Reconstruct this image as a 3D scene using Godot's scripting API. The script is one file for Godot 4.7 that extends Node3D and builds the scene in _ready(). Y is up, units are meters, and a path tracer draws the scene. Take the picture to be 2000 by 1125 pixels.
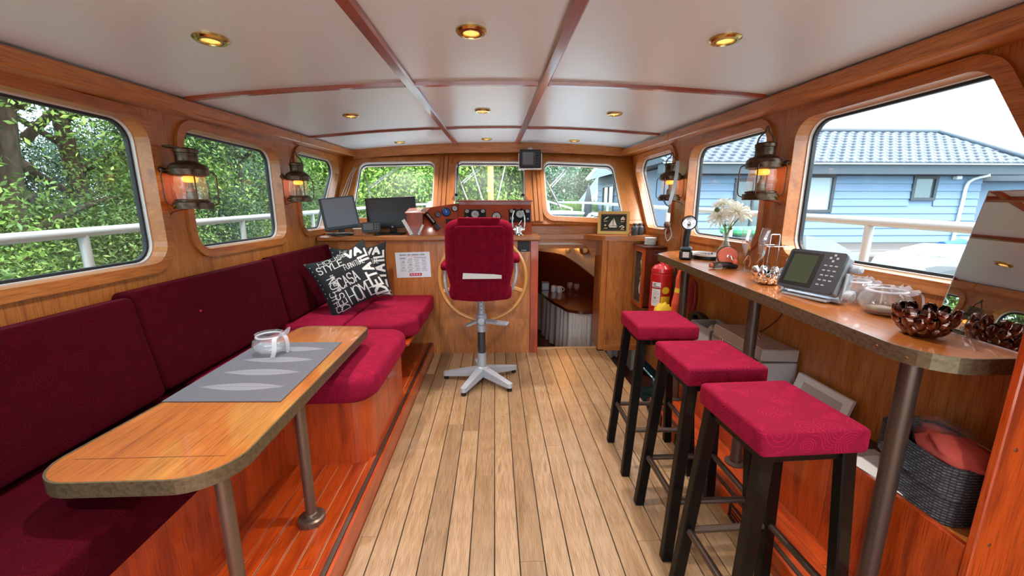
extends Node3D
# A boat's wheelhouse saloon: x to starboard, y up, -z towards the bow, metres; floor at y = 0.

var M := {}
var used := {}
var XL := -1.6          # inner face of the port side wall
var XR := 1.5           # inner face of the starboard side wall
var rng := RandomNumberGenerator.new()

func _ready() -> void:
	rng.seed = 77
	make_camera_and_light()
	make_materials()
	build_floor()
	build_walls()
	build_ceiling()
	build_forward_cabin()
	build_console()
	build_bench()
	build_bar_side()
	build_outside()
	build_table()
	build_helm()
	build_stools()
	build_lanterns()
	build_desk_things()
	build_bar_things()
	build_corner_things()
	build_ledge_things()

func make_camera_and_light() -> void:
	var cam = Camera3D.new()
	cam.name = "camera"
	add_child(cam)
	var pitch = deg_to_rad(-11.6274)
	var yaw = deg_to_rad(-2.4089)
	cam.transform = Transform3D(Basis(Vector3.UP, yaw) * Basis(Vector3.RIGHT, pitch), Vector3(0, 1.40, 0))
	cam.fov = 71.595
	cam.near = 0.02
	cam.far = 400.0
	cam.current = true
	var sky_mat = ProceduralSkyMaterial.new()
	sky_mat.sky_top_color = Color(0.82, 0.93, 1.0)
	sky_mat.sky_horizon_color = Color(0.60, 0.71, 0.76)
	sky_mat.sky_curve = 0.35
	sky_mat.ground_bottom_color = Color(0.22, 0.25, 0.22)
	sky_mat.ground_horizon_color = Color(0.45, 0.5, 0.46)
	sky_mat.sky_energy_multiplier = 1.85
	var cloud = FastNoiseLite.new()
	cloud.noise_type = FastNoiseLite.TYPE_SIMPLEX_SMOOTH
	cloud.seed = 5
	cloud.frequency = 0.006
	cloud.fractal_octaves = 4
	var ramp = Gradient.new()
	ramp.offsets = PackedFloat32Array([0.0, 0.45, 0.75])
	ramp.colors = PackedColorArray([Color(0, 0, 0, 0), Color(0.1, 0.1, 0.1, 0.35), Color(0.45, 0.43, 0.42, 0.8)])
	var ct = NoiseTexture2D.new()
	ct.width = 1024
	ct.height = 512
	ct.seamless = true
	ct.noise = cloud
	ct.color_ramp = ramp
	sky_mat.sky_cover = ct
	var sky = Sky.new()
	sky.sky_material = sky_mat
	var env = Environment.new()
	env.background_mode = Environment.BG_SKY
	env.sky = sky
	env.tonemap_mode = Environment.TONE_MAPPER_LINEAR
	env.tonemap_exposure = 2.3
	env.sdfgi_enabled = true
	env.ssao_enabled = true
	env.ssil_enabled = true
	var we = WorldEnvironment.new()
	we.environment = env
	add_child(we)
	# the soft light of a sun behind high thin cloud
	var sun = DirectionalLight3D.new()
	sun.name = "sun"
	sun.light_color = Color(1.0, 0.98, 0.95)
	sun.light_energy = 1.3
	sun.light_angular_distance = 40.0
	sun.shadow_enabled = true
	sun.rotation_degrees = Vector3(-58, 35, 0)
	add_child(sun)

# ---------------------------------------------------------------- naming
func numbered(n: String) -> String:
	if not used.has(n):
		used[n] = 0
		return n
	used[n] += 1
	return "%s_%03d" % [n, used[n]]

func thing(called: String, label: String, category: String, at := Vector3.ZERO, turn := 0.0, group := "") -> Node3D:
	var o = Node3D.new()
	o.name = numbered(called)
	add_child(o)
	o.position = at
	o.rotation.y = turn
	tag(o, label, category, group)
	return o

func tag(o: Node3D, label: String, category: String, group := "") -> void:
	o.set_meta("label", label)
	o.set_meta("category", category)
	if group != "":
		o.set_meta("group", group)

func structure(called: String, label := "", at := Vector3.ZERO) -> Node3D:
	var o = Node3D.new()
	o.name = numbered(called)
	add_child(o)
	o.position = at
	o.set_meta("kind", "structure")
	if label != "":
		o.set_meta("label", label)
	return o

func part(called: String, s: SurfaceTool, mat: Material, parent: Node3D, at := Vector3.ZERO, label := "") -> MeshInstance3D:
	s.generate_normals()
	return part_mesh(called, s.commit(), mat, parent, at, label)

func part_mesh(called: String, mesh: Mesh, mat: Material, parent: Node3D, at := Vector3.ZERO, label := "") -> MeshInstance3D:
	var o = MeshInstance3D.new()
	o.mesh = mesh
	o.material_override = mat
	o.name = called
	o.position = at
	o.cast_shadow = GeometryInstance3D.SHADOW_CASTING_SETTING_ON
	parent.add_child(o, true)
	if label != "":
		o.set_meta("label", label)
	return o

func copy(o: Node3D, label: String, at: Vector3, turn := 0.0) -> Node3D:
	var c: Node3D = o.duplicate()
	var base = String(o.name)
	if base.length() > 4 and base[base.length() - 4] == "_" and base.right(3).is_valid_int():
		base = base.left(base.length() - 4)
	c.name = numbered(base)
	add_child(c)
	c.position = at
	c.rotation.y = turn
	c.set_meta("label", label)
	return c

# ---------------------------------------------------------------- shapes
func mb() -> SurfaceTool:
	var s = SurfaceTool.new()
	s.begin(Mesh.PRIMITIVE_TRIANGLES)
	s.set_smooth_group(-1)
	return s

func face(s: SurfaceTool, p: Array, away_from: Vector3) -> void:
	# a flat convex polygon turned to look away from a point inside the shape
	var c = Vector3.ZERO
	for v in p:
		c += v
	c /= p.size()
	var n = Vector3.ZERO
	for i in range(1, p.size() - 1):
		n += (p[i] - p[0]).cross(p[i + 1] - p[0])
	var flip = n.dot(c - away_from) > 0.0
	for i in range(1, p.size() - 1):
		s.add_vertex(p[0])
		if flip:
			s.add_vertex(p[i + 1])
			s.add_vertex(p[i])
		else:
			s.add_vertex(p[i])
			s.add_vertex(p[i + 1])

func quad(s: SurfaceTool, a: Vector3, b: Vector3, c: Vector3, d: Vector3) -> void:
	for v in [a, b, c, a, c, d]:
		s.add_vertex(v)

func cbox(s: SurfaceTool, c: Vector3, size: Vector3, ch := 0.0, X := Transform3D()) -> void:
	s.set_smooth_group(-1)
	var h = size * 0.5
	ch = minf(ch, minf(h.x, minf(h.y, h.z)) * 0.9)
	var o = X * c
	var sg = [-1.0, 1.0]
	var V = func(a: int, sx: float, sy: float, sz: float) -> Vector3:
		var q = Vector3(sx * h.x, sy * h.y, sz * h.z)
		var k = Vector3(sx, sy, sz) * ch
		q -= k
		q[a] += k[a]
		return X * (c + q)
	for a in 3:
		for e in sg:
			var p = []
			for uv in [[-1.0, -1.0], [1.0, -1.0], [1.0, 1.0], [-1.0, 1.0]]:
				var t = [0.0, 0.0, 0.0]
				t[a] = e
				t[(a + 1) % 3] = uv[0]
				t[(a + 2) % 3] = uv[1]
				p.append(V.call(a, t[0], t[1], t[2]))
			face(s, p, o)
	if ch <= 0.0:
		return
	for a in 3:
		var b = (a + 1) % 3
		var d = (a + 2) % 3
		for e in sg:
			for f in sg:
				var t = [0.0, 0.0, 0.0]
				t[a] = e
				t[b] = f
				var lo = t.duplicate()
				lo[d] = -1.0
				var hi = t.duplicate()
				hi[d] = 1.0
				face(s, [V.call(a, lo[0], lo[1], lo[2]), V.call(a, hi[0], hi[1], hi[2]), V.call(b, hi[0], hi[1], hi[2]), V.call(b, lo[0], lo[1], lo[2])], o)
	for sx in sg:
		for sy in sg:
			for sz in sg:
				face(s, [V.call(0, sx, sy, sz), V.call(1, sx, sy, sz), V.call(2, sx, sy, sz)], o)

func bx(s: SurfaceTool, a: Vector3, b: Vector3, ch := 0.0) -> void:
	cbox(s, (a + b) * 0.5, (b - a).abs(), ch)

func beam(s: SurfaceTool, a: Vector3, b: Vector3, w: float, h: float, ch := 0.0, up := Vector3.UP) -> void:
	# a box from a to b, w wide and h high
	var z = (b - a).normalized()
	var x = up.cross(z)
	if x.length() < 0.01:
		x = Vector3.RIGHT
	x = x.normalized()
	var y = z.cross(x)
	cbox(s, Vector3.ZERO, Vector3(w, h, a.distance_to(b)), ch, Transform3D(Basis(x, y, z), (a + b) * 0.5))

func lathe(s: SurfaceTool, prof: Array, seg := 24, hard := true, X := Transform3D()) -> void:
	# prof: Vector2(radius, height) from the bottom up the outside
	for i in prof.size() - 1:
		var p: Vector2 = prof[i]
		var q: Vector2 = prof[i + 1]
		if p.is_equal_approx(q):
			continue
		s.set_smooth_group(1 + i if hard else 1)
		for k in seg:
			var a = TAU * k / seg
			var b = TAU * (k + 1) / seg
			var pa = X * Vector3(cos(a) * p.x, p.y, sin(a) * p.x)
			var pb = X * Vector3(cos(b) * p.x, p.y, sin(b) * p.x)
			var qa = X * Vector3(cos(a) * q.x, q.y, sin(a) * q.x)
			var qb = X * Vector3(cos(b) * q.x, q.y, sin(b) * q.x)
			if p.x > 0.00001:
				s.add_vertex(pa)
				s.add_vertex(pb)
				s.add_vertex(qb)
			if q.x > 0.00001:
				s.add_vertex(pa)
				s.add_vertex(qb)
				s.add_vertex(qa)

func tube(s: SurfaceTool, path: Array, r: float, seg := 8, closed := false, r_end := -1.0) -> void:
	var n = path.size()
	var rings = []
	var up = Vector3.ZERO
	for i in n:
		var d: Vector3
		if closed:
			d = path[(i + 1) % n] - path[(i - 1 + n) % n]
		else:
			d = path[mini(i + 1, n - 1)] - path[maxi(i - 1, 0)]
		d = d.normalized()
		if up == Vector3.ZERO:
			up = Vector3.UP if absf(d.y) < 0.9 else Vector3.RIGHT
		var x = up.cross(d).normalized()
		var y = d.cross(x)
		up = y
		var ring = []
		var rr = r if r_end < 0.0 else lerpf(r, r_end, float(i) / (n - 1))
		for k in seg:
			var a = TAU * k / seg
			ring.append(path[i] + (x * cos(a) + y * sin(a)) * rr)
		rings.append(ring)
	s.set_smooth_group(1)
	for i in (n if closed else n - 1):
		var p: Array = rings[i]
		var q: Array = rings[(i + 1) % n]
		for k in seg:
			var m = (k + 1) % seg
			quad(s, p[k], p[m], q[m], q[k])
	if not closed:
		s.set_smooth_group(-1)
		face(s, rings[0], path[1])
		face(s, rings[n - 1], path[n - 2])

func curve(pts: Array, steps := 6) -> Array:
	# a smooth path through points
	var out = []
	for i in pts.size() - 1:
		var p0: Vector3 = pts[maxi(i - 1, 0)]
		var p1: Vector3 = pts[i]
		var p2: Vector3 = pts[i + 1]
		var p3: Vector3 = pts[mini(i + 2, pts.size() - 1)]
		for k in steps:
			var t = float(k) / steps
			out.append(p1.cubic_interpolate(p2, p0, p3, t))
	out.append(pts[-1])
	return out

func fillet(pts: Array, r, n := 6) -> PackedVector2Array:
	# a polygon with rounded corners; r is a number or one number a corner
	var out = PackedVector2Array()
	var c = pts.size()
	for i in c:
		var p: Vector2 = pts[i]
		var a: Vector2 = (pts[(i - 1 + c) % c] - p).normalized()
		var b: Vector2 = (pts[(i + 1) % c] - p).normalized()
		var rad: float = r[i] if r is Array else r
		if rad <= 0.0:
			for k in n + 1:
				out.append(p)
			continue
		var half = acos(clampf(a.dot(b), -1.0, 1.0)) * 0.5
		var cut = rad / tan(half)
		var mid = p + (a + b).normalized() * (rad / sin(half))
		var s0 = p + a * cut - mid
		var s1 = p + b * cut - mid
		var turn = s0.angle_to(s1)
		for k in n + 1:
			out.append(mid + s0.rotated(turn * k / n))
	return out

func grow(pts: Array, d: float) -> Array:
	# moves every side of a convex polygon outwards by d
	var c = pts.size()
	var mid = Vector2.ZERO
	for p in pts:
		mid += p / c
	var lines = []
	for i in c:
		var p: Vector2 = pts[i]
		var q: Vector2 = pts[(i + 1) % c]
		var nrm = (q - p).orthogonal().normalized()
		if nrm.dot((p + q) * 0.5 - mid) < 0.0:
			nrm = -nrm
		lines.append([p + nrm * d, q - p])
	var out = []
	for i in c:
		var l0: Array = lines[(i - 1 + c) % c]
		var l1: Array = lines[i]
		out.append(Geometry2D.line_intersects_line(l0[0], l0[1], l1[0], l1[1]))
	return out

func ring(s: SurfaceTool, outer, inner, T: Callable, d0: float, d1: float) -> void:
	# the band between two outlines of as many points, from depth d0 to depth d1
	var n: int = outer.size()
	var away: Vector3 = T.call(outer[0].lerp(inner[0], 0.5), (d0 + d1) * 0.5)
	for i in n:
		var j = (i + 1) % n
		var om: Vector3 = T.call((outer[i] + outer[j] + inner[i] + inner[j]) * 0.25, (d0 + d1) * 0.5)
		for d in [d0, d1]:
			face(s, [T.call(outer[i], d), T.call(outer[j], d), T.call(inner[j], d), T.call(inner[i], d)], om)
		face(s, [T.call(outer[i], d0), T.call(outer[j], d0), T.call(outer[j], d1), T.call(outer[i], d1)], om)
		face(s, [T.call(inner[i], d0), T.call(inner[j], d0), T.call(inner[j], d1), T.call(inner[i], d1)], om)

func plate(s: SurfaceTool, poly, T: Callable, d0: float, d1: float, sides := true) -> void:
	# an outline filled, from depth d0 to depth d1
	var pts = PackedVector2Array(poly)
	var tri = Geometry2D.triangulate_polygon(pts)
	var mid = Vector2.ZERO
	for p in pts:
		mid += p / pts.size()
	var c: Vector3 = T.call(mid, (d0 + d1) * 0.5)
	for k in range(0, tri.size(), 3):
		for d in ([d0, d1] if d0 != d1 else [d0]):
			var other: float = d1 if d == d0 else d0
			var inside: Vector3 = T.call((pts[tri[k]] + pts[tri[k + 1]] + pts[tri[k + 2]]) / 3.0, other if d0 != d1 else d0 - 1.0)
			face(s, [T.call(pts[tri[k]], d), T.call(pts[tri[k + 1]], d), T.call(pts[tri[k + 2]], d)], inside)
	if sides and d0 != d1:
		var turned = Geometry2D.is_polygon_clockwise(pts)
		for i in pts.size():
			var j = (i + 1) % pts.size()
			if pts[i].is_equal_approx(pts[j]):
				continue
			var nrm = (pts[j] - pts[i]).orthogonal().normalized() * (1.0 if turned else -1.0)
			var inn: Vector3 = T.call((pts[i] + pts[j]) * 0.5 + nrm * 0.01, (d0 + d1) * 0.5)
			var out_: Vector3 = T.call((pts[i] + pts[j]) * 0.5 - nrm * 0.01, (d0 + d1) * 0.5)
			var test = Geometry2D.is_point_in_polygon((pts[i] + pts[j]) * 0.5 + nrm * 0.0005, pts)
			face(s, [T.call(pts[i], d0), T.call(pts[j], d0), T.call(pts[j], d1), T.call(pts[i], d1)], inn if test else out_)

func walled(s: SurfaceTool, outer: Array, hole: PackedVector2Array, T: Callable, d0: float, d1: float) -> void:
	# a polygon of wall with a hole through it
	var c = Vector2.ZERO
	for p in hole:
		c += p / hole.size()
	var rays = []
	for p in hole:
		rays.append([(p - c).angle(), p, _hit(c, c + (p - c).normalized() * 9.0, outer)])
	for q in outer:
		rays.append([(q - c).angle(), _hit(c, q, Array(hole)), q])
	rays.sort_custom(func(a, b): return a[0] < b[0])
	var n = rays.size()
	for i in n:
		var a: Array = rays[i]
		var b: Array = rays[(i + 1) % n]
		if a[1].is_equal_approx(b[1]) and a[2].is_equal_approx(b[2]):
			continue
		var mid: Vector2 = (a[1] + b[1] + a[2] + b[2]) * 0.25
		for d in [d0, d1]:
			face(s, [T.call(a[2], d), T.call(b[2], d), T.call(b[1], d), T.call(a[1], d)], T.call(mid, d0 + d1 - d))
		var away: Vector3 = T.call(mid, (d0 + d1) * 0.5)
		face(s, [T.call(a[1], d0), T.call(b[1], d0), T.call(b[1], d1), T.call(a[1], d1)], away)
		face(s, [T.call(a[2], d0), T.call(b[2], d0), T.call(b[2], d1), T.call(a[2], d1)], away)

func _hit(c: Vector2, q: Vector2, poly: Array) -> Vector2:
	var best = q
	var far = INF
	for i in poly.size():
		var r = Geometry2D.segment_intersects_segment(c, q, poly[i], poly[(i + 1) % poly.size()])
		if r != null and c.distance_to(r) < far:
			far = c.distance_to(r)
			best = r
	return best

func cushion(s: SurfaceTool, outline: PackedVector2Array, h: float, r: float, crown: float, tufts: Array, T: Callable, dip := 0.035, sig := 0.05, wave := 0.0) -> void:
	# an upholstered pad: outline in the plane, h thick, rounded edges, crown and tufted buttons on top
	var n = outline.size()
	var mid = Vector2.ZERO
	for p in outline:
		mid += p / n
	var rings = []
	var levels = []
	for k in 4:
		var a = PI * 0.5 * k / 4
		levels.append([r * (1.0 - sin(a)), r * (1.0 - cos(a)), 0.0])
	levels.append([0.0, r, 0.0])
	for k in range(0, 5):
		var a = PI * 0.5 * k / 4
		levels.append([r * (1.0 - cos(a)), h - r + r * sin(a), 0.0])
	for lv in levels:
		var row = []
		for p in outline:
			var v: Vector2 = p - mid
			var q = mid + v * maxf(0.0, 1.0 - lv[0] / maxf(v.length(), 0.001))
			row.append([q, lv[1]])
		rings.append(row)
	var top: Array = rings[-1]
	var m = 16
	for k in range(1, m + 1):
		var t = float(k) / m
		var row = []
		for e in top:
			var q: Vector2 = e[0].lerp(mid, t)
			var y: float = h + crown * (1.0 - pow(1.0 - t, 2.5))
			for u in tufts:
				y -= dip * exp(-pow(q.distance_to(u) / sig, 2.0))
				if wave > 0.0:
					y -= wave * exp(-pow((q.y - u.y) / 0.012, 2.0)) * exp(-pow((q.x - u.x) / 0.16, 2.0))
			row.append([q, y])
		rings.append(row)
	s.set_smooth_group(1)
	for i in rings.size() - 1:
		for k in n:
			var j = (k + 1) % n
			var a = rings[i][k]
			var b = rings[i][j]
			var c = rings[i + 1][j]
			var d = rings[i + 1][k]
			if a[0].is_equal_approx(b[0]):
				continue
			quad(s, T.call(a[0], a[1]), T.call(b[0], b[1]), T.call(c[0], c[1]), T.call(d[0], d[1]))
	s.set_smooth_group(-1)
	var bottom = []
	for e in rings[0]:
		bottom.append(T.call(e[0], 0.0))
	face(s, bottom, T.call(mid, h))

func flat_xz(p: Vector2, y: float) -> Vector3:
	return Vector3(p.x, y, p.y)

func flat_xy(p: Vector2, z: float) -> Vector3:
	return Vector3(p.x, p.y, z)

func rrect(w: float, h: float, r: float, n := 5) -> PackedVector2Array:
	return fillet([Vector2(-w / 2, -h / 2), Vector2(w / 2, -h / 2), Vector2(w / 2, h / 2), Vector2(-w / 2, h / 2)], r, n)

func circle(r: float, n := 24) -> PackedVector2Array:
	var out = PackedVector2Array()
	for k in n:
		out.append(Vector2(cos(TAU * k / n), sin(TAU * k / n)) * r)
	return out

func tilt(x_deg: float, y_deg := 0.0, z_deg := 0.0, at := Vector3.ZERO) -> Transform3D:
	return Transform3D(Basis.from_euler(Vector3(deg_to_rad(x_deg), deg_to_rad(y_deg), deg_to_rad(z_deg))), at)

# ---------------------------------------------------------------- materials
func noise(freq: float, octaves := 4, sd := 1, warp := 0.0, type := FastNoiseLite.TYPE_SIMPLEX_SMOOTH) -> FastNoiseLite:
	var f = FastNoiseLite.new()
	f.noise_type = type
	f.seed = sd
	f.frequency = freq
	f.fractal_octaves = octaves
	if warp > 0.0:
		f.domain_warp_enabled = true
		f.domain_warp_amplitude = warp
		f.domain_warp_frequency = freq * 0.7
	return f

func ntex(f: FastNoiseLite, stops: Array, cols: Array, size := 512, normal := false) -> NoiseTexture2D:
	var t = NoiseTexture2D.new()
	t.width = size
	t.height = size
	t.seamless = true
	t.noise = f
	if normal:
		t.as_normal_map = true
		t.bump_strength = 4.0
	else:
		var g = Gradient.new()
		g.offsets = PackedFloat32Array(stops)
		g.colors = PackedColorArray(cols)
		t.color_ramp = g
	return t

func mat(color: Color, rough := 0.5, metal := 0.0) -> StandardMaterial3D:
	var m = StandardMaterial3D.new()
	m.albedo_color = color
	m.roughness = rough
	m.metallic = metal
	return m

func rgb(r: int, g: int, b: int) -> Color:
	return Color(r / 255.0, g / 255.0, b / 255.0)

func coat(m: StandardMaterial3D, amount: float, rough: float) -> StandardMaterial3D:
	m.clearcoat_enabled = true
	m.clearcoat = amount
	m.clearcoat_roughness = rough
	return m

func grained(tex: Texture2D, fine: Texture2D, axis: int, along: float, across: float, tint: Color, rough: float, off := Vector3.ZERO) -> StandardMaterial3D:
	# wood: a figured noise drawn out along one axis, with fine pores over it
	var m = mat(tint, rough)
	m.albedo_texture = tex
	m.uv1_triplanar = true
	var sc = Vector3.ONE * across
	sc[axis] = along
	m.uv1_scale = sc
	m.uv1_offset = off
	m.detail_enabled = true
	m.detail_blend_mode = BaseMaterial3D.BLEND_MODE_MUL
	m.detail_albedo = fine
	m.detail_uv_layer = BaseMaterial3D.DETAIL_UV_2
	m.uv2_triplanar = true
	var s2 = Vector3.ONE * across * 7.0
	s2[axis] = along * 1.6
	m.uv2_scale = s2
	m.uv2_offset = off * 1.7
	return m

func woods(key: String, tex: Texture2D, fine: Texture2D, tint: Color, along: float, across: float, rough: float, gloss: float, gloss_rough: float) -> void:
	for a in 3:
		for k in 3:
			var m = grained(tex, fine, a, along, across, tint, rough, Vector3(0.31, 0.17, 0.43) * k)
			coat(m, gloss, gloss_rough)
			M["%s_%s%s" % [key, "xyz"[a], "" if k == 0 else str(k)]] = m

func make_materials() -> void:
	var teak = ntex(noise(0.006, 5, 3, 40.0), [0.0, 0.3, 0.48, 0.62, 0.8, 1.0], [rgb(150, 82, 30), rgb(178, 106, 44), rgb(190, 117, 50), rgb(181, 108, 44), rgb(199, 128, 60), rgb(160, 90, 36)])
	var mahog = ntex(noise(0.006, 5, 8, 40.0), [0.0, 0.3, 0.5, 0.7, 1.0], [rgb(140, 46, 8), rgb(186, 74, 16), rgb(204, 86, 22), rgb(192, 76, 18), rgb(156, 56, 12)])
	var dark = ntex(noise(0.006, 5, 12, 40.0), [0.0, 0.5, 1.0], [rgb(70, 24, 10), rgb(104, 42, 18), rgb(86, 32, 14)])
	var oak = ntex(noise(0.005, 5, 21, 60.0), [0.0, 0.25, 0.45, 0.6, 0.8, 1.0], [rgb(160, 122, 78), rgb(190, 152, 106), rgb(203, 166, 120), rgb(186, 148, 102), rgb(206, 170, 126), rgb(168, 130, 86)])
	var fine = ntex(noise(0.02, 3, 31), [0.0, 0.35, 0.6, 1.0], [Color(0.66, 0.6, 0.55), Color(0.92, 0.9, 0.88), Color(1, 1, 1), Color(1, 1, 1)])
	woods("teak", teak, fine, Color(1, 1, 1), 0.35, 2.6, 0.45, 0.45, 0.16)
	woods("mahogany", mahog, fine, Color(0.94, 0.86, 0.72), 0.35, 2.6, 0.4, 0.7, 0.1)
	woods("batten", mahog, fine, Color(0.74, 0.66, 0.6), 0.35, 2.6, 0.4, 0.6, 0.12)
	woods("dark", dark, fine, Color(1, 1, 1), 0.35, 2.6, 0.4, 0.5, 0.15)
	woods("table", teak, fine, rgb(255, 248, 240), 0.3, 2.2, 0.35, 1.0, 0.05)
	for k in 7:
		var tone: float = [1.0, 0.93, 1.03, 0.88, 0.97, 1.06, 0.91][k]
		var m = grained(oak, fine, 2, 0.5, 4.0, Color(minf(tone, 1.0) * 0.83, minf(tone * 0.985, 1.0) * 0.835, minf(tone * 0.96, 1.0) * 0.88), 0.34, Vector3(0.37 * k, 0.0, 0.61 * k))
		m.uv1_world_triplanar = true
		m.uv2_world_triplanar = true
		M["oak%d" % k] = m
	# plain paints and metals
	M.black_gap = mat(rgb(28, 22, 18), 0.8)
	M.pale_seam = mat(rgb(232, 196, 140), 0.5)
	M.ceiling = coat(mat(rgb(212, 223, 231), 0.45), 0.55, 0.28)
	M.white = mat(rgb(240, 240, 236), 0.4)
	M.cream = mat(rgb(226, 218, 200), 0.6)
	M.white_gloss = coat(mat(rgb(244, 246, 246), 0.35), 0.6, 0.1)
	M.gasket = mat(rgb(24, 27, 34), 0.5)
	M.alu = mat(rgb(186, 184, 180), 0.35, 0.85)
	M.window_liner = mat(rgb(206, 200, 194), 0.45)
	M.steel = mat(rgb(214, 216, 218), 0.12, 1.0)
	M.chrome = mat(rgb(232, 234, 236), 0.05, 1.0)
	M.brass = mat(rgb(196, 164, 98), 0.22, 1.0)
	var brassy = ntex(noise(0.02, 4, 44), [0.0, 0.45, 0.6, 1.0], [rgb(94, 80, 58), rgb(108, 94, 70), rgb(122, 106, 80), rgb(100, 86, 64)], 256)
	M.old_brass = mat(Color(1, 1, 1), 0.42, 0.55)
	M.old_brass.albedo_texture = brassy
	M.old_brass.uv1_triplanar = true
	M.old_brass.uv1_scale = Vector3(9, 9, 9)
	var bronzy = ntex(noise(0.03, 4, 45), [0.0, 0.5, 1.0], [rgb(52, 40, 30), rgb(84, 66, 52), rgb(110, 88, 68)], 256)
	M.bronze = mat(Color(1, 1, 1), 0.38, 0.85)
	M.bronze.albedo_texture = bronzy
	M.bronze.uv1_triplanar = true
	M.bronze.uv1_scale = Vector3(4, 4, 4)
	M.tube = mat(rgb(122, 106, 92), 0.36, 0.75)
	M.tube_dark = mat(rgb(96, 80, 70), 0.38, 0.7)
	M.black = mat(rgb(18, 18, 19), 0.45)
	M.black_gloss = coat(mat(rgb(7, 6, 6), 0.5), 0.2, 0.06)
	M.black_gloss.metallic_specular = 0.25
	M.black_soft = mat(rgb(32, 33, 35), 0.6)
	M.screen_dark = coat(mat(rgb(10, 10, 11), 0.4), 0.35, 0.3)
	M.screen_sky_grey = coat(mat(rgb(124, 140, 154), 0.3), 0.9, 0.12)  # blue-grey base stands in for window sky mirrored on the monitor
	M.screen_green = coat(mat(rgb(56, 66, 48), 0.3), 0.5, 0.1)
	M.lcd_grey = coat(mat(rgb(92, 98, 100), 0.3), 0.6, 0.1)
	M.plastic_grey = mat(rgb(120, 124, 128), 0.45)
	M.plastic_dark = mat(rgb(52, 55, 60), 0.45)
	M.plastic_blue = mat(rgb(66, 80, 92), 0.45)
	M.light_grey = mat(rgb(176, 182, 190), 0.4)
	M.light_grey.metallic = 0.3
	M.paper = mat(rgb(238, 238, 236), 0.8)
	M.paper_grey = mat(rgb(196, 188, 176), 0.8)
	M.red = coat(mat(rgb(186, 16, 30), 0.4), 0.8, 0.1)
	M.orange = mat(rgb(226, 84, 50), 0.6)
	M.coral = mat(rgb(232, 118, 92), 0.5)
	M.coral_cloth = mat(rgb(206, 88, 76), 0.9)
	M.yellow = mat(rgb(236, 200, 40), 0.6)
	M.terracotta = mat(rgb(178, 92, 60), 0.7)
	M.ivory = mat(rgb(232, 226, 206), 0.6)
	M.cable_red = mat(rgb(104, 30, 22), 0.6)
	M.cable_white = mat(rgb(214, 208, 200), 0.6)
	M.fabric_grey = mat(rgb(170, 164, 160), 0.95)
	M.gold = mat(rgb(190, 150, 84), 0.3, 0.8)
	M.curtain = mat(rgb(226, 216, 206), 0.95)
	M.curtain.backlight_enabled = true
	M.curtain.backlight = Color(0.25, 0.23, 0.22)
	# glass
	M.pane = mat(Color(0.93, 0.98, 0.97, 0.04), 0.0)
	M.pane.metallic_specular = 0.3
	M.pane.transparency = BaseMaterial3D.TRANSPARENCY_ALPHA
	M.thin_glass = mat(Color(0.95, 0.99, 1.0, 0.06), 0.02)
	M.thin_glass.transparency = BaseMaterial3D.TRANSPARENCY_ALPHA
	M.lens = mat(Color(0.97, 0.97, 0.95, 0.06), 0.03)
	M.lens.transparency = BaseMaterial3D.TRANSPARENCY_ALPHA
	M.mirror = mat(rgb(226, 228, 226), 0.01, 1.0)
	# lamps
	M.lamp_glow = mat(rgb(255, 214, 140), 0.5)
	M.lamp_glow.emission_enabled = true
	M.lamp_glow.emission = rgb(255, 186, 92)
	M.lamp_glow.emission_energy_multiplier = 0.6
	M.bulb_glow = mat(rgb(255, 190, 90), 0.5)
	M.bulb_glow.emission_enabled = true
	M.bulb_glow.emission = rgb(255, 150, 36)
	M.bulb_glow.emission_energy_multiplier = 0.9
	M.ribbon = mat(Color(0.93, 0.92, 0.95, 0.6), 0.6)
	M.ribbon.transparency = BaseMaterial3D.TRANSPARENCY_ALPHA
	velvet()
	# leaves and bark
	for e in [["leaf_a", rgb(92, 122, 66)], ["leaf_e", rgb(150, 192, 92)], ["leaf_b", rgb(124, 158, 76)], ["leaf_c", rgb(78, 104, 76)], ["leaf_d", rgb(94, 126, 108)]]:
		var m = mat(e[1], 0.6)
		m.backlight_enabled = true
		m.backlight = e[1] * 0.75
		m.vertex_color_use_as_albedo = true
		M[e[0]] = m
	var bk = ntex(noise(0.03, 4, 61), [0.0, 0.5, 1.0], [rgb(58, 46, 36), rgb(96, 82, 66), rgb(122, 108, 90)], 256)
	M.bark = mat(Color(1, 1, 1), 0.9)
	M.bark.albedo_texture = bk
	M.bark.uv1_triplanar = true
	M.bark.uv1_scale = Vector3(2, 0.6, 2)

func stroke(im: Image, path: Array, w: float, col: Color) -> void:
	for i in path.size() - 1:
		var a: Vector2 = path[i]
		var b: Vector2 = path[i + 1]
		var n = int(ceil(a.distance_to(b) / maxf(0.5, w * 0.35)))
		for k in n + 1:
			var p = a.lerp(b, float(k) / maxi(n, 1))
			im.fill_rect(Rect2i(roundi(p.x - w / 2), roundi(p.y - w / 2), maxi(1, roundi(w)), maxi(1, roundi(w))), col)

func stroke_wrapped(im: Image, path: Array, w: float, col: Color) -> void:
	var sz = float(im.get_width())
	for dx in [-sz, 0.0, sz]:
		for dy in [-sz, 0.0, sz]:
			var q = []
			var near = false
			for p in path:
				var v: Vector2 = p + Vector2(dx, dy)
				q.append(v)
				if v.x > -8.0 and v.y > -8.0 and v.x < sz + 8.0 and v.y < sz + 8.0:
					near = true
			if near:
				stroke(im, q, w, col)

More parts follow.
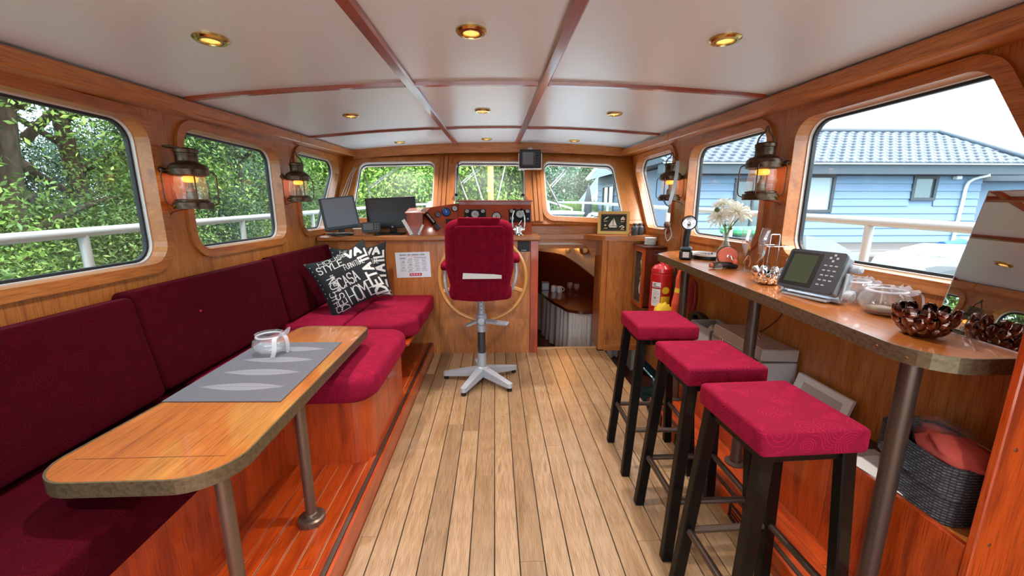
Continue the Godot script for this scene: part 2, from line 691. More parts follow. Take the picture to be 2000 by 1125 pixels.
func velvet() -> void:
	# crimson velvet with a woven pattern of scrolls, fans and ripples
	var r = RandomNumberGenerator.new()
	r.seed = 9
	var im = Image.create(768, 768, false, Image.FORMAT_RGB8)
	var hm = Image.create(768, 768, false, Image.FORMAT_RGB8)
	im.fill(rgb(150, 150, 150))
	hm.fill(Color(0.75, 0.75, 0.75))
	var line = rgb(205, 205, 205)
	var spots = []
	for tries in 260:
		var c = Vector2(r.randf() * 768.0, r.randf() * 768.0)
		var rad = r.randf_range(34.0, 74.0)
		var ok = true
		for e in spots:
			var d = (c - e[0]).abs()
			d.x = minf(d.x, 768.0 - d.x)
			d.y = minf(d.y, 768.0 - d.y)
			if d.length() < (rad + e[1]) * 0.86:
				ok = false
		if not ok:
			continue
		spots.append([c, rad])
		var kind = r.randi() % 4
		var p = []
		var a0 = r.randf() * TAU
		if kind <= 1:
			var turns = 3.5
			for k in 100:
				var t = k / 99.0
				p.append(c + Vector2.from_angle(a0 + t * turns * TAU) * rad * t)
			for out_ in [p]:
				stroke_wrapped(im, out_, 2.4, line)
				stroke_wrapped(hm, out_, 2.4, Color(0.2, 0.2, 0.2))
		elif kind == 2:
			for q in 5:
				p = []
				for k in 24:
					p.append(c + Vector2.from_angle(a0 + PI * 1.1 * k / 23.0) * rad * (0.25 + q * 0.18))
				stroke_wrapped(im, p, 2.4, line)
				stroke_wrapped(hm, p, 2.4, Color(0.2, 0.2, 0.2))
		else:
			for q in 6:
				p = []
				var dir = Vector2.from_angle(a0)
				for k in 14:
					var t = k / 13.0
					p.append(c + dir * (t - 0.5) * rad * 1.8 + dir.orthogonal() * ((q - 2.5) * rad * 0.24 + sin(t * PI * 2.0) * rad * 0.22))
				stroke_wrapped(im, p, 2.4, line)
				stroke_wrapped(hm, p, 2.4, Color(0.2, 0.2, 0.2))
	var m = mat(rgb(106, 4, 30), 0.9)  # dark tone for the bench backs, shade and nap painted in
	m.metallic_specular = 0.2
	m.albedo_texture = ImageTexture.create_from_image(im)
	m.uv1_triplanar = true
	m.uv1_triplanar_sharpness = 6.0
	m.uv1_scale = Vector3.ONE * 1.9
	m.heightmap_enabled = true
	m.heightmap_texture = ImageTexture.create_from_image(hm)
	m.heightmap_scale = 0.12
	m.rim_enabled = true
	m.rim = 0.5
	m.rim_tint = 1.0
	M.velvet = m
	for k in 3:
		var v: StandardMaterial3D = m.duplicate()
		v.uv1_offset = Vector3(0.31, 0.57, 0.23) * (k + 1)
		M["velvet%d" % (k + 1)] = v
		# same cloth, colour lightened to stand in for lamplight on the seats
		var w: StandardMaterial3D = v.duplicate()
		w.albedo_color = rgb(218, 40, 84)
		M["lit_seat_velvet%d" % (k + 1)] = w
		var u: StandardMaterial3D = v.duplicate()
		u.albedo_color = rgb(196, 26, 64)  # same cloth, colour lifted to make up for weak light on the chair
		M["lit_chair_velvet%d" % (k + 1)] = u
	M.teal = mat(rgb(40, 62, 66), 0.45)
	M.stem = mat(rgb(108, 142, 70), 0.7)
	M.petal = mat(rgb(246, 247, 240), 0.7)
	M.petal.backlight_enabled = true
	M.petal.backlight = Color(0.7, 0.72, 0.66)
	M.button = mat(rgb(150, 16, 50), 0.8)

# a plain stroke alphabet for printed words, on a cell 4 wide and 6 high (y down)
const GLYPHS := {
	"A": "06 20 46,14 34", "B": "00 06 36 45 44 33 03,33 42 41 30 00", "C": "41 30 10 01 05 16 36 45", "D": "00 06 26 44 42 20 00",
	"E": "40 00 06 46,03 33", "F": "40 00 06,03 33", "G": "41 30 10 01 05 16 36 45 43 23", "H": "00 06,40 46,03 43", "I": "20 26", "J": "40 45 36 16 05",
	"K": "00 06,40 03 46", "L": "00 06 46", "M": "06 00 23 40 46", "N": "06 00 46 40", "O": "10 30 41 45 36 16 05 01 10", "P": "06 00 30 41 42 33 03",
	"R": "06 00 30 41 42 33 03,23 46", "S": "41 30 10 01 02 13 33 44 45 36 16 05", "T": "00 40,20 26", "U": "00 05 16 36 45 40", "V": "00 26 40", "W": "00 16 23 36 40",
	"X": "00 46,40 06", "Y": "00 23 40,23 26", "Z": "00 40 06 46", "0": "10 30 41 45 36 16 05 01 10", "1": "11 20 26", "2": "01 10 30 41 42 06 46", "6": "40 03 05 16 36 45 44 33 03"}

func words(im: Image, text: String, at: Vector2, size: Vector2, w: float, col: Color, turn := 0.0, gap := 0.25) -> void:
	# size is one letter's width and height
	var pen = 0.0
	for ch in text:
		if GLYPHS.has(ch):
			for line in GLYPHS[ch].split(","):
				var p = []
				for pt in line.split(" "):
					var v = Vector2(pen + float(pt[0]) / 4.0 * size.x, float(pt[1]) / 6.0 * size.y)
					p.append(at + v.rotated(turn))
				stroke(im, p, w, col)
		pen += size.x * ((1.0 + gap) if ch != "I" else (0.8 + gap))

func printed(im: Image, rough := 0.7) -> StandardMaterial3D:
	var m = mat(Color(1, 1, 1), rough)
	m.albedo_texture = ImageTexture.create_from_image(im)
	m.texture_repeat = false
	return m

# ---------------------------------------------------------------- the shell of the room
func ceil_y(x: float, z: float) -> float:
	var u = (x + 0.05) / 1.43
	return 1.939 - 0.028 * z - 0.065 * u * u + 0.02 * u

func bar_y(z: float) -> float:
	return 0.965 - 0.035 * z

func build_floor() -> void:
	var f = structure("floor", "pale oak plank floor with black caulked seams")
	var s = mb()
	bx(s, Vector3(-0.62, -0.08, -3.80), Vector3(1.08, -0.006, 1.3))
	part("caulking", s, M.black_gap, f)
	var r = RandomNumberGenerator.new()
	r.seed = 4
	for k in range(-6, 11):
		var x0 = -0.013 + 0.1013 * k + 0.0022
		var x1 = x0 + 0.1013 - 0.0044
		if k == -6:
			x0 = -0.598
		if k == 10:
			x1 = 1.07
		var z = 1.3
		var first = true
		while z > -3.68:
			var l = r.randf_range(1.0, 2.1)
			if first:
				l = r.randf_range(0.5, 2.3)
				first = false
			var z1 = maxf(z - l, -3.695 if x0 < 0.39 or x0 > 1.0 else -3.79)
			if z1 < -3.3:
				z1 = -3.695 if x0 < 0.39 or x0 > 1.0 else -3.79
			s = mb()
			bx(s, Vector3(x0, -0.012, z1 + 0.0006), Vector3(x1, 0.0, z - 0.0006), 0.0012)
			part("plank", s, M["oak%d" % (r.randi() % 7)], f)
			z = z1
	# raised side decks of mahogany laid with pale seams
	for side in 2:
		var d = structure("floor_dais", ["raised mahogany side platform with pale seams under the bench and table", "raised mahogany side platform with pale seams under the bar"][side])
		var h: float = [0.11, 0.10][side]
		var e: float = [-0.60, 1.06][side]
		var zf: float = [-3.69, -2.5][side]
		var dir: float = [-1.0, 1.0][side]
		var wall: float = [XL, XR][side]
		s = mb()
		bx(s, Vector3(e + dir * 0.014, -0.08, zf), Vector3(wall, h - 0.008, 1.3))
		part("seams", s, M.pale_seam, d)
		s = mb()
		bx(s, Vector3(e, -0.01, zf), Vector3(e + dir * 0.014, h, 1.3), 0.002)
		part("riser", s, M.mahogany_z, d)
		if side == 1:
			s = mb()
			bx(s, Vector3(e, -0.01, zf - 0.014), Vector3(wall, h, zf), 0.002)
			part("riser", s, M.mahogany_x, d)
		s = mb()
		bx(s, Vector3(e + dir * 0.016, h - 0.006, zf), Vector3(e + dir * 0.034, h + 0.002, 1.3), 0.001)
		part("edge_strip", s, M.tube_dark, d, Vector3.ZERO, "dark metal edge strip")
		var x = e + dir * 0.036
		var widths = [0.03, 0.0615, 0.0615, 0.0615, 0.0615, 0.0615, 0.0615, 0.0615]
		for k in widths.size():
			var w: float = widths[k]
			if absf(x) > 1.3:
				break
			var z = 1.3
			var n = 0
			while z > zf + 0.01:
				var z1 = maxf(zf, z - r.randf_range(1.6, 2.6))
				if z1 < zf + 0.5:
					z1 = zf
				s = mb()
				bx(s, Vector3(x, h - 0.012, z1 + 0.001), Vector3(x + dir * w, h, z - 0.001), 0.001)
				part("plank", s, M["mahogany_z%s" % ["", "1", "2"][(k + n) % 3]], d)
				z = z1
				n += 1
			x += dir * (w + 0.0055)
	# the vents in the starboard riser
	for z in [-1.42, -1.98, -2.42]:
		var v = thing("air_vent", {-1.42: "black louvred vent in the riser below the nearest stool", -1.98: "black louvred vent in the riser below the middle stool", -2.42: "black louvred vent in the riser below the far stool"}[z], "vent", Vector3(1.06, 0.045, z), 0.0, "riser vents")
		s = mb()
		ring(s, rrect(0.24, 0.075, 0.006, 2), rrect(0.22, 0.057, 0.004, 2), func(p, q): return Vector3(q, p.y, p.x), -0.006, 0.0)
		part("frame", s, M.black, v)
		for k in 4:
			s = mb()
			cbox(s, Vector3(-0.002, -0.02 + k * 0.0135, 0), Vector3(0.009, 0.004, 0.218), 0.0, Transform3D(Basis(Vector3.BACK, -0.5), Vector3.ZERO))
			part("slat", s, M.black, v)

func window_set(n: int, label: String, opening: Array, T: Callable, r: float, wood: Material, trim: float, deep: float) -> Node3D:
	var w = structure("window_%d" % n, label)
	var s = mb()
	ring(s, fillet(grow(opening, trim), r + trim), fillet(opening, r), T, -0.016, -0.001)
	part("window_frame", s, wood, w)
	s = mb()
	ring(s, fillet(grow(opening, 0.012), r + 0.012), fillet(opening, r), T, -0.001, deep)
	part("jamb", s, wood, w)
	s = mb()
	ring(s, fillet(grow(opening, 0.012), r + 0.012), fillet(grow(opening, -0.005), r - 0.005), T, deep, deep + 0.016)
	part("liner", s, M.window_liner, w)
	s = mb()
	ring(s, fillet(grow(opening, 0.012), r + 0.012), fillet(grow(opening, -0.016), r - 0.016), T, deep + 0.016, deep + 0.034)
	part("gasket", s, M.gasket, w)
	s = mb()
	plate(s, fillet(grow(opening, -0.010), r - 0.010), T, deep + 0.022, deep + 0.022)
	part("pane", s, M.pane, w)
	return w

func build_walls() -> void:
	var port = func(p: Vector2, d: float) -> Vector3: return Vector3(XL - d, p.y, p.x)
	var star = func(p: Vector2, d: float) -> Vector3: return Vector3(XR + d, p.y, p.x)
	var lo = -0.12
	var hi = 2.06
	var zf = -3.99
	var openings = [
		[[Vector2(-2.005, 1.135), Vector2(-0.86, 1.135), Vector2(-1.235, 1.78), Vector2(-2.005, 1.78)],
		[Vector2(-3.14, 1.165), Vector2(-2.215, 1.165), Vector2(-2.215, 1.795), Vector2(-3.14, 1.795)],
		[Vector2(-3.87, 1.19), Vector2(-3.42, 1.19), Vector2(-3.42, 1.835), Vector2(-4.41, 1.845)]],
		[[Vector2(-2.02, 1.15), Vector2(-0.87, 1.15), Vector2(-1.25, 1.81), Vector2(-2.02, 1.81)],
		[Vector2(-3.12, 1.18), Vector2(-2.235, 1.18), Vector2(-2.235, 1.83), Vector2(-3.12, 1.83)],
		[Vector2(-3.87, 1.195), Vector2(-3.42, 1.195), Vector2(-3.42, 1.865), Vector2(-4.41, 1.87)]]]
	var names = [["large port side window beside the long bench", "middle port side window between the two lanterns", "small forward port side window behind the grey monitor"],
		["large starboard side window above the bar", "middle starboard side window behind the vase of white flowers", "small forward starboard side window beside the windscreen"]]
	var n = 1
	for side in 2:
		var T: Callable = port if side == 0 else star
		var w = structure(["wall_port", "wall_starboard"][side], ["varnished teak side wall above the bench", "varnished teak side wall above the bar"][side])
		var cells = [[Vector2(-2.11, lo), Vector2(-0.78, lo), Vector2(-0.78, hi), Vector2(-2.11, hi)],
			[Vector2(-3.28, lo), Vector2(-2.11, lo), Vector2(-2.11, hi), Vector2(-3.28, hi)],
			[Vector2(zf, lo), Vector2(-3.28, lo), Vector2(-3.28, hi), Vector2(-4.65, hi), Vector2(zf, 1.262)]]
		for k in 3:
			var s = mb()
			walled(s, cells[k], fillet(grow(openings[side][k], 0.012), 0.107), T, 0.0, 0.1)
			part("panel", s, M["teak_y%s" % ["", "1", "2"][k]], w)
			window_set(n, names[side][k], openings[side][k], T, 0.095, M.teak_z, 0.045, 0.052)
			n += 1
		var s2 = mb()
		plate(s2, [Vector2(-0.78, lo), Vector2(1.42, lo), Vector2(1.42, hi), Vector2(-0.78, hi)], T, 0.0, 0.1)
		part("panel", s2, M.teak_y1, w)
	# the windscreen leans out over the bow
	var front = func(p: Vector2, d: float) -> Vector3:
		return Vector3(p.x, p.y, -3.97 - 0.84 * (p.y - 1.24)) + Vector3(0, -0.643, -0.766) * d
	var wf = structure("wall_front", "varnished teak windscreen wall over the helm")
	var y0 = 1.225
	var y1 = 1.98
	var fw = [[Vector2(-1.40, 1.275), Vector2(-0.62, 1.30), Vector2(-0.64, 1.865), Vector2(-1.42, 1.845)],
		[Vector2(-0.405, 1.30), Vector2(0.305, 1.30), Vector2(0.315, 1.865), Vector2(-0.41, 1.865)],
		[Vector2(0.525, 1.30), Vector2(1.285, 1.265), Vector2(1.285, 1.84), Vector2(0.53, 1.87)]]
	var xs = [XL - 0.1, -0.515, 0.415, XR + 0.1]
	var fnames = ["port windscreen pane behind the black monitor", "centre windscreen pane above the helm gauges", "starboard windscreen pane above the framed picture"]
	for k in 3:
		var s = mb()
		walled(s, [Vector2(xs[k], y0), Vector2(xs[k + 1], y0), Vector2(xs[k + 1], y1 + 0.06), Vector2(xs[k], y1 + 0.06)], fillet(grow(fw[k], 0.012), 0.082), front, 0.0, 0.08)
		part("panel", s, M["teak_y%s" % ["", "1", "2"][k]], wf)
		var w = structure("window_%d" % n, fnames[k])
		n += 1
		s = mb()
		ring(s, fillet(grow(fw[k], 0.05), 0.11), fillet(grow(fw[k], 0.006), 0.076), front, -0.014, -0.001)
		part("window_frame", s, M.teak_y, w)
		s = mb()
		ring(s, fillet(grow(fw[k], 0.012), 0.082), fillet(grow(fw[k], -0.006), 0.064), front, -0.004, 0.05)
		part("liner", s, M.window_liner, w)
		s = mb()
		ring(s, fillet(grow(fw[k], -0.004), 0.066), fillet(grow(fw[k], -0.012), 0.058), front, 0.018, 0.03)
		part("gasket", s, M.gasket, w)
		s = mb()
		plate(s, fillet(grow(fw[k], -0.004), 0.06), front, 0.024, 0.024)
		part("pane", s, M.pane, w)
		if k == 1:
			for x in [-0.385, 0.285]:
				s = mb()
				tube(s, [front.call(Vector2(x, 1.50), -0.03), front.call(Vector2(x, 1.84), -0.03)], 0.006, 6)
				part("stay_rod", s, M.black, w)
				s = mb()
				var q: Vector3 = front.call(Vector2(x, 1.49), -0.03)
				lathe(s, [Vector2(0, -0.016), Vector2(0.016, -0.016), Vector2(0.018, 0.01), Vector2(0.008, 0.016), Vector2(0, 0.016)], 10, true, Transform3D(Basis(), q))
				part("clamp_knob", s, M.black, w)
	# routed posts between the panes
	for x in [-0.515, 0.415]:
		for k in 3:
			var xx: float = x + (k - 1) * 0.043
			var s = mb()
			var a: Vector3 = front.call(Vector2(xx, 1.24), -0.007)
			var b: Vector3 = front.call(Vector2(xx, 1.92), -0.007)
			beam(s, a, b, 0.036, 0.014 if k != 1 else 0.03, 0.004, Vector3(0, 0.643, 0.766))
			part("mullion", s, M.teak_y1 if k == 1 else M.teak_y, wf)
	var s3 = mb()
	bx(s3, Vector3(XL - 0.1, 0.98, -4.07), Vector3(XR + 0.1, 1.262, -3.985))
	part("apron", s3, M.teak_x, wf)
	# the after wall behind the camera: unseen door and windows added for fill daylight
	var wa = structure("wall_aft", "after wall behind the camera, with glazing added for fill daylight")
	var aft = func(p: Vector2, d: float) -> Vector3: return Vector3(p.x, p.y, 1.3 + d)
	for k in 3:
		var x0: float = [XL - 0.1, -0.62, 0.52][k]
		var x1: float = [-0.62, 0.52, XR + 0.1][k]
		var b0: float = [0.30, 0.05, 0.30][k]
		var op = [Vector2(x0 + 0.12, b0), Vector2(x1 - 0.04, b0), Vector2(x1 - 0.04, 1.85), Vector2(x0 + 0.12, 1.85)]
		if k == 2:
			op = [Vector2(x0 + 0.04, b0), Vector2(x1 - 0.12, b0), Vector2(x1 - 0.12, 1.85), Vector2(x0 + 0.04, 1.85)]
		var s = mb()
		walled(s, [Vector2(x0, lo), Vector2(x1, lo), Vector2(x1, hi), Vector2(x0, hi)], fillet(op, 0.06), aft, 0.0, 0.1)
		part("panel", s, M.teak_y, wa)
		s = mb()
		plate(s, fillet(grow(op, 0.01), 0.05), aft, 0.05, 0.05)
		var w2 = structure("window_%d" % n, ["added port window of the after wall", "added glazed door of the after wall", "added starboard window of the after wall"][k])
		n += 1
		part("pane", s, M.pane, w2)
	# a partition post at the after end of the bar
	var post = structure("trim_1", "teak partition edge at the near end of the bar")
	s3 = mb()
	bx(s3, Vector3(1.262, 0.0, -0.865), Vector3(1.495, 2.0, -0.845), 0.003)
	part("board", s3, M.mahogany_y, post)
	for y in [0.52, 0.80, 1.08]:
		s3 = mb()
		lathe(s3, [Vector2(0.0, 0.0012), Vector2(0.0045, 0.001), Vector2(0.0055, 0.0)], 10, false, Transform3D(Basis(Vector3.RIGHT, PI / 2), Vector3(1.30, y, -0.8445)))
		part("wooden_plug", s3, M.dark_y, post)

func build_ceiling() -> void:
	var c = structure("ceiling", "satin off-white cambered ceiling panels")
	var xs = [XL - 0.1, -0.41, 0.245, XR + 0.1]
	var zs = [1.42, -0.82, -2.14, -3.48, -4.72]
	for i in 3:
		for j in 4:
			var s = mb()
			s.set_smooth_group(1)
			var nx = 8
			var nz = 4
			for a in nx:
				for b in nz:
					var p = []
					for q in [[a, b], [a + 1, b], [a + 1, b + 1], [a, b + 1]]:
						var x: float = lerpf(xs[i], xs[i + 1], float(q[0]) / nx)
						var z: float = lerpf(zs[j], zs[j + 1], float(q[1]) / nz)
						p.append(Vector3(x, ceil_y(x, z), z))
					quad(s, p[0], p[1], p[2], p[3])
			part("ceiling_panel", s, M.ceiling, c)
	var s2 = mb()
	bx(s2, Vector3(XL - 0.12, 2.11, -4.75), Vector3(XR + 0.12, 2.17, 1.45))
	part("roof_deck", s2, M.white, c)
	for x in [XL - 0.11, XR + 0.11]:
		s2 = mb()
		bx(s2, Vector3(x - 0.02, 1.9, -4.75), Vector3(x + 0.02, 2.14, 1.45))
		part("roof_edge", s2, M.white, c)
	s2 = mb()
	bx(s2, Vector3(XL - 0.12, 2.0, -4.79), Vector3(XR + 0.12, 2.17, -4.72))
	part("roof_edge", s2, M.white, c)
	s2 = mb()
	bx(s2, Vector3(XL - 0.12, 1.98, 1.40), Vector3(XR + 0.12, 2.17, 1.45))
	part("roof_edge", s2, M.white, c)
	# varnished battens
	var t = structure("trim_2", "varnished mahogany ceiling battens")
	for x in [-0.41, 0.245]:
		var s = mb()
		var a = Vector3(x, ceil_y(x, 1.3) - 0.004, 1.3)
		var b = Vector3(x, ceil_y(x, -4.58) - 0.004, -4.58)
		beam(s, a, b, 0.05, 0.03, 0.007)
		part("batten", s, M.batten_z, t)
	for z in [-0.82, -2.14, -3.48]:
		for i in 3:
			var x0: float = [XL + 0.12, -0.385, 0.27][i]
			var x1: float = [-0.435, 0.22, XR - 0.12][i]
			var s = mb()
			var n = 8
			for k in n:
				var xa = lerpf(x0, x1, float(k) / n)
				var xb = lerpf(x0, x1, float(k + 1) / n)
				var ya = ceil_y(xa, z)
				var yb = ceil_y(xb, z)
				var o = Vector3((xa + xb) / 2, (ya + yb) / 2 - 0.006, z)
				var f = func(x: float, y: float, dz: float) -> Vector3: return Vector3(x, y, z + dz)
				face(s, [f.call(xa, ya - 0.016, -0.013), f.call(xb, yb - 0.016, -0.013), f.call(xb, yb - 0.016, 0.013), f.call(xa, ya - 0.016, 0.013)], o)
				face(s, [f.call(xa, ya + 0.004, -0.019), f.call(xb, yb + 0.004, -0.019), f.call(xb, yb - 0.016, -0.013), f.call(xa, ya - 0.016, -0.013)], o)
				face(s, [f.call(xa, ya + 0.004, 0.019), f.call(xb, yb + 0.004, 0.019), f.call(xb, yb - 0.016, 0.013), f.call(xa, ya - 0.016, 0.013)], o)
			part("batten", s, M.batten_x, t)
	# cornice boards all round
	var k2 = structure("trim_3", "varnished teak cornice round the ceiling")
	for side in 2:
		var x: float = [-1.545, 1.445][side]
		var f = func(z: float) -> float: return (1.8075 - 0.0302 * z) if side == 0 else (1.864 - 0.022 * z)
		for e in [[1.3, -0.9], [-0.9, -3.3], [-3.3, -4.6]]:
			var s = mb()
			beam(s, Vector3(x, f.call(e[0]), e[0]), Vector3(x, f.call(e[1]), e[1]), 0.13, 0.062, 0.007)
			part("cornice_board", s, M.teak_z, k2)
			# filler between board and ceiling panel
			s = mb()
			beam(s, Vector3(x + (-0.02 if side == 0 else 0.02), f.call(e[0]) + 0.06, e[0]), Vector3(x + (-0.02 if side == 0 else 0.02), f.call(e[1]) + 0.06, e[1]), 0.10, 0.08, 0.0)
			part("backing", s, M.ceiling, k2)
	for i in 3:
		var s = mb()
		var xa: float = [-1.5, -0.95, 0.85][i]
		var xb: float = [-0.95, 0.85, 1.4][i]
		var pts = PackedVector2Array()
		for k in 9:
			var x = lerpf(xa, xb, k / 8.0)
			pts.append(Vector2(x, ceil_y(x, -4.55) - 0.105 + 0.012 * absf(x + 0.05) / 1.43))
		for k in 9:
			var x = lerpf(xb, xa, k / 8.0)
			pts.append(Vector2(x, ceil_y(x, -4.55) + 0.01))
		plate(s, pts, flat_xy, -4.56, -4.50)
		part("cornice_board", s, M.teak_x, k2)
	# recessed downlights, three in a row; two rows lie behind the camera
	var spots = []
	var zz = [-1.5, -2.82, -4.2, -0.15, 1.05]
	var xx = [-0.935, -0.075, 0.805]
	var row = ["nearest the camera", "in the middle row", "in the far row by the windscreen", "over the camera", "by the after wall"]
	var col = ["port", "centre", "starboard"]
	for j in 5:
		for i in 3:
			downlight(Vector3(xx[i], ceil_y(xx[i], zz[j]), zz[j]), "round brass ceiling downlight %s, %s column" % [row[j], col[i]])

func downlight(at: Vector3, label: String) -> void:
	var d = thing("ceiling_downlight", label, "light", at, 0.0, "ceiling downlights")
	var s = mb()
	lathe(s, [Vector2(0.052, 0.004), Vector2(0.052, -0.006), Vector2(0.046, -0.012), Vector2(0.036, -0.013), Vector2(0.034, -0.008), Vector2(0.032, -0.012), Vector2(0.028, -0.012), Vector2(0.026, 0.0)], 28, true)
	part("bezel", s, M.brass, d)
	s = mb()
	lathe(s, [Vector2(0.027, -0.008), Vector2(0.018, -0.005), Vector2(0.0, -0.004)], 20, false)
	part("lamp_reflector", s, M.lamp_glow, d)
	var l = SpotLight3D.new()
	l.name = "downlight_beam"
	l.light_color = Color(1.0, 0.96, 0.93)
	l.light_energy = LAMP
	l.spot_range = 8.0
	l.spot_angle = 55.0
	l.spot_attenuation = 2.0
	l.light_size = 0.012
	l.shadow_enabled = true
	l.rotation_degrees = Vector3(-90, 0, 0)
	l.position = Vector3(0, -0.016, 0)
	d.add_child(l)

const LAMP := 0.68

# ---------------------------------------------------------------- below the windscreen
func build_forward_cabin() -> void:
	var a = Vector3(1.55, 0, -4.7)
	var b = Vector3(0.2, 0, -6.3)
	var dir = (b - a).normalized()
	var inn = Vector3(-1.6, 0, 1.35).normalized()
	var W = func(p: Vector2, d: float) -> Vector3: return a + dir * p.x + Vector3(0, p.y, 0) + inn * d
	var c = structure("wall_forward_cabin", "white and mahogany lining of the cabin below the bow")
	var s = mb()
	plate(s, [Vector2(-0.3, -0.5), Vector2(2.3, -0.5), Vector2(2.3, 1.06), Vector2(-0.3, 1.06)], W, -0.05, 0.0)
	part("lining", s, M.cream, c)
	s = mb()
	bx(s, Vector3(1.45, -0.5, -5.0), Vector3(1.49, 1.06, -3.99))
	part("lining", s, M.cream, c)
	s = mb()
	bx(s, Vector3(-0.02, -0.5, -6.4), Vector3(0.03, 1.06, -3.98))
	part("lining", s, M.dark_y, c)
	s = mb()
	var pts = PackedVector2Array([Vector2(-0.2, -0.4), Vector2(2.2, -0.4), Vector2(2.2, 0.75)])
	for p in curve([Vector3(1.45, 0.757, 0), Vector3(1.05, 0.752, 0), Vector3(0.866, 0.712, 0), Vector3(0.645, 0.617, 0), Vector3(0.434, 0.506, 0), Vector3(0.1, 0.33, 0), Vector3(-0.2, 0.25, 0)], 4):
		pts.append(Vector2(p.x, p.y))
	plate(s, pts, W, 0.0, 0.02)
	part("wainscot", s, M.dark_y, c)
	s = mb()
	bx(s, Vector3(0.41, 1.02, -6.5), Vector3(1.49, 1.07, -3.962))
	part("deckhead", s, M.cream, c)
	s = mb()
	bx(s, Vector3(0.397, -0.33, -4.6), Vector3(0.403, 1.02, -3.98))
	part("jamb_panel", s, M.dark_y, c)
	var f = structure("floor_forward_cabin", "dark lower floor of the forward cabin")
	s = mb()
	bx(s, Vector3(-0.05, -0.42, -6.5), Vector3(1.6, -0.34, -3.75))
	part("boards", s, M.dark_z, f)
	s = mb()
	bx(s, Vector3(0.35, -0.42, -3.80), Vector3(1.1, -0.013, -3.72))
	part("riser", s, M.dark_x, f)
	s = mb()
	bx(s, Vector3(0.405, -0.012, -3.815), Vector3(1.01, 0.006, -3.77), 0.003)
	part("door_sill", s, M.oak2, f)
	# the counter with its skirt
	var ct = thing("galley_counter", "dark glossy mahogany counter with rounded corner in the cabin below", "counter", Vector3(0, 0.24, 0))
	s = mb()
	var line = [Vector2(0.55, -5.75), Vector2(0.69, -4.87), Vector2(0.82, -4.40), Vector2(0.95, -4.305), Vector2(1.10, -4.31), Vector2(1.44, -4.33), Vector2(1.44, -4.86), Vector2(0.68, -5.70)]
	var top = fillet(line, [0.02, 0.25, 0.08, 0.1, 0.05, 0.01, 0.01, 0.02], 6)
	plate(s, top, flat_xz, -0.035, 0.0)
	part("counter_top", s, coat(M.dark_z.duplicate(), 1.0, 0.06), ct)
	var sk = thing("skirt_curtain", "pleated white skirt curtain hanging from the mahogany counter", "curtain", Vector3(0, -0.33, 0))
	s = mb()
	s.set_smooth_group(1)
	var path = []
	for p in curve([Vector3(0.57, 0, -5.7), Vector3(0.70, 0, -4.90), Vector3(0.835, 0, -4.43), Vector3(0.96, 0, -4.335), Vector3(1.1, 0, -4.34), Vector3(1.43, 0, -4.36)], 40):
		path.append(p)
	var n = path.size()
	var rows = 6
	for i in n - 1:
		for j in rows:
			var q = []
			for e in [[i, j], [i + 1, j], [i + 1, j + 1], [i, j + 1]]:
				var k: int = e[0]
				var t: float = float(e[1]) / rows
				var tang: Vector3 = (path[mini(k + 1, n - 1)] - path[maxi(k - 1, 0)]).normalized()
				var nrm = Vector3(-tang.z, 0, tang.x)
				var wob = sin(k * 0.62 + sin(k * 0.19) * 1.3) * (0.006 + 0.016 * (1.0 - t))
				q.append(path[k] + nrm * wob + Vector3(0, t * 0.535, 0))
			quad(s, q[0], q[1], q[2], q[3])
	part("pleats", s, M.curtain, sk)
	# what stands on the counter
	var spots = [[0.70, -5.50, 0], [0.80, -5.36, 1], [0.87, -5.30, 1], [0.99, -5.18, 2], [1.06, -5.08, 2]]
	var labels = ["small grey tin at the port end of the galley counter", "white mug beside the grey tin on the galley counter", "white mug next to the glasses on the galley counter", "stemmed glass beside the white mugs on the galley counter", "stemmed glass nearest the doorway side on the galley counter"]
	for k in spots.size():
		var e = spots[k]
		var at = Vector3(e[0], 0.24, e[1])
		if e[2] == 0:
			var o = thing("tin", labels[k], "tin", at)
			s = mb()
			cbox(s, Vector3(0, 0.05, 0), Vector3(0.10, 0.10, 0.07), 0.006)
			part("body", s, M.light_grey, o)
			s = mb()
			cbox(s, Vector3(0, 0.107, 0), Vector3(0.104, 0.014, 0.074), 0.004)
			part("lid", s, M.plastic_grey, o)
		elif e[2] == 1:
			var o = thing("mug", labels[k], "mug", at)
			s = mb()
			lathe(s, [Vector2(0, 0), Vector2(0.034, 0.0), Vector2(0.038, 0.01), Vector2(0.04, 0.085), Vector2(0.036, 0.085), Vector2(0.034, 0.012), Vector2(0, 0.01)], 18)
			part("body", s, M.white_gloss, o)
			s = mb()
			tube(s, curve([Vector3(0.038, 0.07, 0), Vector3(0.062, 0.06, 0), Vector3(0.062, 0.03, 0), Vector3(0.038, 0.02, 0)], 4), 0.005, 6)
			part("handle", s, M.white_gloss, o)
		else:
			var o = thing("wine_glass", labels[k], "glass", at)
			s = mb()
			lathe(s, [Vector2(0, 0), Vector2(0.032, 0.0), Vector2(0.006, 0.008), Vector2(0.004, 0.07), Vector2(0.03, 0.09), Vector2(0.038, 0.12), Vector2(0.034, 0.16), Vector2(0.032, 0.16), Vector2(0.036, 0.12), Vector2(0.0, 0.078)], 18, false)
			part("bowl_and_stem", s, M.thin_glass, o)
	# a small lantern and an oblong port on the white lining
	var lan = thing("cabin_lantern", "small lit lantern on the white lining of the cabin below", "lantern", W.call(Vector2(0.80, 0.93), 0.09))
	s = mb()
	lathe(s, [Vector2(0, -0.075), Vector2(0.062, -0.075), Vector2(0.062, -0.05), Vector2(0.05, -0.048)], 18)
	part("base", s, M.bronze, lan)
	s = mb()
	lathe(s, [Vector2(0.05, 0.05), Vector2(0.06, 0.055), Vector2(0.05, 0.075), Vector2(0.03, 0.09), Vector2(0, 0.092)], 18)
	part("hood", s, M.bronze, lan)
	s = mb()
	lathe(s, [Vector2(0.05, -0.05), Vector2(0.05, 0.05)], 18, false)
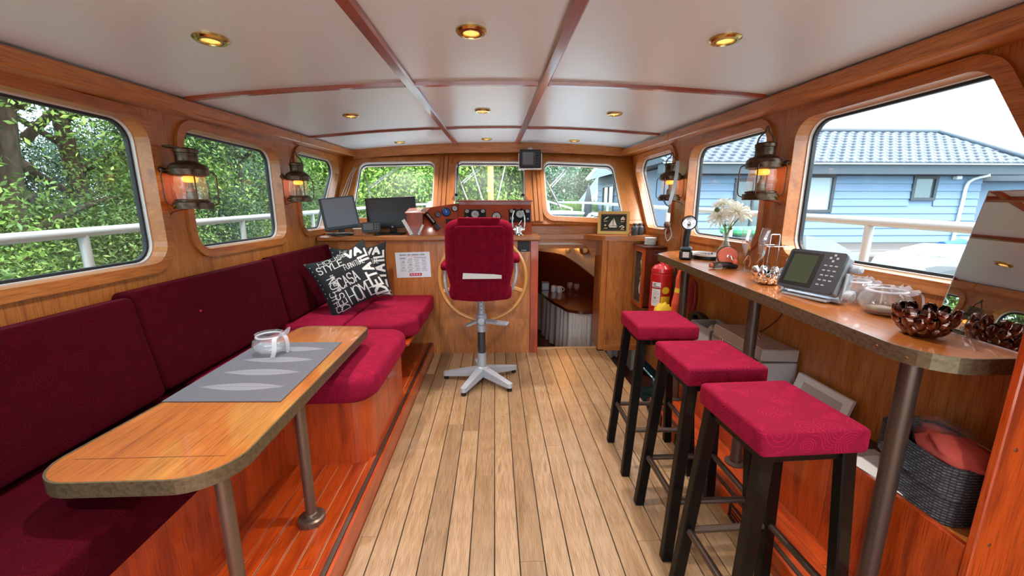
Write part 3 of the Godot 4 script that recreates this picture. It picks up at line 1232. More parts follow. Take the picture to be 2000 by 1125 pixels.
	part("lens", s, M.lens, lan)
	s = mb()
	lathe(s, [Vector2(0, -0.03), Vector2(0.02, -0.02), Vector2(0.024, 0.0), Vector2(0.016, 0.03), Vector2(0, 0.04)], 12, false)
	part("bulb", s, M.bulb_glow, lan)
	s = mb()
	var hook = []
	for k in 13:
		hook.append(Vector3(cos(TAU * k / 12.0) * 0.03, -0.11 + sin(TAU * k / 12.0) * 0.035, 0))
	tube(s, hook, 0.003, 6)
	part("handle", s, M.bronze, lan)
	s = mb()
	beam(s, Vector3(0, 0, 0), -inn * 0.09, 0.02, 0.02)
	part("bracket", s, M.bronze, lan)
	omni(lan, Vector3.ZERO, Color(1.0, 0.66, 0.32), 0.12, 0.025)
	for k in 2:
		var pw = structure("window_%d" % (13 + k), ["oblong dark-rimmed port beside the cabin lantern", "oblong dark-rimmed port at the doorway edge"][k])
		var at = Vector2([0.60, 0.30][k], [0.90, 0.80][k])
		var o1 = PackedVector2Array()
		var o2 = PackedVector2Array()
		var o3 = PackedVector2Array()
		for q in rrect(0.15, 0.24, 0.05):
			o1.append(q.rotated(-0.2) + at)
		for q in rrect(0.115, 0.205, 0.04):
			o2.append(q.rotated(-0.2) + at)
		s = mb()
		ring(s, o1, o2, W, 0.0, 0.025)
		part("rim", s, M.dark_y, pw)
		s = mb()
		plate(s, o2, W, 0.006, 0.006)
		part("pane", s, M.screen_sky_grey, pw)

func build_console() -> void:
	# the panelled front below the desk
	var c = thing("helm_console", "tall varnished teak console front below the desk and gauges", "cabinet")
	var s = mb()
	bx(s, Vector3(XL + 0.002, 0.0, -3.975), Vector3(-0.535, 1.085, -3.68))
	part("front_panel", s, M.teak_y1, c)
	s = mb()
	bx(s, Vector3(-0.533, 0.0, -3.975), Vector3(0.325, 1.085, -3.68))
	part("front_panel", s, M.teak_y2, c)
	s = mb()
	bx(s, Vector3(0.327, 0.0, -3.975), Vector3(0.40, 1.085, -3.672), 0.003)
	part("corner_post", s, M.mahogany_y, c)
	var d = thing("desk_counter", "teak desk top with a rounded lip carrying the monitors and gauges", "worktop", Vector3(0, 1.085, 0))
	s = mb()
	bx(s, Vector3(XL + 0.002, 0.0, -3.983), Vector3(0.415, 0.05, -3.645), 0.012)
	part("slab", s, M.teak_x, d)
	# the shelf over the doorway and the cabinet beside it
	var sh = thing("corner_shelf", "teak shelf stepping over the low doorway beside the console", "shelf", Vector3(0, 1.08, 0))
	s = mb()
	plate(s, fillet([Vector2(0.417, -3.93), Vector2(0.88, -3.90), Vector2(1.02, -3.715), Vector2(1.5, -3.64), Vector2(1.5, -3.985), Vector2(0.417, -3.985)], [0, 0.08, 0.08, 0, 0, 0], 6), flat_xz, 0.0, 0.045)
	part("slab", s, M.teak_x1, sh)
	s = mb()
	plate(s, PackedVector2Array([Vector2(0.417, -0.001), Vector2(0.417, -0.035), Vector2(0.75, -0.035), Vector2(0.84, -0.045), Vector2(0.90, -0.07), Vector2(0.935, -0.11), Vector2(0.95, -0.16), Vector2(1.02, -0.16), Vector2(1.02, -0.001)]), flat_xy, -3.955, -3.935)
	part("arched_valance", s, M.teak_x, sh)
	var cab = thing("corner_cabinet", "teak corner cabinet panel between the doorway and the fire extinguisher", "cabinet")
	s = mb()
	bx(s, Vector3(1.06, 0.0, -3.975), Vector3(1.498, 1.08, -3.70))
	part("front_panel", s, M.teak_y, cab)
	s = mb()
	bx(s, Vector3(1.005, 0.0, -3.975), Vector3(1.062, 1.08, -3.715), 0.004)
	part("door_post", s, M.teak_y1, cab)
	s = mb()
	cbox(s, Vector3(1.28, 0.03, -3.697), Vector3(0.43, 0.06, 0.012), 0.003)
	part("plinth", s, M.teak_x, cab)
	instrument_pod()

func gauge(parent: Node3D, at: Vector3, r: float, X: Basis, dial: Material, chrome := false) -> void:
	var g = Node3D.new()
	var T = Transform3D(X * Basis(Vector3.RIGHT, PI / 2), at)
	var s = mb()
	lathe(s, [Vector2(r, 0), Vector2(r, 0.010), Vector2(r * 0.94, 0.014), Vector2(r * 0.84, 0.012), Vector2(r * 0.82, 0.006)], 24, true, T)
	var rim = part("gauge", s, M.chrome if chrome else M.black, parent)
	s = mb()
	lathe(s, [Vector2(r * 0.83, 0.006), Vector2(0, 0.0062)], 24, true, T)
	part("dial", s, dial, rim)
	s = mb()
	lathe(s, [Vector2(r * 0.12, 0.006), Vector2(r * 0.12, 0.009), Vector2(0, 0.0095)], 10, true, T)
	var a = 2.2 + at.x * 9.0
	var tip = T * (Vector3(cos(a), 0, sin(a)) * r * 0.65 + Vector3(0, 0.008, 0))
	beam(s, T * Vector3(0, 0.008, 0), tip, r * 0.05, 0.001, 0.0, X.z)
	part("needle", s, M.black if dial != M.dial_blue else M.white, rim)
	g.free()

func instrument_pod() -> void:
	M.dial_white = mat(rgb(206, 206, 200), 0.5)
	M.dial_blue = mat(rgb(40, 92, 176), 0.4)
	M.dial_grey = mat(rgb(120, 124, 124), 0.5)
	var p = thing("instrument_pod", "mahogany instrument pod with gauges on the desk at the helm", "instrument panel", Vector3(0, 1.135, 0))
	# the main face leans back: bottom z -3.76, top z -3.865
	var s = mb()
	var prof = [Vector2(-3.76, 0.0), Vector2(-3.865, 0.275), Vector2(-3.865, 0.305), Vector2(-3.985, 0.305), Vector2(-3.985, 0.0)]
	plate(s, PackedVector2Array(prof), func(q, d): return Vector3(d, q.y, q.x), -0.34, 0.345)
	part("main_face", s, M.mahogany_x, p)
	s = mb()
	cbox(s, Vector3(0.0, 0.311, -3.92), Vector3(0.72, 0.014, 0.15), 0.004)
	part("top_ledge", s, M.mahogany_x1, p)
	# the port wing turns towards the helmsman
	var a0 = Vector3(-0.34, 0.0, -3.79)
	var a1 = Vector3(-0.66, 0.0, -3.685)
	var t0 = Vector3(-0.34, 0.29, -3.885)
	var t1 = Vector3(-0.64, 0.245, -3.79)
	var b0 = Vector3(-0.34, 0.0, -3.985)
	var b1 = Vector3(-0.70, 0.0, -3.985)
	var u0 = Vector3(-0.34, 0.29, -3.985)
	var u1 = Vector3(-0.68, 0.245, -3.985)
	var mid = Vector3(-0.5, 0.12, -3.87)
	s = mb()
	face(s, [a0, a1, t1, t0], mid)
	face(s, [t0, t1, u1, u0], mid)
	face(s, [a1, b1, u1, t1], mid)
	face(s, [a0, b0, u0, t0], mid)
	face(s, [b0, b1, u1, u0], mid)
	face(s, [a0, a1, b1, b0], mid)
	part("wing_face", s, M.mahogany_x2, p)
	s = mb()
	bx(s, Vector3(-0.80, 0.0, -3.87), Vector3(-0.655, 0.205, -3.70), 0.004)
	part("side_box", s, M.mahogany_y, p)
	s = mb()
	var c0 = [Vector3(-0.81, 0.205, -3.69), Vector3(-0.63, 0.205, -3.69), Vector3(-0.60, 0.245, -3.80), Vector3(-0.60, 0.25, -3.885), Vector3(-0.80, 0.25, -3.885)]
	var m2 = Vector3(-0.7, 0.1, -3.8)
	face(s, [c0[0], c0[1], c0[2], c0[4]], m2)
	face(s, [c0[2], c0[3], c0[4]], m2)
	face(s, [c0[0], Vector3(-0.81, 0.195, -3.69), Vector3(-0.63, 0.195, -3.69), c0[1]], m2)
	face(s, [c0[0], c0[4], Vector3(-0.80, 0.2, -3.885), Vector3(-0.81, 0.195, -3.69)], m2)
	part("side_box_lid", s, M.mahogany_x1, p)
	# gauge clusters on the main face
	var face_n = Vector3(0, 0.105, 0.275).normalized()
	var X = Basis(Vector3.RIGHT, face_n.cross(Vector3.RIGHT), face_n)
	var F = func(x: float, t: float) -> Vector3: return Vector3(x, 0.275 * t, -3.76 - 0.105 * t) + face_n * 0.001
	for k in 2:
		var cx: float = [-0.185, 0.235][k]
		s = mb()
		cbox(s, Vector3.ZERO, Vector3(0.205, 0.125, 0.012), 0.004, Transform3D(X, F.call(cx, 0.62) + face_n * 0.005))
		var pl = part("gauge_panel", s, M.black, p)
		var off = face_n * 0.011
		gauge(pl, F.call(cx, 0.66) + off, 0.043, X, M.dial_white)
		gauge(pl, F.call(cx - 0.075, 0.76) + off, 0.022, X, M.dial_white)
		gauge(pl, F.call(cx - 0.075, 0.52) + off, 0.022, X, M.dial_white)
		gauge(pl, F.call(cx + 0.073, 0.76) + off, 0.022, X, M.dial_white)
		s = mb()
		lathe(s, [Vector2(0.008, 0), Vector2(0.008, 0.012), Vector2(0, 0.013)], 10, true, Transform3D(X * Basis(Vector3.RIGHT, PI / 2), F.call(cx + 0.073, 0.5) + off))
		part("ignition_lock", s, M.chrome, pl)
	gauge(p, F.call(0.015, 0.60), 0.045, X, M.dial_white)
	var wn = (t0 - a0).cross(a1 - a0).normalized()
	if wn.z < 0.0:
		wn = -wn
	var wx = (a0 - a1).normalized()
	var WX = Basis(wx, wn.cross(wx), wn)
	var Fw = func(u: float, t: float) -> Vector3: return a1.lerp(a0, u).lerp(t1.lerp(t0, u), t) + wn * 0.001
	gauge(p, Fw.call(0.38, 0.70), 0.028, WX, M.dial_grey)
	gauge(p, Fw.call(0.62, 0.76), 0.042, WX, M.dial_blue)
	gauge(p, Fw.call(0.87, 0.84), 0.029, WX, M.dial_white)
	s = mb()
	cbox(s, Vector3.ZERO, Vector3(0.085, 0.045, 0.018), 0.004, Transform3D(WX, Fw.call(0.76, 0.42) + wn * 0.008))
	var sp = part("switch_panel", s, M.black, p)
	for k in 4:
		s = mb()
		cbox(s, Vector3(-0.03 + k * 0.02, 0.006, 0.012), Vector3(0.012, 0.012, 0.008), 0.002, Transform3D(WX, Fw.call(0.76, 0.42) + wn * 0.008))
		part("switch", s, M.plastic_dark, sp)
	# a handheld radio clipped on the wing's edge
	var hr = thing("handheld_radio", "black and silver handheld receiver clipped to the edge of the gauge wing", "radio", Vector3(0, 1.135, 0))
	s = mb()
	var HB = Basis(wx, wn.cross(wx), wn) * Basis(Vector3.BACK, 0.62)
	cbox(s, Vector3.ZERO, Vector3(0.045, 0.12, 0.035), 0.008, Transform3D(HB, Fw.call(0.16, 0.56) + wn * 0.03))
	part("body", s, M.black_gloss, hr)
	s = mb()
	cbox(s, Vector3(0, -0.095, 0), Vector3(0.042, 0.06, 0.03), 0.006, Transform3D(HB, Fw.call(0.16, 0.56) + wn * 0.03))
	part("cradle", s, M.plastic_dark, hr)
	s = mb()
	cbox(s, Vector3(0, 0.085, 0), Vector3(0.04, 0.05, 0.028), 0.005, Transform3D(HB, Fw.call(0.16, 0.56) + wn * 0.03))
	cbox(s, Vector3(0.0, 0.0, 0.018), Vector3(0.014, 0.10, 0.004), 0.001, Transform3D(HB, Fw.call(0.16, 0.56) + wn * 0.03))
	part("silver_trim", s, M.chrome, hr)

# ---------------------------------------------------------------- bench and bar furniture
func build_bench() -> void:
	var b = thing("bench_base", "mahogany L-shaped bench base on the port platform", "bench", Vector3(0, 0.11, 0))
	var s = mb()
	bx(s, Vector3(XL + 0.002, 0.0, -2.0), Vector3(-1.06, 0.335, 1.2))
	part("side_locker", s, M.mahogany_y, b)
	s = mb()
	var pts = fillet([Vector2(XL + 0.002, -1.85), Vector2(-0.635, -1.85), Vector2(-0.635, -2.64), Vector2(XL + 0.002, -2.64)], [0, 0.1, 0.1, 0], 8)
	plate(s, pts, flat_xz, 0.0, 0.335)
	part("return_locker", s, M.mahogany_y1, b)
	s = mb()
	bx(s, Vector3(XL + 0.002, 0.0, -3.675), Vector3(-1.10, 0.335, -2.62))
	part("side_locker", s, M.mahogany_y2, b)
	s = mb()
	bx(s, Vector3(-1.12, 0.31, -3.67), Vector3(-0.62, 0.335, -2.72), 0.006)
	part("leaf", s, M.mahogany_z, b)
	s = mb()
	lathe(s, [Vector2(0.06, 0.0), Vector2(0.06, 0.012), Vector2(0.028, 0.02), Vector2(0.024, 0.31)], 20, true, Transform3D(Basis(), Vector3(-0.80, 0, -2.92)))
	part("pedestal", s, M.tube, b)
	# seat cushions
	var seat_y = 0.447
	var long = thing("seat_cushion", "long crimson velvet seat cushion along the port side below the table", "cushion", Vector3(0, seat_y, 0), 0.0, "bench seat cushions")
	s = mb()
	cushion(s, fillet([Vector2(-1.50, 1.15), Vector2(-1.015, 1.15), Vector2(-1.015, -1.80), Vector2(-1.50, -1.80)], 0.03, 5), 0.13, 0.03, 0.012, [Vector2(-1.25, -1.3), Vector2(-1.25, -0.6)], flat_xz, 0.02, 0.05)
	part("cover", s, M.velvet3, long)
	var ret = thing("seat_cushion", "rounded crimson seat cushion in a lamplit tint on the bench end nearest the table", "cushion", Vector3(0, seat_y, 0), 0.0, "bench seat cushions")
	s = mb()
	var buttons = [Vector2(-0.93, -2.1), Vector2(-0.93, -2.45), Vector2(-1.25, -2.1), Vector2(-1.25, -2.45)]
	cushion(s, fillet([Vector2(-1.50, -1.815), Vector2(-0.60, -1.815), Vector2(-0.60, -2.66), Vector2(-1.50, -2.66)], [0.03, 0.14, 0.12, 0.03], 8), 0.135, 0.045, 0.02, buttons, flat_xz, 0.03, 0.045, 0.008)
	part("cover", s, M.lit_seat_velvet1, ret)
	for u in buttons:
		s = mb()
		lathe(s, [Vector2(0.013, 0.0), Vector2(0.011, 0.006), Vector2(0, 0.009)], 10, false, Transform3D(Basis(), Vector3(u.x, 0.122, u.y)))
		part("button", s, M.button, ret)
	var far = thing("seat_cushion", "tufted crimson seat cushion with a cut corner beside the console", "cushion", Vector3(0, seat_y + 0.01, 0), 0.0, "bench seat cushions")
	s = mb()
	buttons = [Vector2(-0.78, -2.98), Vector2(-0.80, -3.3), Vector2(-0.72, -3.55)]
	cushion(s, fillet([Vector2(-1.06, -2.70), Vector2(-0.74, -2.70), Vector2(-0.575, -2.86), Vector2(-0.575, -3.665), Vector2(-1.06, -3.665)], [0.02, 0.06, 0.06, 0.03, 0.02], 6), 0.135, 0.035, 0.02, buttons, flat_xz, 0.032, 0.05, 0.006)
	part("cover", s, M.lit_seat_velvet2, far)
	for u in buttons:
		s = mb()
		lathe(s, [Vector2(0.013, 0.0), Vector2(0.011, 0.006), Vector2(0, 0.009)], 10, false, Transform3D(Basis(), Vector3(u.x, 0.122, u.y)))
		part("button", s, M.button, far)
	var corner = thing("seat_cushion", "narrow crimson seat cushion in the corner below the lettered pillows", "cushion", Vector3(0, seat_y + 0.008, 0), 0.0, "bench seat cushions")
	s = mb()
	cushion(s, fillet([Vector2(-1.50, -2.675), Vector2(-1.075, -2.675), Vector2(-1.075, -3.665), Vector2(-1.50, -3.665)], 0.025, 5), 0.135, 0.03, 0.012, [], flat_xz)
	part("cover", s, M.lit_seat_velvet3, corner)
	# back cushions lean on the wall
	var lean = deg_to_rad(9.0)
	var runs = [[1.15, -1.66, "crimson velvet back cushion nearest the camera under the large port window"], [-1.668, -2.735, "crimson velvet back cushion in the middle under the port lantern"], [-2.742, -3.665, "crimson velvet back cushion in the far corner behind the lettered pillows"]]
	for k in 3:
		var e = runs[k]
		var h: float = [0.435, 0.455, 0.465][k]
		var bc = thing("back_cushion", e[2], "cushion", Vector3(-1.475 + [0.0, -0.012, -0.006][k], 0.592, 0), 0.0, "bench back cushions")
		var T = func(q: Vector2, d: float) -> Vector3:
			# q.x along z, q.y up the back; d out of the wall
			return Vector3(d * cos(lean) - q.y * sin(lean) - 0.04, q.y * cos(lean) + d * sin(lean), q.x)
		s = mb()
		var w = absf(e[0] - e[1])
		var tu = []
		if k > 0:
			tu = [Vector2(lerpf(e[0], e[1], 0.3), 0.28), Vector2(lerpf(e[0], e[1], 0.72), 0.28)]
		else:
			tu = [Vector2(-1.35, 0.22), Vector2(-1.05, 0.22)]
		cushion(s, fillet([Vector2(e[1], 0.0), Vector2(e[0], 0.0), Vector2(e[0], h), Vector2(e[1], h)], 0.025, 5), 0.105, 0.028, 0.008, tu, T, 0.02, 0.035)
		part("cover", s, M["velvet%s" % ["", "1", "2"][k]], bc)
		for u in tu:
			s = mb()
			lathe(s, [Vector2(0.012, 0.0), Vector2(0.010, 0.006), Vector2(0, 0.008)], 10, false, Transform3D(Basis(Vector3.BACK, -PI / 2), T.call(u, 0.098)))
			part("button", s, M.button, bc)

func build_bar_side() -> void:
	# low locker under the bar
	var c = thing("bar_locker", "low mahogany locker along the starboard wall below the bar", "locker", Vector3(0, 0.10, 0))
	var s = mb()
	for e in [[-0.867, -1.30], [-1.30, -1.75], [-1.75, -2.2], [-2.2, -2.65]]:
		s = mb()
		bx(s, Vector3(1.268, 0.0, e[1] + 0.001), Vector3(1.286, 0.395, e[0] - 0.001), 0.001)
		part("front_panel", s, M["mahogany_y%s" % ["", "1", "2", ""][[-0.867, -1.30, -1.75, -2.2].find(e[0])]], c)
	s = mb()
	bx(s, Vector3(1.286, 0.36, -2.65), Vector3(XR - 0.002, 0.385, -0.867))
	part("ledge", s, M.teak_z, c)
	s = mb()
	bx(s, Vector3(1.268, 0.0, -2.668), Vector3(XR - 0.002, 0.395, -2.65))
	part("end_panel", s, M.mahogany_y, c)
	# the bar top
	var b = thing("bar_counter", "long glossy teak bar top with a worn brass edge on the starboard side", "bar counter")
	var out_line = fillet([Vector2(1.498, -0.95), Vector2(1.16, -0.95), Vector2(1.16, -2.80), Vector2(1.30, -2.93), Vector2(1.498, -3.0)], [0.0, 0.14, 0.03, 0.05, 0.0], 8)
	var T = func(q: Vector2, d: float) -> Vector3: return Vector3(q.x, bar_y(q.y) + d, q.y)
	s = mb()
	var inner = fillet([Vector2(1.498, -0.955), Vector2(1.165, -0.955), Vector2(1.165, -2.795), Vector2(1.302, -2.925), Vector2(1.498, -2.995)], [0.0, 0.135, 0.028, 0.048, 0.0], 8)
	plate(s, inner, T, -0.042, 0.0)
	part("slab", s, M.table_z, b)
	s = mb()
	var n = out_line.size()
	for i in n - 1:
		if (out_line[i].x > 1.49 and out_line[i + 1].x > 1.49) or out_line[i].is_equal_approx(out_line[i + 1]):
			continue
		var m: Vector3 = T.call((inner[i] + inner[i + 1]) * 0.5, -0.02)
		face(s, [T.call(out_line[i], 0.001), T.call(out_line[i + 1], 0.001), T.call(out_line[i + 1], -0.045), T.call(out_line[i], -0.045)], m)
		face(s, [T.call(out_line[i], 0.001), T.call(out_line[i + 1], 0.001), T.call(inner[i + 1], 0.001), T.call(inner[i], 0.001)], m)
	part("brass_edge", s, M.old_brass, b)
	for z in [-1.02, -1.11, -1.72, -1.76, -2.4]:
		s = mb()
		lathe(s, [Vector2(0.0045, 0), Vector2(0.003, 0.0015), Vector2(0, 0.002)], 8, false, Transform3D(Basis(Vector3.BACK, PI / 2), Vector3(1.16, bar_y(z) - 0.022, z)))
		part("screw", s, M.brass, b)
	for z in [-1.06, -1.79, -2.50]:
		s = mb()
		lathe(s, [Vector2(0.05, 0.10), Vector2(0.05, 0.108), Vector2(0.026, 0.112), Vector2(0.026, bar_y(z) - 0.042)], 20, true, Transform3D(Basis(), Vector3(1.228, 0, z)))
		part("leg", s, M.tube_dark, b)

# ---------------------------------------------------------------- outside the windows
func leaf_mesh(n: int, radius: float, size: float, sd: int) -> ArrayMesh:
	var r = RandomNumberGenerator.new()
	r.seed = sd
	var s = mb()
	for k in n:
		var c = Vector3(r.randfn(), r.randfn() * 0.8, r.randfn()) * radius * 0.5
		var a = Vector3(r.randfn(), r.randfn(), r.randfn()).normalized()
		var b = a.cross(Vector3(r.randfn(), r.randfn(), r.randfn())).normalized()
		var l = size * r.randf_range(0.7, 1.3)
		var q = a.cross(b) * l * 0.12
		s.add_vertex(c - a * l)
		s.add_vertex(c + b * l * 0.45 + q)
		s.add_vertex(c + a * l)
		s.add_vertex(c - a * l)
		s.add_vertex(c + a * l)
		s.add_vertex(c - b * l * 0.45 + q)
	s.generate_normals()
	return s.commit()

var leaf_small: ArrayMesh
var leaf_big: ArrayMesh
var leaf_far: ArrayMesh
var leaf_mid: ArrayMesh

func foliage(parent: Node3D, mesh: Mesh, m: Material, blobs: Array, count: int, sd: int, dense := 0.55) -> void:
	# leaves spread through the blobs of a crown: [centre, radii]
	var r = RandomNumberGenerator.new()
	r.seed = sd
	var mm = MultiMesh.new()
	mm.transform_format = MultiMesh.TRANSFORM_3D
	mm.use_colors = true
	mm.mesh = mesh
	mm.instance_count = count
	for i in count:
		var bl = blobs[r.randi() % blobs.size()]
		var d = Vector3(r.randfn(), r.randfn(), r.randfn()).normalized() * pow(r.randf(), dense)
		var p: Vector3 = bl[0] + d * bl[1]
		var t = Transform3D(Basis.from_euler(Vector3(r.randf() * TAU, r.randf() * TAU, r.randf() * TAU)).scaled(Vector3.ONE * r.randf_range(0.7, 1.25)), p)
		mm.set_instance_transform(i, t)
		var v = r.randf_range(0.55, 1.35)
		mm.set_instance_color(i, Color(v * r.randf_range(0.85, 1.15), v, v * r.randf_range(0.75, 1.05)))
	var o = MultiMeshInstance3D.new()
	o.name = "foliage"
	o.multimesh = mm
	o.material_override = m
	o.set_meta("kind", "stuff")
	parent.add_child(o, true)

func tree(called: String, label: String, at: Vector3, h: float, spread: float, m: Material, count: int, sd: int, mesh: Mesh, low := 0.15, group := "") -> Node3D:
	var t = thing(called, label, "tree" if called != "bank_shrub" else "shrub", at, 0.0, group)
	var r = RandomNumberGenerator.new()
	r.seed = sd
	var s = mb()
	var top = Vector3(r.randf_range(-0.4, 0.4), h * 0.8, r.randf_range(-0.4, 0.4))
	if called != "bank_shrub":
		tube(s, curve([Vector3.ZERO, Vector3(r.randf_range(-0.15, 0.15), h * 0.3, 0.1), top], 5), 0.05 + h * 0.022, 8, false, 0.03)
		part("trunk", s, M.bark, t)
	var blobs = []
	var nb = 7 if called != "bank_shrub" else 4
	if called == "bank_tree":
		nb = 15
	for k in nb:
		var a = r.randf() * TAU
		var y = lerpf(h * low, h * 0.95, (k + 0.5) / nb)
		var w = spread * (0.55 + 0.45 * sin(PI * (0.15 + 0.75 * (k + 0.5) / nb)))
		var c = Vector3(cos(a) * w * 0.45, y, sin(a) * w * 0.45)
		if called == "bank_tree":
			c = Vector3(cos(a) * w * 0.8, y + r.randf_range(-0.3, 0.3), sin(a) * w * 0.8)
			blobs.append([c, Vector3(w * 0.42, h * 0.07, w * 0.42)])
		else:
			blobs.append([c, Vector3(w * 0.75, h * 0.17, w * 0.75)])
		if called != "bank_shrub" and k > 0:
			s = mb()
			var from = Vector3.ZERO.lerp(top, clampf(y / top.y - 0.15, 0.1, 0.95))
			tube(s, curve([from, from.lerp(c, 0.5) + Vector3(0, 0.1, 0), c + Vector3(cos(a), 0.1, sin(a)) * w * 0.3], 3), 0.02 + h * 0.006, 6, false, 0.008)
			part("branch", s, M.bark, t)
	foliage(t, mesh, m, blobs, count, sd + 1)
	return t

func build_outside() -> void:
	leaf_small = leaf_mesh(70, 0.36, 0.022, 1)
	leaf_big = leaf_mesh(110, 0.6, 0.03, 2)
	leaf_far = leaf_mesh(40, 1.0, 0.2, 3)
	M.water = mat(rgb(62, 74, 66), 0.08)
	M.water.metallic_specular = 0.6
	M.water.normal_enabled = true
	M.water.normal_texture = ntex(noise(0.02, 3, 71), [], [], 512, true)
	M.water.normal_scale = 0.35
	M.water.uv1_triplanar = true
	M.water.uv1_world_triplanar = true
	M.water.uv1_scale = Vector3.ONE * 0.4
	M.grass = mat(rgb(96, 116, 62), 0.9)
	M.quay = mat(rgb(84, 82, 80), 0.95)
	M.deck_white = coat(mat(rgb(176, 182, 184), 0.45), 0.5, 0.15)
	M.deck_cream = mat(rgb(168, 164, 152), 0.7)
	leaf_mid = leaf_mesh(60, 0.7, 0.075, 5)
	M.earth = mat(rgb(84, 76, 60), 0.95)
	var s = mb()
	quad(s, Vector3(-150, -1.0, -150), Vector3(150, -1.0, -150), Vector3(150, -1.0, 60), Vector3(-150, -1.0, 60))
	var w = structure("water", "dark green canal water around the boat")
	part("surface", s, M.water, w)
	# banks
	var bank = structure("bank", "grassy banks of the canal")
	s = mb()
	bx(s, Vector3(-40, -1.4, -60), Vector3(-4.6, -0.45, 12), 0.2)
	part("port_bank", s, M.earth, bank)
	s = mb()
	bx(s, Vector3(-30, -1.4, -60), Vector3(7.0, -0.3, -16.5), 0.2)
	part("bow_bank", s, M.earth, bank)
	s = mb()
	bx(s, Vector3(5.4, -1.4, -120), Vector3(60, 0.1, -11.6), 0.1)
	part("quay", s, M.quay, bank)
	s = mb()
	bx(s, Vector3(5.6, -1.4, -11.6), Vector3(60, -0.2, -6.6), 0.1)
	part("lower_quay", s, M.quay, bank)
	s = mb()
	bx(s, Vector3(-60, -1.4, -130), Vector3(70, 0.2, -45), 0.1)
	part("far_field", s, M.grass, bank)
	# trees along the port bank
	var spots = [
		[Vector3(-5.6, -0.5, -0.6), 6.5, 2.2, "leaf_b", "bushy pale green tree outside the large port window, aft part"],
		[Vector3(-6.4, -0.5, -3.0), 7.5, 2.4, "leaf_a", "mid green tree outside the large port window, forward part"],
		[Vector3(-5.8, -0.5, -5.2), 6.5, 2.1, "leaf_b", "light green tree outside the middle port window"],
		[Vector3(-7.2, -0.5, -7.6), 8.0, 2.6, "leaf_c", "dark green tree behind the port lanterns outside"],
		[Vector3(-6.2, -0.5, -10.2), 7.0, 2.3, "leaf_a", "leafy tree outside the small forward port window"],
		[Vector3(-9.6, -0.5, -0.8), 9.0, 3.0, "leaf_c", "tall dark tree standing behind the aft port bank trees"],
		[Vector3(-9.8, -0.5, -5.0), 9.5, 3.2, "leaf_c", "tall dark tree standing behind the middle port bank trees"],
		[Vector3(-9.6, -0.5, -12.5), 9.5, 3.2, "leaf_d", "tall bluish tree standing behind the forward port bank trees"]]
	for k in spots.size():
		var e = spots[k]
		tree("bank_tree", e[4], e[0], e[1], e[2], M[e[3]], 1500 if e[0].x > -8.0 else 1300, 100 + k, leaf_big, 0.12, "trees along the port bank")
	for k in 9:
		var z: float = 0.6 - k * 1.5
		tree("bank_shrub", "low leafy shrub on the port bank, number %s from the stern" % ["one", "two", "three", "four", "five", "six", "seven", "eight", "nine"][k], Vector3(-4.75 - 0.35 * (k % 2), -0.55, z), 1.5 + 0.35 * (k % 3), 1.0, M[["leaf_b", "leaf_a", "leaf_c"][k % 3]], 520, 200 + k, leaf_small, 0.1, "shrubs along the port bank")
	# trees ahead of the bow
	var ahead = [
		[Vector3(-6.6, -0.3, -17.5), 8.0, 2.9, "leaf_e", "bright green tree ahead, seen in the port windscreen pane left part"],
		[Vector3(-3.6, -0.3, -18.2), 8.5, 2.9, "leaf_e", "bright green tree ahead, seen in the port windscreen pane right part"],
		[Vector3(-0.9, -0.3, -18.0), 8.0, 2.2, "leaf_b", "green tree ahead, seen behind the mast"],
		[Vector3(0.9, -0.3, -19.6), 7.8, 1.3, "leaf_a", "dark green tree ahead, right of the mast"],
		[Vector3(-9.8, -0.3, -18.5), 9.0, 3.2, "leaf_a", "dark tree ahead at the port corner of the windscreen"],
		[Vector3(-5.2, -0.3, -22.0), 10.0, 3.6, "leaf_a", "tall dark tree behind the bright trees ahead"],
		[Vector3(-2.6, -0.3, -23.5), 9.5, 3.2, "leaf_d", "tall bluish tree behind the mast trees ahead"]]
	for k in ahead.size():
		var e = ahead[k]
		tree("bow_tree", e[4], e[0], e[1], e[2], M[e[3]], 2200, 300 + k, leaf_mid, 0.05, "trees ahead of the bow")
	# the far wood beyond the moorings
	var ords = ["first", "second", "third", "fourth", "fifth", "sixth", "seventh", "eighth", "ninth", "tenth", "eleventh", "twelfth", "thirteenth", "fourteenth"]
	for k in 14:
		var x: float = 3.0 + k * 1.75
		tree("far_tree", "bluish green tree of the far wood, %s from the left" % ords[k], Vector3(x, 0.2, -60.0 - 4.0 * (k % 2)), 6.0 + [0.0, 1.0, 0.4, 1.3, 0.7][k % 5], 1.9, M["leaf_d" if k % 3 else "leaf_c"], 420, 400 + k, leaf_far, 0.02, "trees of the far wood")
	for k in 3:
		tree("bank_shrub", ["rounded bright green shrub left of the closed parasol", "rounded bright green shrub behind the closed parasol", "rounded bright green shrub right of the closed parasol"][k], Vector3(4.6 + k * 1.2, 0.1, -24.5), 1.5, 0.9, M.leaf_b, 260, 500 + k, leaf_small, 0.1, "shrubs on the quay")
	houses()
	boats_and_rails()

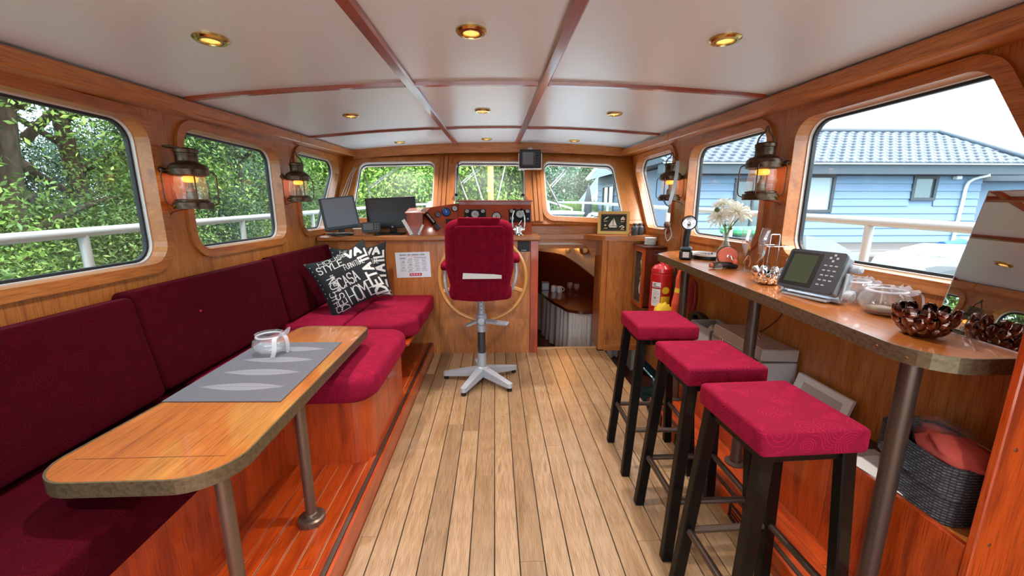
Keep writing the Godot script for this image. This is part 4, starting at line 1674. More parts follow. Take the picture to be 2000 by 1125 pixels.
func siding(parent: Node3D, T: Callable, u0: float, u1: float, y0: float, y1: float, step: float, m: Material, cuts: Array) -> void:
	# overlapping boards, each a part; cuts are openings [u0, y0, u1, y1]
	var y = y0
	while y < y1 - 0.01:
		var top = minf(y + step, y1)
		var runs = [[u0, u1]]
		for c in cuts:
			if c[1] < top - 0.02 and c[3] > y + 0.02:
				var nr = []
				for r in runs:
					if c[0] > r[0]:
						nr.append([r[0], minf(c[0], r[1])])
					if c[2] < r[1]:
						nr.append([maxf(c[2], r[0]), r[1]])
				runs = nr
		for r in runs:
			if r[1] - r[0] < 0.02:
				continue
			var s = mb()
			var mid: Vector3 = T.call(Vector2((r[0] + r[1]) / 2, (y + top) / 2), -0.02)
			var p = [T.call(Vector2(r[0], y), 0.045), T.call(Vector2(r[1], y), 0.045), T.call(Vector2(r[1], top - 0.004), 0.012), T.call(Vector2(r[0], top - 0.004), 0.012)]
			face(s, p, mid)
			face(s, [T.call(Vector2(r[0], y), 0.0), T.call(Vector2(r[1], y), 0.0), p[1], p[0]], T.call(Vector2((r[0] + r[1]) / 2, y + 0.1), 0.02))
			part("siding_board", s, m, parent)
		y = top

func house_window(parent: Node3D, T: Callable, u0: float, y0: float, u1: float, y1: float, frame: Material, pane: Material, bar := false) -> void:
	var s = mb()
	var o = PackedVector2Array([Vector2(u0, y0), Vector2(u1, y0), Vector2(u1, y1), Vector2(u0, y1)])
	var i = PackedVector2Array([Vector2(u0 + 0.1, y0 + 0.1), Vector2(u1 - 0.1, y0 + 0.1), Vector2(u1 - 0.1, y1 - 0.1), Vector2(u0 + 0.1, y1 - 0.1)])
	ring(s, o, i, T, -0.03, 0.08)
	var f = part("window", s, frame, parent)
	s = mb()
	plate(s, i, T, 0.0, 0.02)
	part("pane", s, pane, f)
	if bar:
		s = mb()
		beam(s, T.call(Vector2((u0 + u1) / 2, y0 + 0.1), 0.03), T.call(Vector2((u0 + u1) / 2, y1 - 0.1), 0.03), 0.07, 0.06)
		part("mullion", s, frame, f)

func houses() -> void:
	M.siding = mat(rgb(116, 142, 168), 0.7)
	M.siding_dark = mat(rgb(97, 121, 144), 0.7)
	M.fascia = mat(rgb(62, 76, 87), 0.6)
	M.tile = mat(rgb(74, 86, 101), 0.55)
	M.tile_b = mat(rgb(84, 96, 111), 0.5)
	M.frame_dark = mat(rgb(56, 66, 74), 0.5)
	M.house_pane = coat(mat(rgb(77, 94, 97), 0.2), 1.0, 0.03)
	M.house_pane_pale = coat(mat(rgb(160, 174, 179), 0.3), 0.6, 0.1)
	var h = thing("blue_house", "pale blue boarded house with a grey tiled hip roof beyond the starboard windows", "house", Vector3.ZERO)
	var zf = -13.8
	var x0 = 6.0
	var x1 = 17.1
	var yb = 0.12
	var ye = 2.72
	var F = func(p: Vector2, d: float) -> Vector3: return Vector3(p.x, p.y, zf + d)
	var s = mb()
	bx(s, Vector3(x0, yb - 0.3, zf - 3.0), Vector3(x1, ye, zf))
	part("wall", s, M.siding, h)
	var cuts = [[10.2, 1.17, 11.75, 2.45], [14.55, 1.58, 15.45, 2.42], [8.2, 0.15, 9.6, 2.32]]
	siding(h, F, x0, x1, yb, ye - 0.28, 0.255, M.siding, cuts)
	house_window(h, F, 10.2, 1.17, 11.75, 2.45, M.frame_dark, M.house_pane_pale)
	house_window(h, F, 14.55, 1.58, 15.45, 2.42, M.frame_dark, M.house_pane)
	house_window(h, F, 8.2, 0.15, 9.6, 2.32, M.frame_dark, M.house_pane, true)
	s = mb()
	bx(s, Vector3(x0 - 0.5, ye - 0.28, zf + 0.02), Vector3(x1 + 1.2, ye + 0.05, zf + 0.5))
	part("fascia", s, M.fascia, h)
	s = mb()
	bx(s, Vector3(x0 - 0.55, ye + 0.02, zf + 0.5), Vector3(x1 + 1.25, ye + 0.10, zf + 0.6), 0.03)
	part("gutter", s, M.white, h)
	s = mb()
	tube(s, curve([Vector3(16.75, ye - 0.3, zf + 0.5), Vector3(16.5, ye - 0.5, zf + 0.12), Vector3(16.45, 1.5, zf + 0.1), Vector3(16.40, yb, zf + 0.1)], 4), 0.05, 8)
	part("downpipe", s, M.white, h)
	s = mb()
	bx(s, Vector3(15.95, ye - 0.42, zf + 0.04), Vector3(16.15, ye - 0.3, zf + 0.2), 0.02)
	part("wall_lamp", s, M.white, h)
	# roof: eaves at zf + 0.6, ridge 1.55 m behind the wall
	var e0 = Vector3(x0 - 0.55, ye + 0.06, zf + 0.6)
	var e1 = Vector3(x1 + 1.25, ye + 0.06, zf + 0.6)
	var r0 = Vector3(x0 - 0.55, 4.10, zf - 1.5)
	var r1 = Vector3(16.75, 4.10, zf - 1.5)
	var b0 = Vector3(x0 - 0.55, ye + 0.06, zf - 3.6)
	var b1 = Vector3(x1 + 1.25, ye + 0.06, zf - 3.6)
	s = mb()
	var c = (e0 + e1 + b0 + b1) / 4.0
	face(s, [e0, e1, r1, r0], c)
	face(s, [b0, b1, r1, r0], c)
	face(s, [e1, b1, r1], c)
	face(s, [e0, b0, r0], c)
	face(s, [e0, e1, b1, b0], r0)
	var roof = part("roof", s, M.fascia, h)
	# pantiles laid in courses up the slope
	var slope = (r0 - e0)
	var up = slope.normalized()
	var rows = 11
	var len_up = slope.length() / rows
	var nrm = Vector3.RIGHT.cross(up).normalized()
	if nrm.y < 0.0:
		nrm = -nrm
	var tile_mesh: Array = []
	for v in 2:
		var ts = mb()
		ts.set_smooth_group(1)
		var n = 5
		for k in n:
			var u = [float(k) / n, float(k + 1) / n]
			var pts = []
			for q in u:
				var lift = sin(q * TAU) * 0.024 + 0.03
				pts.append(Vector3(q * 0.34, 0, 0) + nrm * (lift + 0.022))
				pts.append(Vector3(q * 0.34, 0, 0) + nrm * lift + up * (len_up + 0.03))
			quad(ts, pts[0], pts[2], pts[3], pts[1])
			var low = Vector3(u[0] * 0.34, 0, 0)
			var low2 = Vector3(u[1] * 0.34, 0, 0)
			quad(ts, low, low2, pts[2], pts[0])
		ts.generate_normals()
		tile_mesh.append(ts.commit())
	var tiles = []
	for j in rows:
		var lim: float = lerpf(e1.x, r1.x, (j + 0.5) / rows)
		var x = e0.x + (0.17 if j % 2 else 0.0)
		while x + 0.34 < lim:
			tiles.append(Vector3(x, 0, 0) + Vector3(0, e0.y, e0.z) + up * len_up * j)
			x += 0.34
	var counted = 0
	var rest = mb()
	for t in tiles:
		# in view first: those right of the window post
		if counted < 300 and t.x > 8.6:
			part_mesh("tile", tile_mesh[counted % 2], M.tile if counted % 3 else M.tile_b, roof, t)
			counted += 1
		else:
			rest.append_from(tile_mesh[0], 0, Transform3D(Basis(), t))
	var ro = part("more_tiles", rest, M.tile, roof)
	ro.set_meta("kind", "stuff")
	s = mb()
	tube(s, [r0 + Vector3(0, 0.05, 0), r1 + Vector3(0, 0.05, 0)], 0.1, 8)
	part("ridge_cap", s, M.fascia, roof)
	s = mb()
	tube(s, [r1 + Vector3(0, 0.05, 0), e1 + Vector3(0, 0.06, 0)], 0.09, 8)
	part("hip_cap", s, M.fascia, roof)
	# a lower blue annex to the right
	var an = thing("house_annex", "low blue annex with a dark fascia at the right of the blue house", "building")
	s = mb()
	bx(s, Vector3(17.15, yb, zf - 3.0), Vector3(24, 2.3, zf - 1.0))
	part("wall", s, M.siding_dark, an)
	s = mb()
	bx(s, Vector3(17.15, 2.3, zf - 3.2), Vector3(24, 2.7, zf - 0.7))
	part("fascia", s, M.fascia, an)
	s = mb()
	bx(s, Vector3(20.3, yb, zf - 1.0), Vector3(20.5, 2.3, zf - 0.9))
	part("corner_board", s, M.white, an)
	# the gabled blue house further along the quay
	var g = thing("gabled_house", "slate blue boarded house end with glazed doors, seen in the starboard windscreen pane", "house")
	var A = func(p: Vector2, d: float) -> Vector3: return Vector3(6.2 - d, p.y, p.x)
	s = mb()
	bx(s, Vector3(6.2, 0.1, -24.5), Vector3(11, 3.0, -17.5))
	part("wall", s, M.siding_dark, g)
	siding(g, A, -24.4, -17.6, 0.12, 3.0, 0.36, M.siding_dark, [[-23.2, 0.12, -21.0, 2.5], [-19.6, 0.4, -18.3, 2.4]])
	house_window(g, A, -23.2, 0.12, -21.0, 2.5, M.frame_dark, M.house_pane, true)
	house_window(g, A, -19.6, 0.4, -18.3, 2.4, M.frame_dark, M.house_pane)
	s = mb()
	var gp = [Vector3(5.6, 2.9, -24.9), Vector3(5.6, 2.9, -17.3), Vector3(8.6, 6.4, -17.3), Vector3(8.6, 6.4, -24.9)]
	face(s, gp, Vector3(9, 2, -21))
	face(s, [Vector3(11.6, 2.9, -24.9), Vector3(11.6, 2.9, -17.3), gp[2], gp[3]], Vector3(8, 2, -21))
	part("roof", s, M.fascia, g)
	s = mb()
	face(s, [Vector3(6.2, 3.0, -17.5), Vector3(11, 3.0, -17.5), Vector3(8.6, 6.2, -17.5)], Vector3(8, 3, -20))
	face(s, [Vector3(6.2, 3.0, -24.5), Vector3(11, 3.0, -24.5), Vector3(8.6, 6.2, -24.5)], Vector3(8, 3, -20))
	part("gable", s, M.siding_dark, g)
	s = mb()
	beam(s, gp[0] + Vector3(0, 0.05, -0.05), gp[3] + Vector3(0, 0.05, -0.05), 0.12, 0.2)
	part("barge_board", s, M.white, g)
	# a white house beyond
	var wh = thing("white_house", "white gabled house with a brown tiled side roof beyond the parasol", "house")
	s = mb()
	var H = func(p: Vector2, d: float) -> Vector3: return Vector3(p.x, p.y, -34.0 + d)
	plate(s, PackedVector2Array([Vector2(8.4, 0.1), Vector2(13.0, 0.1), Vector2(13.0, 3.2), Vector2(11.0, 5.6), Vector2(8.4, 2.2)]), H, -5.0, 0.0)
	part("wall", s, M.white, wh)
	house_window(wh, H, 10.2, 2.7, 11.0, 3.9, M.frame_dark, M.house_pane)
	s = mb()
	beam(s, Vector3(8.0, 1.75, -33.9), Vector3(11.1, 5.8, -33.9), 0.4, 0.25)
	part("barge_board", s, M.white_gloss, wh)
	s = mb()
	face(s, [Vector3(8.0, 1.8, -34), Vector3(11.1, 5.85, -34), Vector3(11.1, 5.85, -39), Vector3(8.0, 1.8, -39)], Vector3(11, 1, -36))
	part("roof", s, M.fascia, wh)
	s = mb()
	for k in 6:
		bx(s, Vector3(11.3, 2.2 + k * 0.28, -33.6 + k * -0.06), Vector3(13.4, 2.42 + k * 0.28, -33.3 + k * -0.06), 0.03)
	part("tile_courses", s, mat(rgb(140, 118, 108), 0.8), wh)

func boats_and_rails() -> void:
	# the boat's own deck: side decks, coachroof, rails, mast
	var d = structure("deck", "white side decks and coachroof of the boat")
	var s = mb()
	bx(s, Vector3(-2.3, 0.35, -9.5), Vector3(XL - 0.1, 0.42, 2.0))
	part("side_deck", s, M.deck_cream, d)
	s = mb()
	bx(s, Vector3(XR + 0.1, 0.35, -9.5), Vector3(2.25, 0.42, 2.0))
	part("side_deck", s, M.deck_cream, d)
	s = mb()
	var cr = PackedVector2Array([Vector2(-1.7, -4.06), Vector2(1.6, -4.06), Vector2(1.45, -6.0), Vector2(0.9, -8.2), Vector2(-0.95, -8.2), Vector2(-1.5, -6.0)])
	plate(s, cr, flat_xz, 1.08, 1.16)
	for i in range(1, cr.size()):
		var j = (i + 1) % cr.size()
		face(s, [flat_xz(cr[i], 0.36), flat_xz(cr[j], 0.36), flat_xz(cr[j], 1.09), flat_xz(cr[i], 1.09)], Vector3(0, 0.8, -6))
	part("coachroof", s, M.deck_white, d)
	s = mb()
	plate(s, PackedVector2Array([Vector2(-2.25, -8.0), Vector2(2.2, -8.0), Vector2(1.2, -11.5), Vector2(0, -13.0), Vector2(-1.2, -11.5)]), flat_xz, 0.36, 0.44)
	part("foredeck", s, M.deck_cream, d)
	s = mb()
	bx(s, Vector3(-2.2, -0.08, 1.42), Vector3(2.2, 0.0, 5.5))
	part("bounce_after_deck", s, M.white, d)  # unseen white deck, added to bounce daylight onto the ceiling
	s = mb()
	for sx in [-1.0, 1.0]:
		beam(s, Vector3(-0.02 + 2.24 * sx, -0.2, 2.0), Vector3(-0.02 + 2.24 * sx, -0.2, -8.0), 0.06, 1.5)
		beam(s, Vector3(-0.02 + 2.24 * sx, -0.2, -8.0), Vector3(1.2 * sx, -0.2, -11.5), 0.06, 1.5)
		beam(s, Vector3(1.2 * sx, -0.2, -11.5), Vector3(0, -0.2, -13.0), 0.06, 1.5)
	part("topsides", s, mat(rgb(44, 62, 84), 0.3), d)
	for side in 2:
		var x: float = [-2.16, 2.12][side]
		var rail = thing("deck_rail", ["white painted deck rail outside the port windows", "white painted deck rail outside the starboard windows"][side], "railing", Vector3(x, 0.42, 0))
		var yr = func(z: float) -> float: return ([0.795, 0.845][side]) - 0.022 * z
		s = mb()
		var path = []
		for k in 15:
			var z = 1.6 - k * 0.75
			path.append(Vector3(0, yr.call(z), z))
		path.append(Vector3([0.5, -0.5][side], yr.call(-10.2), -10.2))
		tube(s, path, 0.026, 10)
		part("top_rail", s, M.deck_white, rail)
		for z in [0.5, -0.9, -2.2, -3.55, -4.9, -6.2, -7.6]:
			s = mb()
			tube(s, [Vector3(0, 0.0, z), Vector3(0, yr.call(z), z)], 0.022, 8)
			part("post", s, M.deck_white, rail)
	var mast = thing("mast", "varnished yellow wooden mast with white stays ahead of the windscreen", "mast", Vector3(-0.075, 1.16, -7.6))
	s = mb()
	lathe(s, [Vector2(0.07, 0.0), Vector2(0.055, 0.1), Vector2(0.048, 4.2), Vector2(0, 4.22)], 14)
	part("spar", s, mat(rgb(226, 166, 82), 0.35), mast)
	for q in [[-0.12, 0.02, -0.95, 3.0], [0.12, 0.02, 0.75, 3.0]]:
		s = mb()
		tube(s, [Vector3(q[0] * 0.4, q[1], 0.1), Vector3(q[2], q[3], 0.5)], 0.011, 6)
		part("stay", s, M.deck_white, mast)
	s = mb()
	bx(s, Vector3(-0.14, 0.0, -0.1), Vector3(0.14, 0.09, 0.14), 0.02)
	part("mast_step", s, M.deck_white, mast)
	# wipers across the windscreen
	var front = func(p: Vector2, dd: float) -> Vector3:
		return Vector3(p.x, p.y, -3.97 - 0.84 * (p.y - 1.24)) + Vector3(0, -0.643, -0.766) * dd
	var wl = ["wiper arm outside the port windscreen pane", "wiper arm outside the centre windscreen pane", "wiper arm outside the starboard windscreen pane"]
	var wp = [[-0.98, 1.92, -1.32, 1.63], [-0.10, 1.92, -0.36, 1.68], [0.86, 1.92, 0.58, 1.64]]
	for k in 3:
		var wi = thing("wiper", wl[k], "wiper")
		s = mb()
		for o in [0.0, 0.03]:
			beam(s, front.call(Vector2(wp[k][0] + o, wp[k][1]), 0.07), front.call(Vector2(wp[k][2] + o, wp[k][3]), 0.07), 0.008, 0.008)
		part("arm", s, M.light_grey, wi)
		s = mb()
		beam(s, front.call(Vector2(wp[k][2] - 0.06, wp[k][3] + 0.14), 0.06), front.call(Vector2(wp[k][2] + 0.10, wp[k][3] - 0.24), 0.06), 0.012, 0.012)
		part("blade", s, M.plastic_grey, wi)
	# things on the coachroof and beyond
	var v = thing("deck_cowl", "rounded white cowl on deck at the port edge of the starboard windscreen pane", "vent cowl", Vector3(0.78, 1.16, -6.6))
	s = mb()
	lathe(s, [Vector2(0.11, 0.0), Vector2(0.12, 0.2), Vector2(0.10, 0.29), Vector2(0.05, 0.33), Vector2(0, 0.34)], 16, false)
	part("hood", s, M.deck_white, v)
	var v2 = thing("deck_cowl", "rounded white cowl on deck beside the black monitor", "vent cowl", Vector3(-0.98, 1.16, -6.4))
	s = mb()
	lathe(s, [Vector2(0.09, 0.0), Vector2(0.10, 0.2), Vector2(0.08, 0.28), Vector2(0.04, 0.31), Vector2(0, 0.315)], 16, false)
	part("hood", s, M.deck_white, v2)
	var bt = thing("moored_boat", "white moored cabin boat with a blue window ahead on the starboard side", "boat", Vector3(2.05, -1.25, -15.5))
	s = mb()
	plate(s, fillet([Vector2(-1.2, -3), Vector2(1.2, -3), Vector2(1.2, 2.0), Vector2(-1.2, 2.0)], 0.4), flat_xz, -0.2, 1.3)
	part("hull", s, M.deck_white, bt)
	s = mb()
	bx(s, Vector3(-0.95, 1.3, -2.2), Vector3(0.95, 2.35, 1.4), 0.08)
	part("cabin", s, M.deck_white, bt)
	s = mb()
	bx(s, Vector3(-0.6, 1.5, 1.38), Vector3(0.45, 2.1, 1.43), 0.01)
	part("window", s, coat(mat(rgb(116, 150, 190), 0.2), 1.0, 0.05), bt)
	s = mb()
	bx(s, Vector3(-1.05, 2.35, -2.4), Vector3(1.05, 2.45, 1.6), 0.03)
	part("cabin_roof", s, M.light_grey, bt)
	s = mb()
	beam(s, Vector3(-0.3, 2.9, 0), Vector3(0.9, 2.55, 0), 0.06, 0.06)
	beam(s, Vector3(0.9, 2.55, 0), Vector3(0.9, 2.4, 0), 0.06, 0.06)
	part("folded_mast", s, M.deck_white, bt)
	var bt2 = thing("moored_boat", "pale blue wheelhouse of a boat moored behind the mast", "boat", Vector3(-0.3, -1.0, -14.6))
	s = mb()
	plate(s, fillet([Vector2(-1.3, -3), Vector2(1.3, -3), Vector2(1.3, 1.0), Vector2(-1.3, 1.0)], 0.4), flat_xz, -0.2, 1.4)
	part("hull", s, M.deck_white, bt2)
	s = mb()
	bx(s, Vector3(-0.75, 1.4, -1.5), Vector3(0.75, 2.45, 0.5), 0.1)
	part("wheelhouse", s, M.house_pane_pale, bt2)
	s = mb()
	bx(s, Vector3(-0.8, 2.42, -1.6), Vector3(0.8, 2.52, 0.6), 0.04)
	part("wheelhouse_roof", s, M.deck_white, bt2)
	var um = thing("parasol", "closed dark grey parasol on the quay terrace", "parasol", Vector3(5.2, 0.1, -22.6))
	s = mb()
	lathe(s, [Vector2(0.03, 0), Vector2(0.03, 0.5)], 8)
	part("pole", s, M.deck_white, um)
	s = mb()
	lathe(s, [Vector2(0.12, 0.45), Vector2(0.24, 0.7), Vector2(0.2, 1.6), Vector2(0.07, 2.3), Vector2(0, 2.5)], 12, false)
	part("canopy", s, mat(rgb(70, 80, 92), 0.9), um)
	var tr = thing("terrace_rail", "white slanting terrace rail on the quay in the starboard windscreen pane", "railing", Vector3(0, 0.1, -17.2))
	s = mb()
	beam(s, Vector3(4.1, 0.95, 0), Vector3(7.2, 0.95, 0), 0.12, 0.16)
	part("top_rail", s, M.deck_white, tr)
	for x in [4.15, 5.1, 6.1]:
		s = mb()
		beam(s, Vector3(x, 0.0, 0), Vector3(x, 0.9, 0), 0.12, 0.12)
		part("post", s, M.deck_white, tr)
	s = mb()
	beam(s, Vector3(3.4, 0.05, 0), Vector3(4.1, 0.95, 0), 0.12, 0.14)
	part("brace", s, M.deck_white, tr)
	# the quay edge and what lies there, outside the starboard windows
	var dk = thing("jetty", "weathered grey plank jetty in front of the blue house", "jetty", Vector3(0, 0, 0))
	for k in 5:
		s = mb()
		bx(s, Vector3(5.8, 0.02, -11.7 + k * 0.34), Vector3(19, 0.10, -11.7 + k * 0.34 + 0.32), 0.01)
		part("plank", s, mat([rgb(98, 95, 90), rgb(84, 81, 78), rgb(108, 105, 100)][k % 3], 0.9), dk)
	s = mb()
	bx(s, Vector3(5.8, -0.25, -10.0), Vector3(19, 0.02, -9.95))
	part("fender_board", s, M.earth, dk)
	for k in 8:
		s = mb()
		tube(s, [Vector3(6.2 + k * 1.7, -1.3, -9.9), Vector3(6.2 + k * 1.7, 0.05, -9.9)], 0.09, 8)
		part("pile", s, M.earth, dk)
	var tp = thing("tarpaulin_boat", "boat under a grey peaked tarpaulin alongside the jetty", "boat", Vector3(6.95, -0.5, -8.3), 0.1)
	s = mb()
	plate(s, fillet([Vector2(-0.95, -0.7), Vector2(0.95, -0.7), Vector2(0.95, 0.7), Vector2(-0.95, 0.7)], 0.35), flat_xz, -0.2, 0.55)
	part("hull", s, M.deck_white, tp)
	s = mb()
	var pk = [Vector3(-0.35, 1.28, 0), Vector3(0.25, 1.2, 0)]
	var ed = [Vector3(-0.95, 0.55, -0.75), Vector3(0.95, 0.55, -0.75), Vector3(0.95, 0.55, 0.75), Vector3(-0.95, 0.55, 0.75)]
	var cc = Vector3(0, 0.7, 0)
	face(s, [ed[3], ed[2], pk[1], pk[0]], cc)
	face(s, [ed[0], ed[1], pk[1], pk[0]], cc)
	face(s, [ed[0], ed[3], pk[0]], cc)
	face(s, [ed[1], ed[2], pk[1]], cc)
	part("tarpaulin", s, mat(rgb(92, 98, 102), 0.85), tp)
	var db = thing("dinghy", "white clinker dinghy under a pale cover outside the large starboard window", "boat", Vector3(10.15, -0.14, -8.2), 0.12)
	s = mb()
	var hull = []
	for k in 7:
		var t = k / 6.0
		var wd = 0.62 * sqrt(maxf(0.0, 1.0 - pow(maxf(t * 1.25 - 0.25, 0.0), 2.2)))
		var ring_ = []
		for a in 7:
			var th = PI * a / 6.0
			ring_.append(Vector3(1.7 - t * 3.4, 0.55 + 0.12 * t * t - sin(th) * 0.6, cos(th) * wd * (0.7 + 0.3 * absf(cos(th)))))
		hull.append(ring_)
	for i in 6:
		for a in 6:
			face(s, [hull[i][a], hull[i][a + 1], hull[i + 1][a + 1], hull[i + 1][a]], Vector3(0, 0.5, 0))
	face(s, hull[0], Vector3(0, 0.5, 0))
	part("hull", s, M.deck_white, db)
	for k in 3:
		s = mb()
		var strake = []
		for i in 7:
			strake.append(hull[i][0].lerp(hull[i][2], 0.2 + 0.28 * k) + Vector3(0, 0, 0.015))
		tube(s, strake, 0.014, 5)
		part("strake", s, M.light_grey, db)
	s = mb()
	for i in 6:
		var q = [hull[i][0], hull[i + 1][0], hull[i + 1][6], hull[i][6]]
		var mid0: Vector3 = (hull[i][0] + hull[i][6]) * 0.5 + Vector3(0, 0.14, 0)
		var mid1: Vector3 = (hull[i + 1][0] + hull[i + 1][6]) * 0.5 + Vector3(0, 0.14 if i < 5 else 0.0, 0)
		face(s, [q[0], q[1], mid1, mid0], Vector3(0, 0, 0))
		face(s, [q[3], q[2], mid1, mid0], Vector3(0, 0, 0))
	part("cover", s, mat(rgb(136, 142, 148), 0.85), db)
	var bg = thing("sail_bag", "blue and white rolled bag lying on the jetty", "bag", Vector3(13.4, 0.1, -11.0), 0.3)
	s = mb()
	tube(s, curve([Vector3(-0.9, 0.16, 0), Vector3(-0.3, 0.18, 0.02), Vector3(0.1, 0.2, 0)], 4), 0.16, 10)
	part("blue_end", s, mat(rgb(40, 92, 170), 0.8), bg)
	s = mb()
	tube(s, curve([Vector3(0.1, 0.2, 0), Vector3(0.7, 0.22, 0.03), Vector3(1.3, 0.26, 0)], 4), 0.19, 10)
	part("white_end", s, M.deck_white, bg)
	var fd = thing("fender_ball", "rounded white boat cover beside the rail post outside the large starboard window", "boat cover", Vector3(8.45, -0.2, -8.0))
	s = mb()
	lathe(s, [Vector2(0.46, 0.0), Vector2(0.45, 0.3), Vector2(0.36, 0.55), Vector2(0.18, 0.66), Vector2(0, 0.68)], 14, false)
	part("cover", s, mat(rgb(150, 148, 144), 0.85), fd)
	var bin = thing("rubbish_bin", "dark grey bin with a green lid outside the middle starboard window", "bin", Vector3(6.7, -0.2, -10.4))
	s = mb()
	bx(s, Vector3(-0.5, 0.0, -0.4), Vector3(0.5, 0.85, 0.4), 0.05)
	part("body", s, mat(rgb(76, 90, 98), 0.6), bin)
	s = mb()
	bx(s, Vector3(-0.55, 0.85, -0.45), Vector3(0.55, 1.05, 0.45), 0.06)
	part("lid", s, mat(rgb(70, 160, 110), 0.6), bin)

# ---------------------------------------------------------------- loose furniture
func omni(parent: Node3D, at: Vector3, col: Color, energy: float, size: float) -> void:
	var l = OmniLight3D.new()
	l.name = "lamp_light"
	l.light_color = col
	l.light_energy = energy
	l.light_size = size
	l.omni_range = 8.0
	l.omni_attenuation = 2.0
	l.shadow_enabled = true
	l.position = at
	parent.add_child(l, true)

func build_table() -> void:
	var t = thing("saloon_table", "long varnished table with worn brass edge and round corners before the bench", "table", Vector3(0, 0.11, 0))
	var corners = [Vector2(-1.245, -0.95), Vector2(-0.72, -0.95), Vector2(-0.745, -2.31), Vector2(-1.15, -2.33)]
	var out_line = fillet(corners, [0.12, 0.14, 0.07, 0.07], 10)
	var inn = fillet(grow(corners, -0.006), [0.114, 0.134, 0.064, 0.064], 10)
	var s = mb()
	plate(s, inn, flat_xz, 0.553, 0.59)
	part("table_top", s, M.table_z, t)
	s = mb()
	ring(s, out_line, inn, flat_xz, 0.548, 0.5912)
	part("brass_edge", s, M.old_brass, t)
	# the border of the top, laid crosswise
	s = mb()
	plate(s, PackedVector2Array([Vector2(-1.19, -1.055), Vector2(-0.775, -1.055), Vector2(-0.775, -1.057), Vector2(-1.19, -1.057)]), flat_xz, 0.5902, 0.5904)
	part("inlay_line", s, M.dark_x, t)
	for p in [Vector2(-0.792, -1.05), Vector2(-0.775, -1.475)]:
		s = mb()
		lathe(s, [Vector2(0.0, 0.0), Vector2(0.052, 0.0), Vector2(0.052, 0.022), Vector2(0.044, 0.027), Vector2(0.026, 0.029), Vector2(0.024, 0.038), Vector2(0.0205, 0.042), Vector2(0.0205, 0.553)], 24, true, Transform3D(Basis(), Vector3(p.x, 0, p.y)))
		part("leg", s, M.tube, t)
	# the grey runner woven with leaves
	var im = Image.create(320, 512, false, Image.FORMAT_RGB8)
	var r = RandomNumberGenerator.new()
	r.seed = 3
	im.fill(rgb(96, 98, 106))
	for k in 9000:
		var v = r.randf_range(-14.0, 14.0)
		im.fill_rect(Rect2i(r.randi() % 320, r.randi() % 512, 2, 1), rgb(96 + int(v), 98 + int(v), 106 + int(v)))
	for k in 4:
		var c = Vector2(165.0, 80.0 + k * 112.0)
		for y in range(-26, 27):
			var hw = 124.0 * pow(maxf(0.0, 1.0 - absf(y) / 26.0), 0.55)
			im.fill_rect(Rect2i(int(c.x - hw), int(c.y + y), int(hw * 2.0), 1), rgb(130, 132, 142))
		stroke(im, [c - Vector2(118, 0), c + Vector2(118, 0)], 2.0, rgb(104, 106, 114))
	var mt = thing("table_runner", "grey woven table runner patterned with long leaves on the table", "runner", Vector3(0, 0.7015, 0))
	s = mb()
	var q = [Vector3(-1.215, 0, -1.39), Vector3(-0.785, 0, -1.375), Vector3(-0.805, 0, -2.02), Vector3(-1.225, 0, -2.03)]
	var uv = [Vector2(0, 1), Vector2(1, 1), Vector2(1, 0), Vector2(0, 0)]
	for k in [0, 3, 2, 0, 2, 1]:
		s.set_uv(uv[k])
		s.add_vertex(q[k] + Vector3(0, 0.0025, 0))
	for k in 4:
		for e in [[k, 0.0025], [(k + 1) % 4, 0.0025], [(k + 1) % 4, 0.0], [k, 0.0025], [(k + 1) % 4, 0.0], [k, 0.0]]:
			s.set_uv(uv[e[0]])
			s.add_vertex(q[e[0]] + Vector3(0, e[1], 0))
	part("weave", s, printed(im, 0.9), mt)
	glass_bowl(Vector3(-1.085, 0.7045, -1.875), "clear glass bowl with a white ribbon on the grey runner", 0.078, 0.10, true)

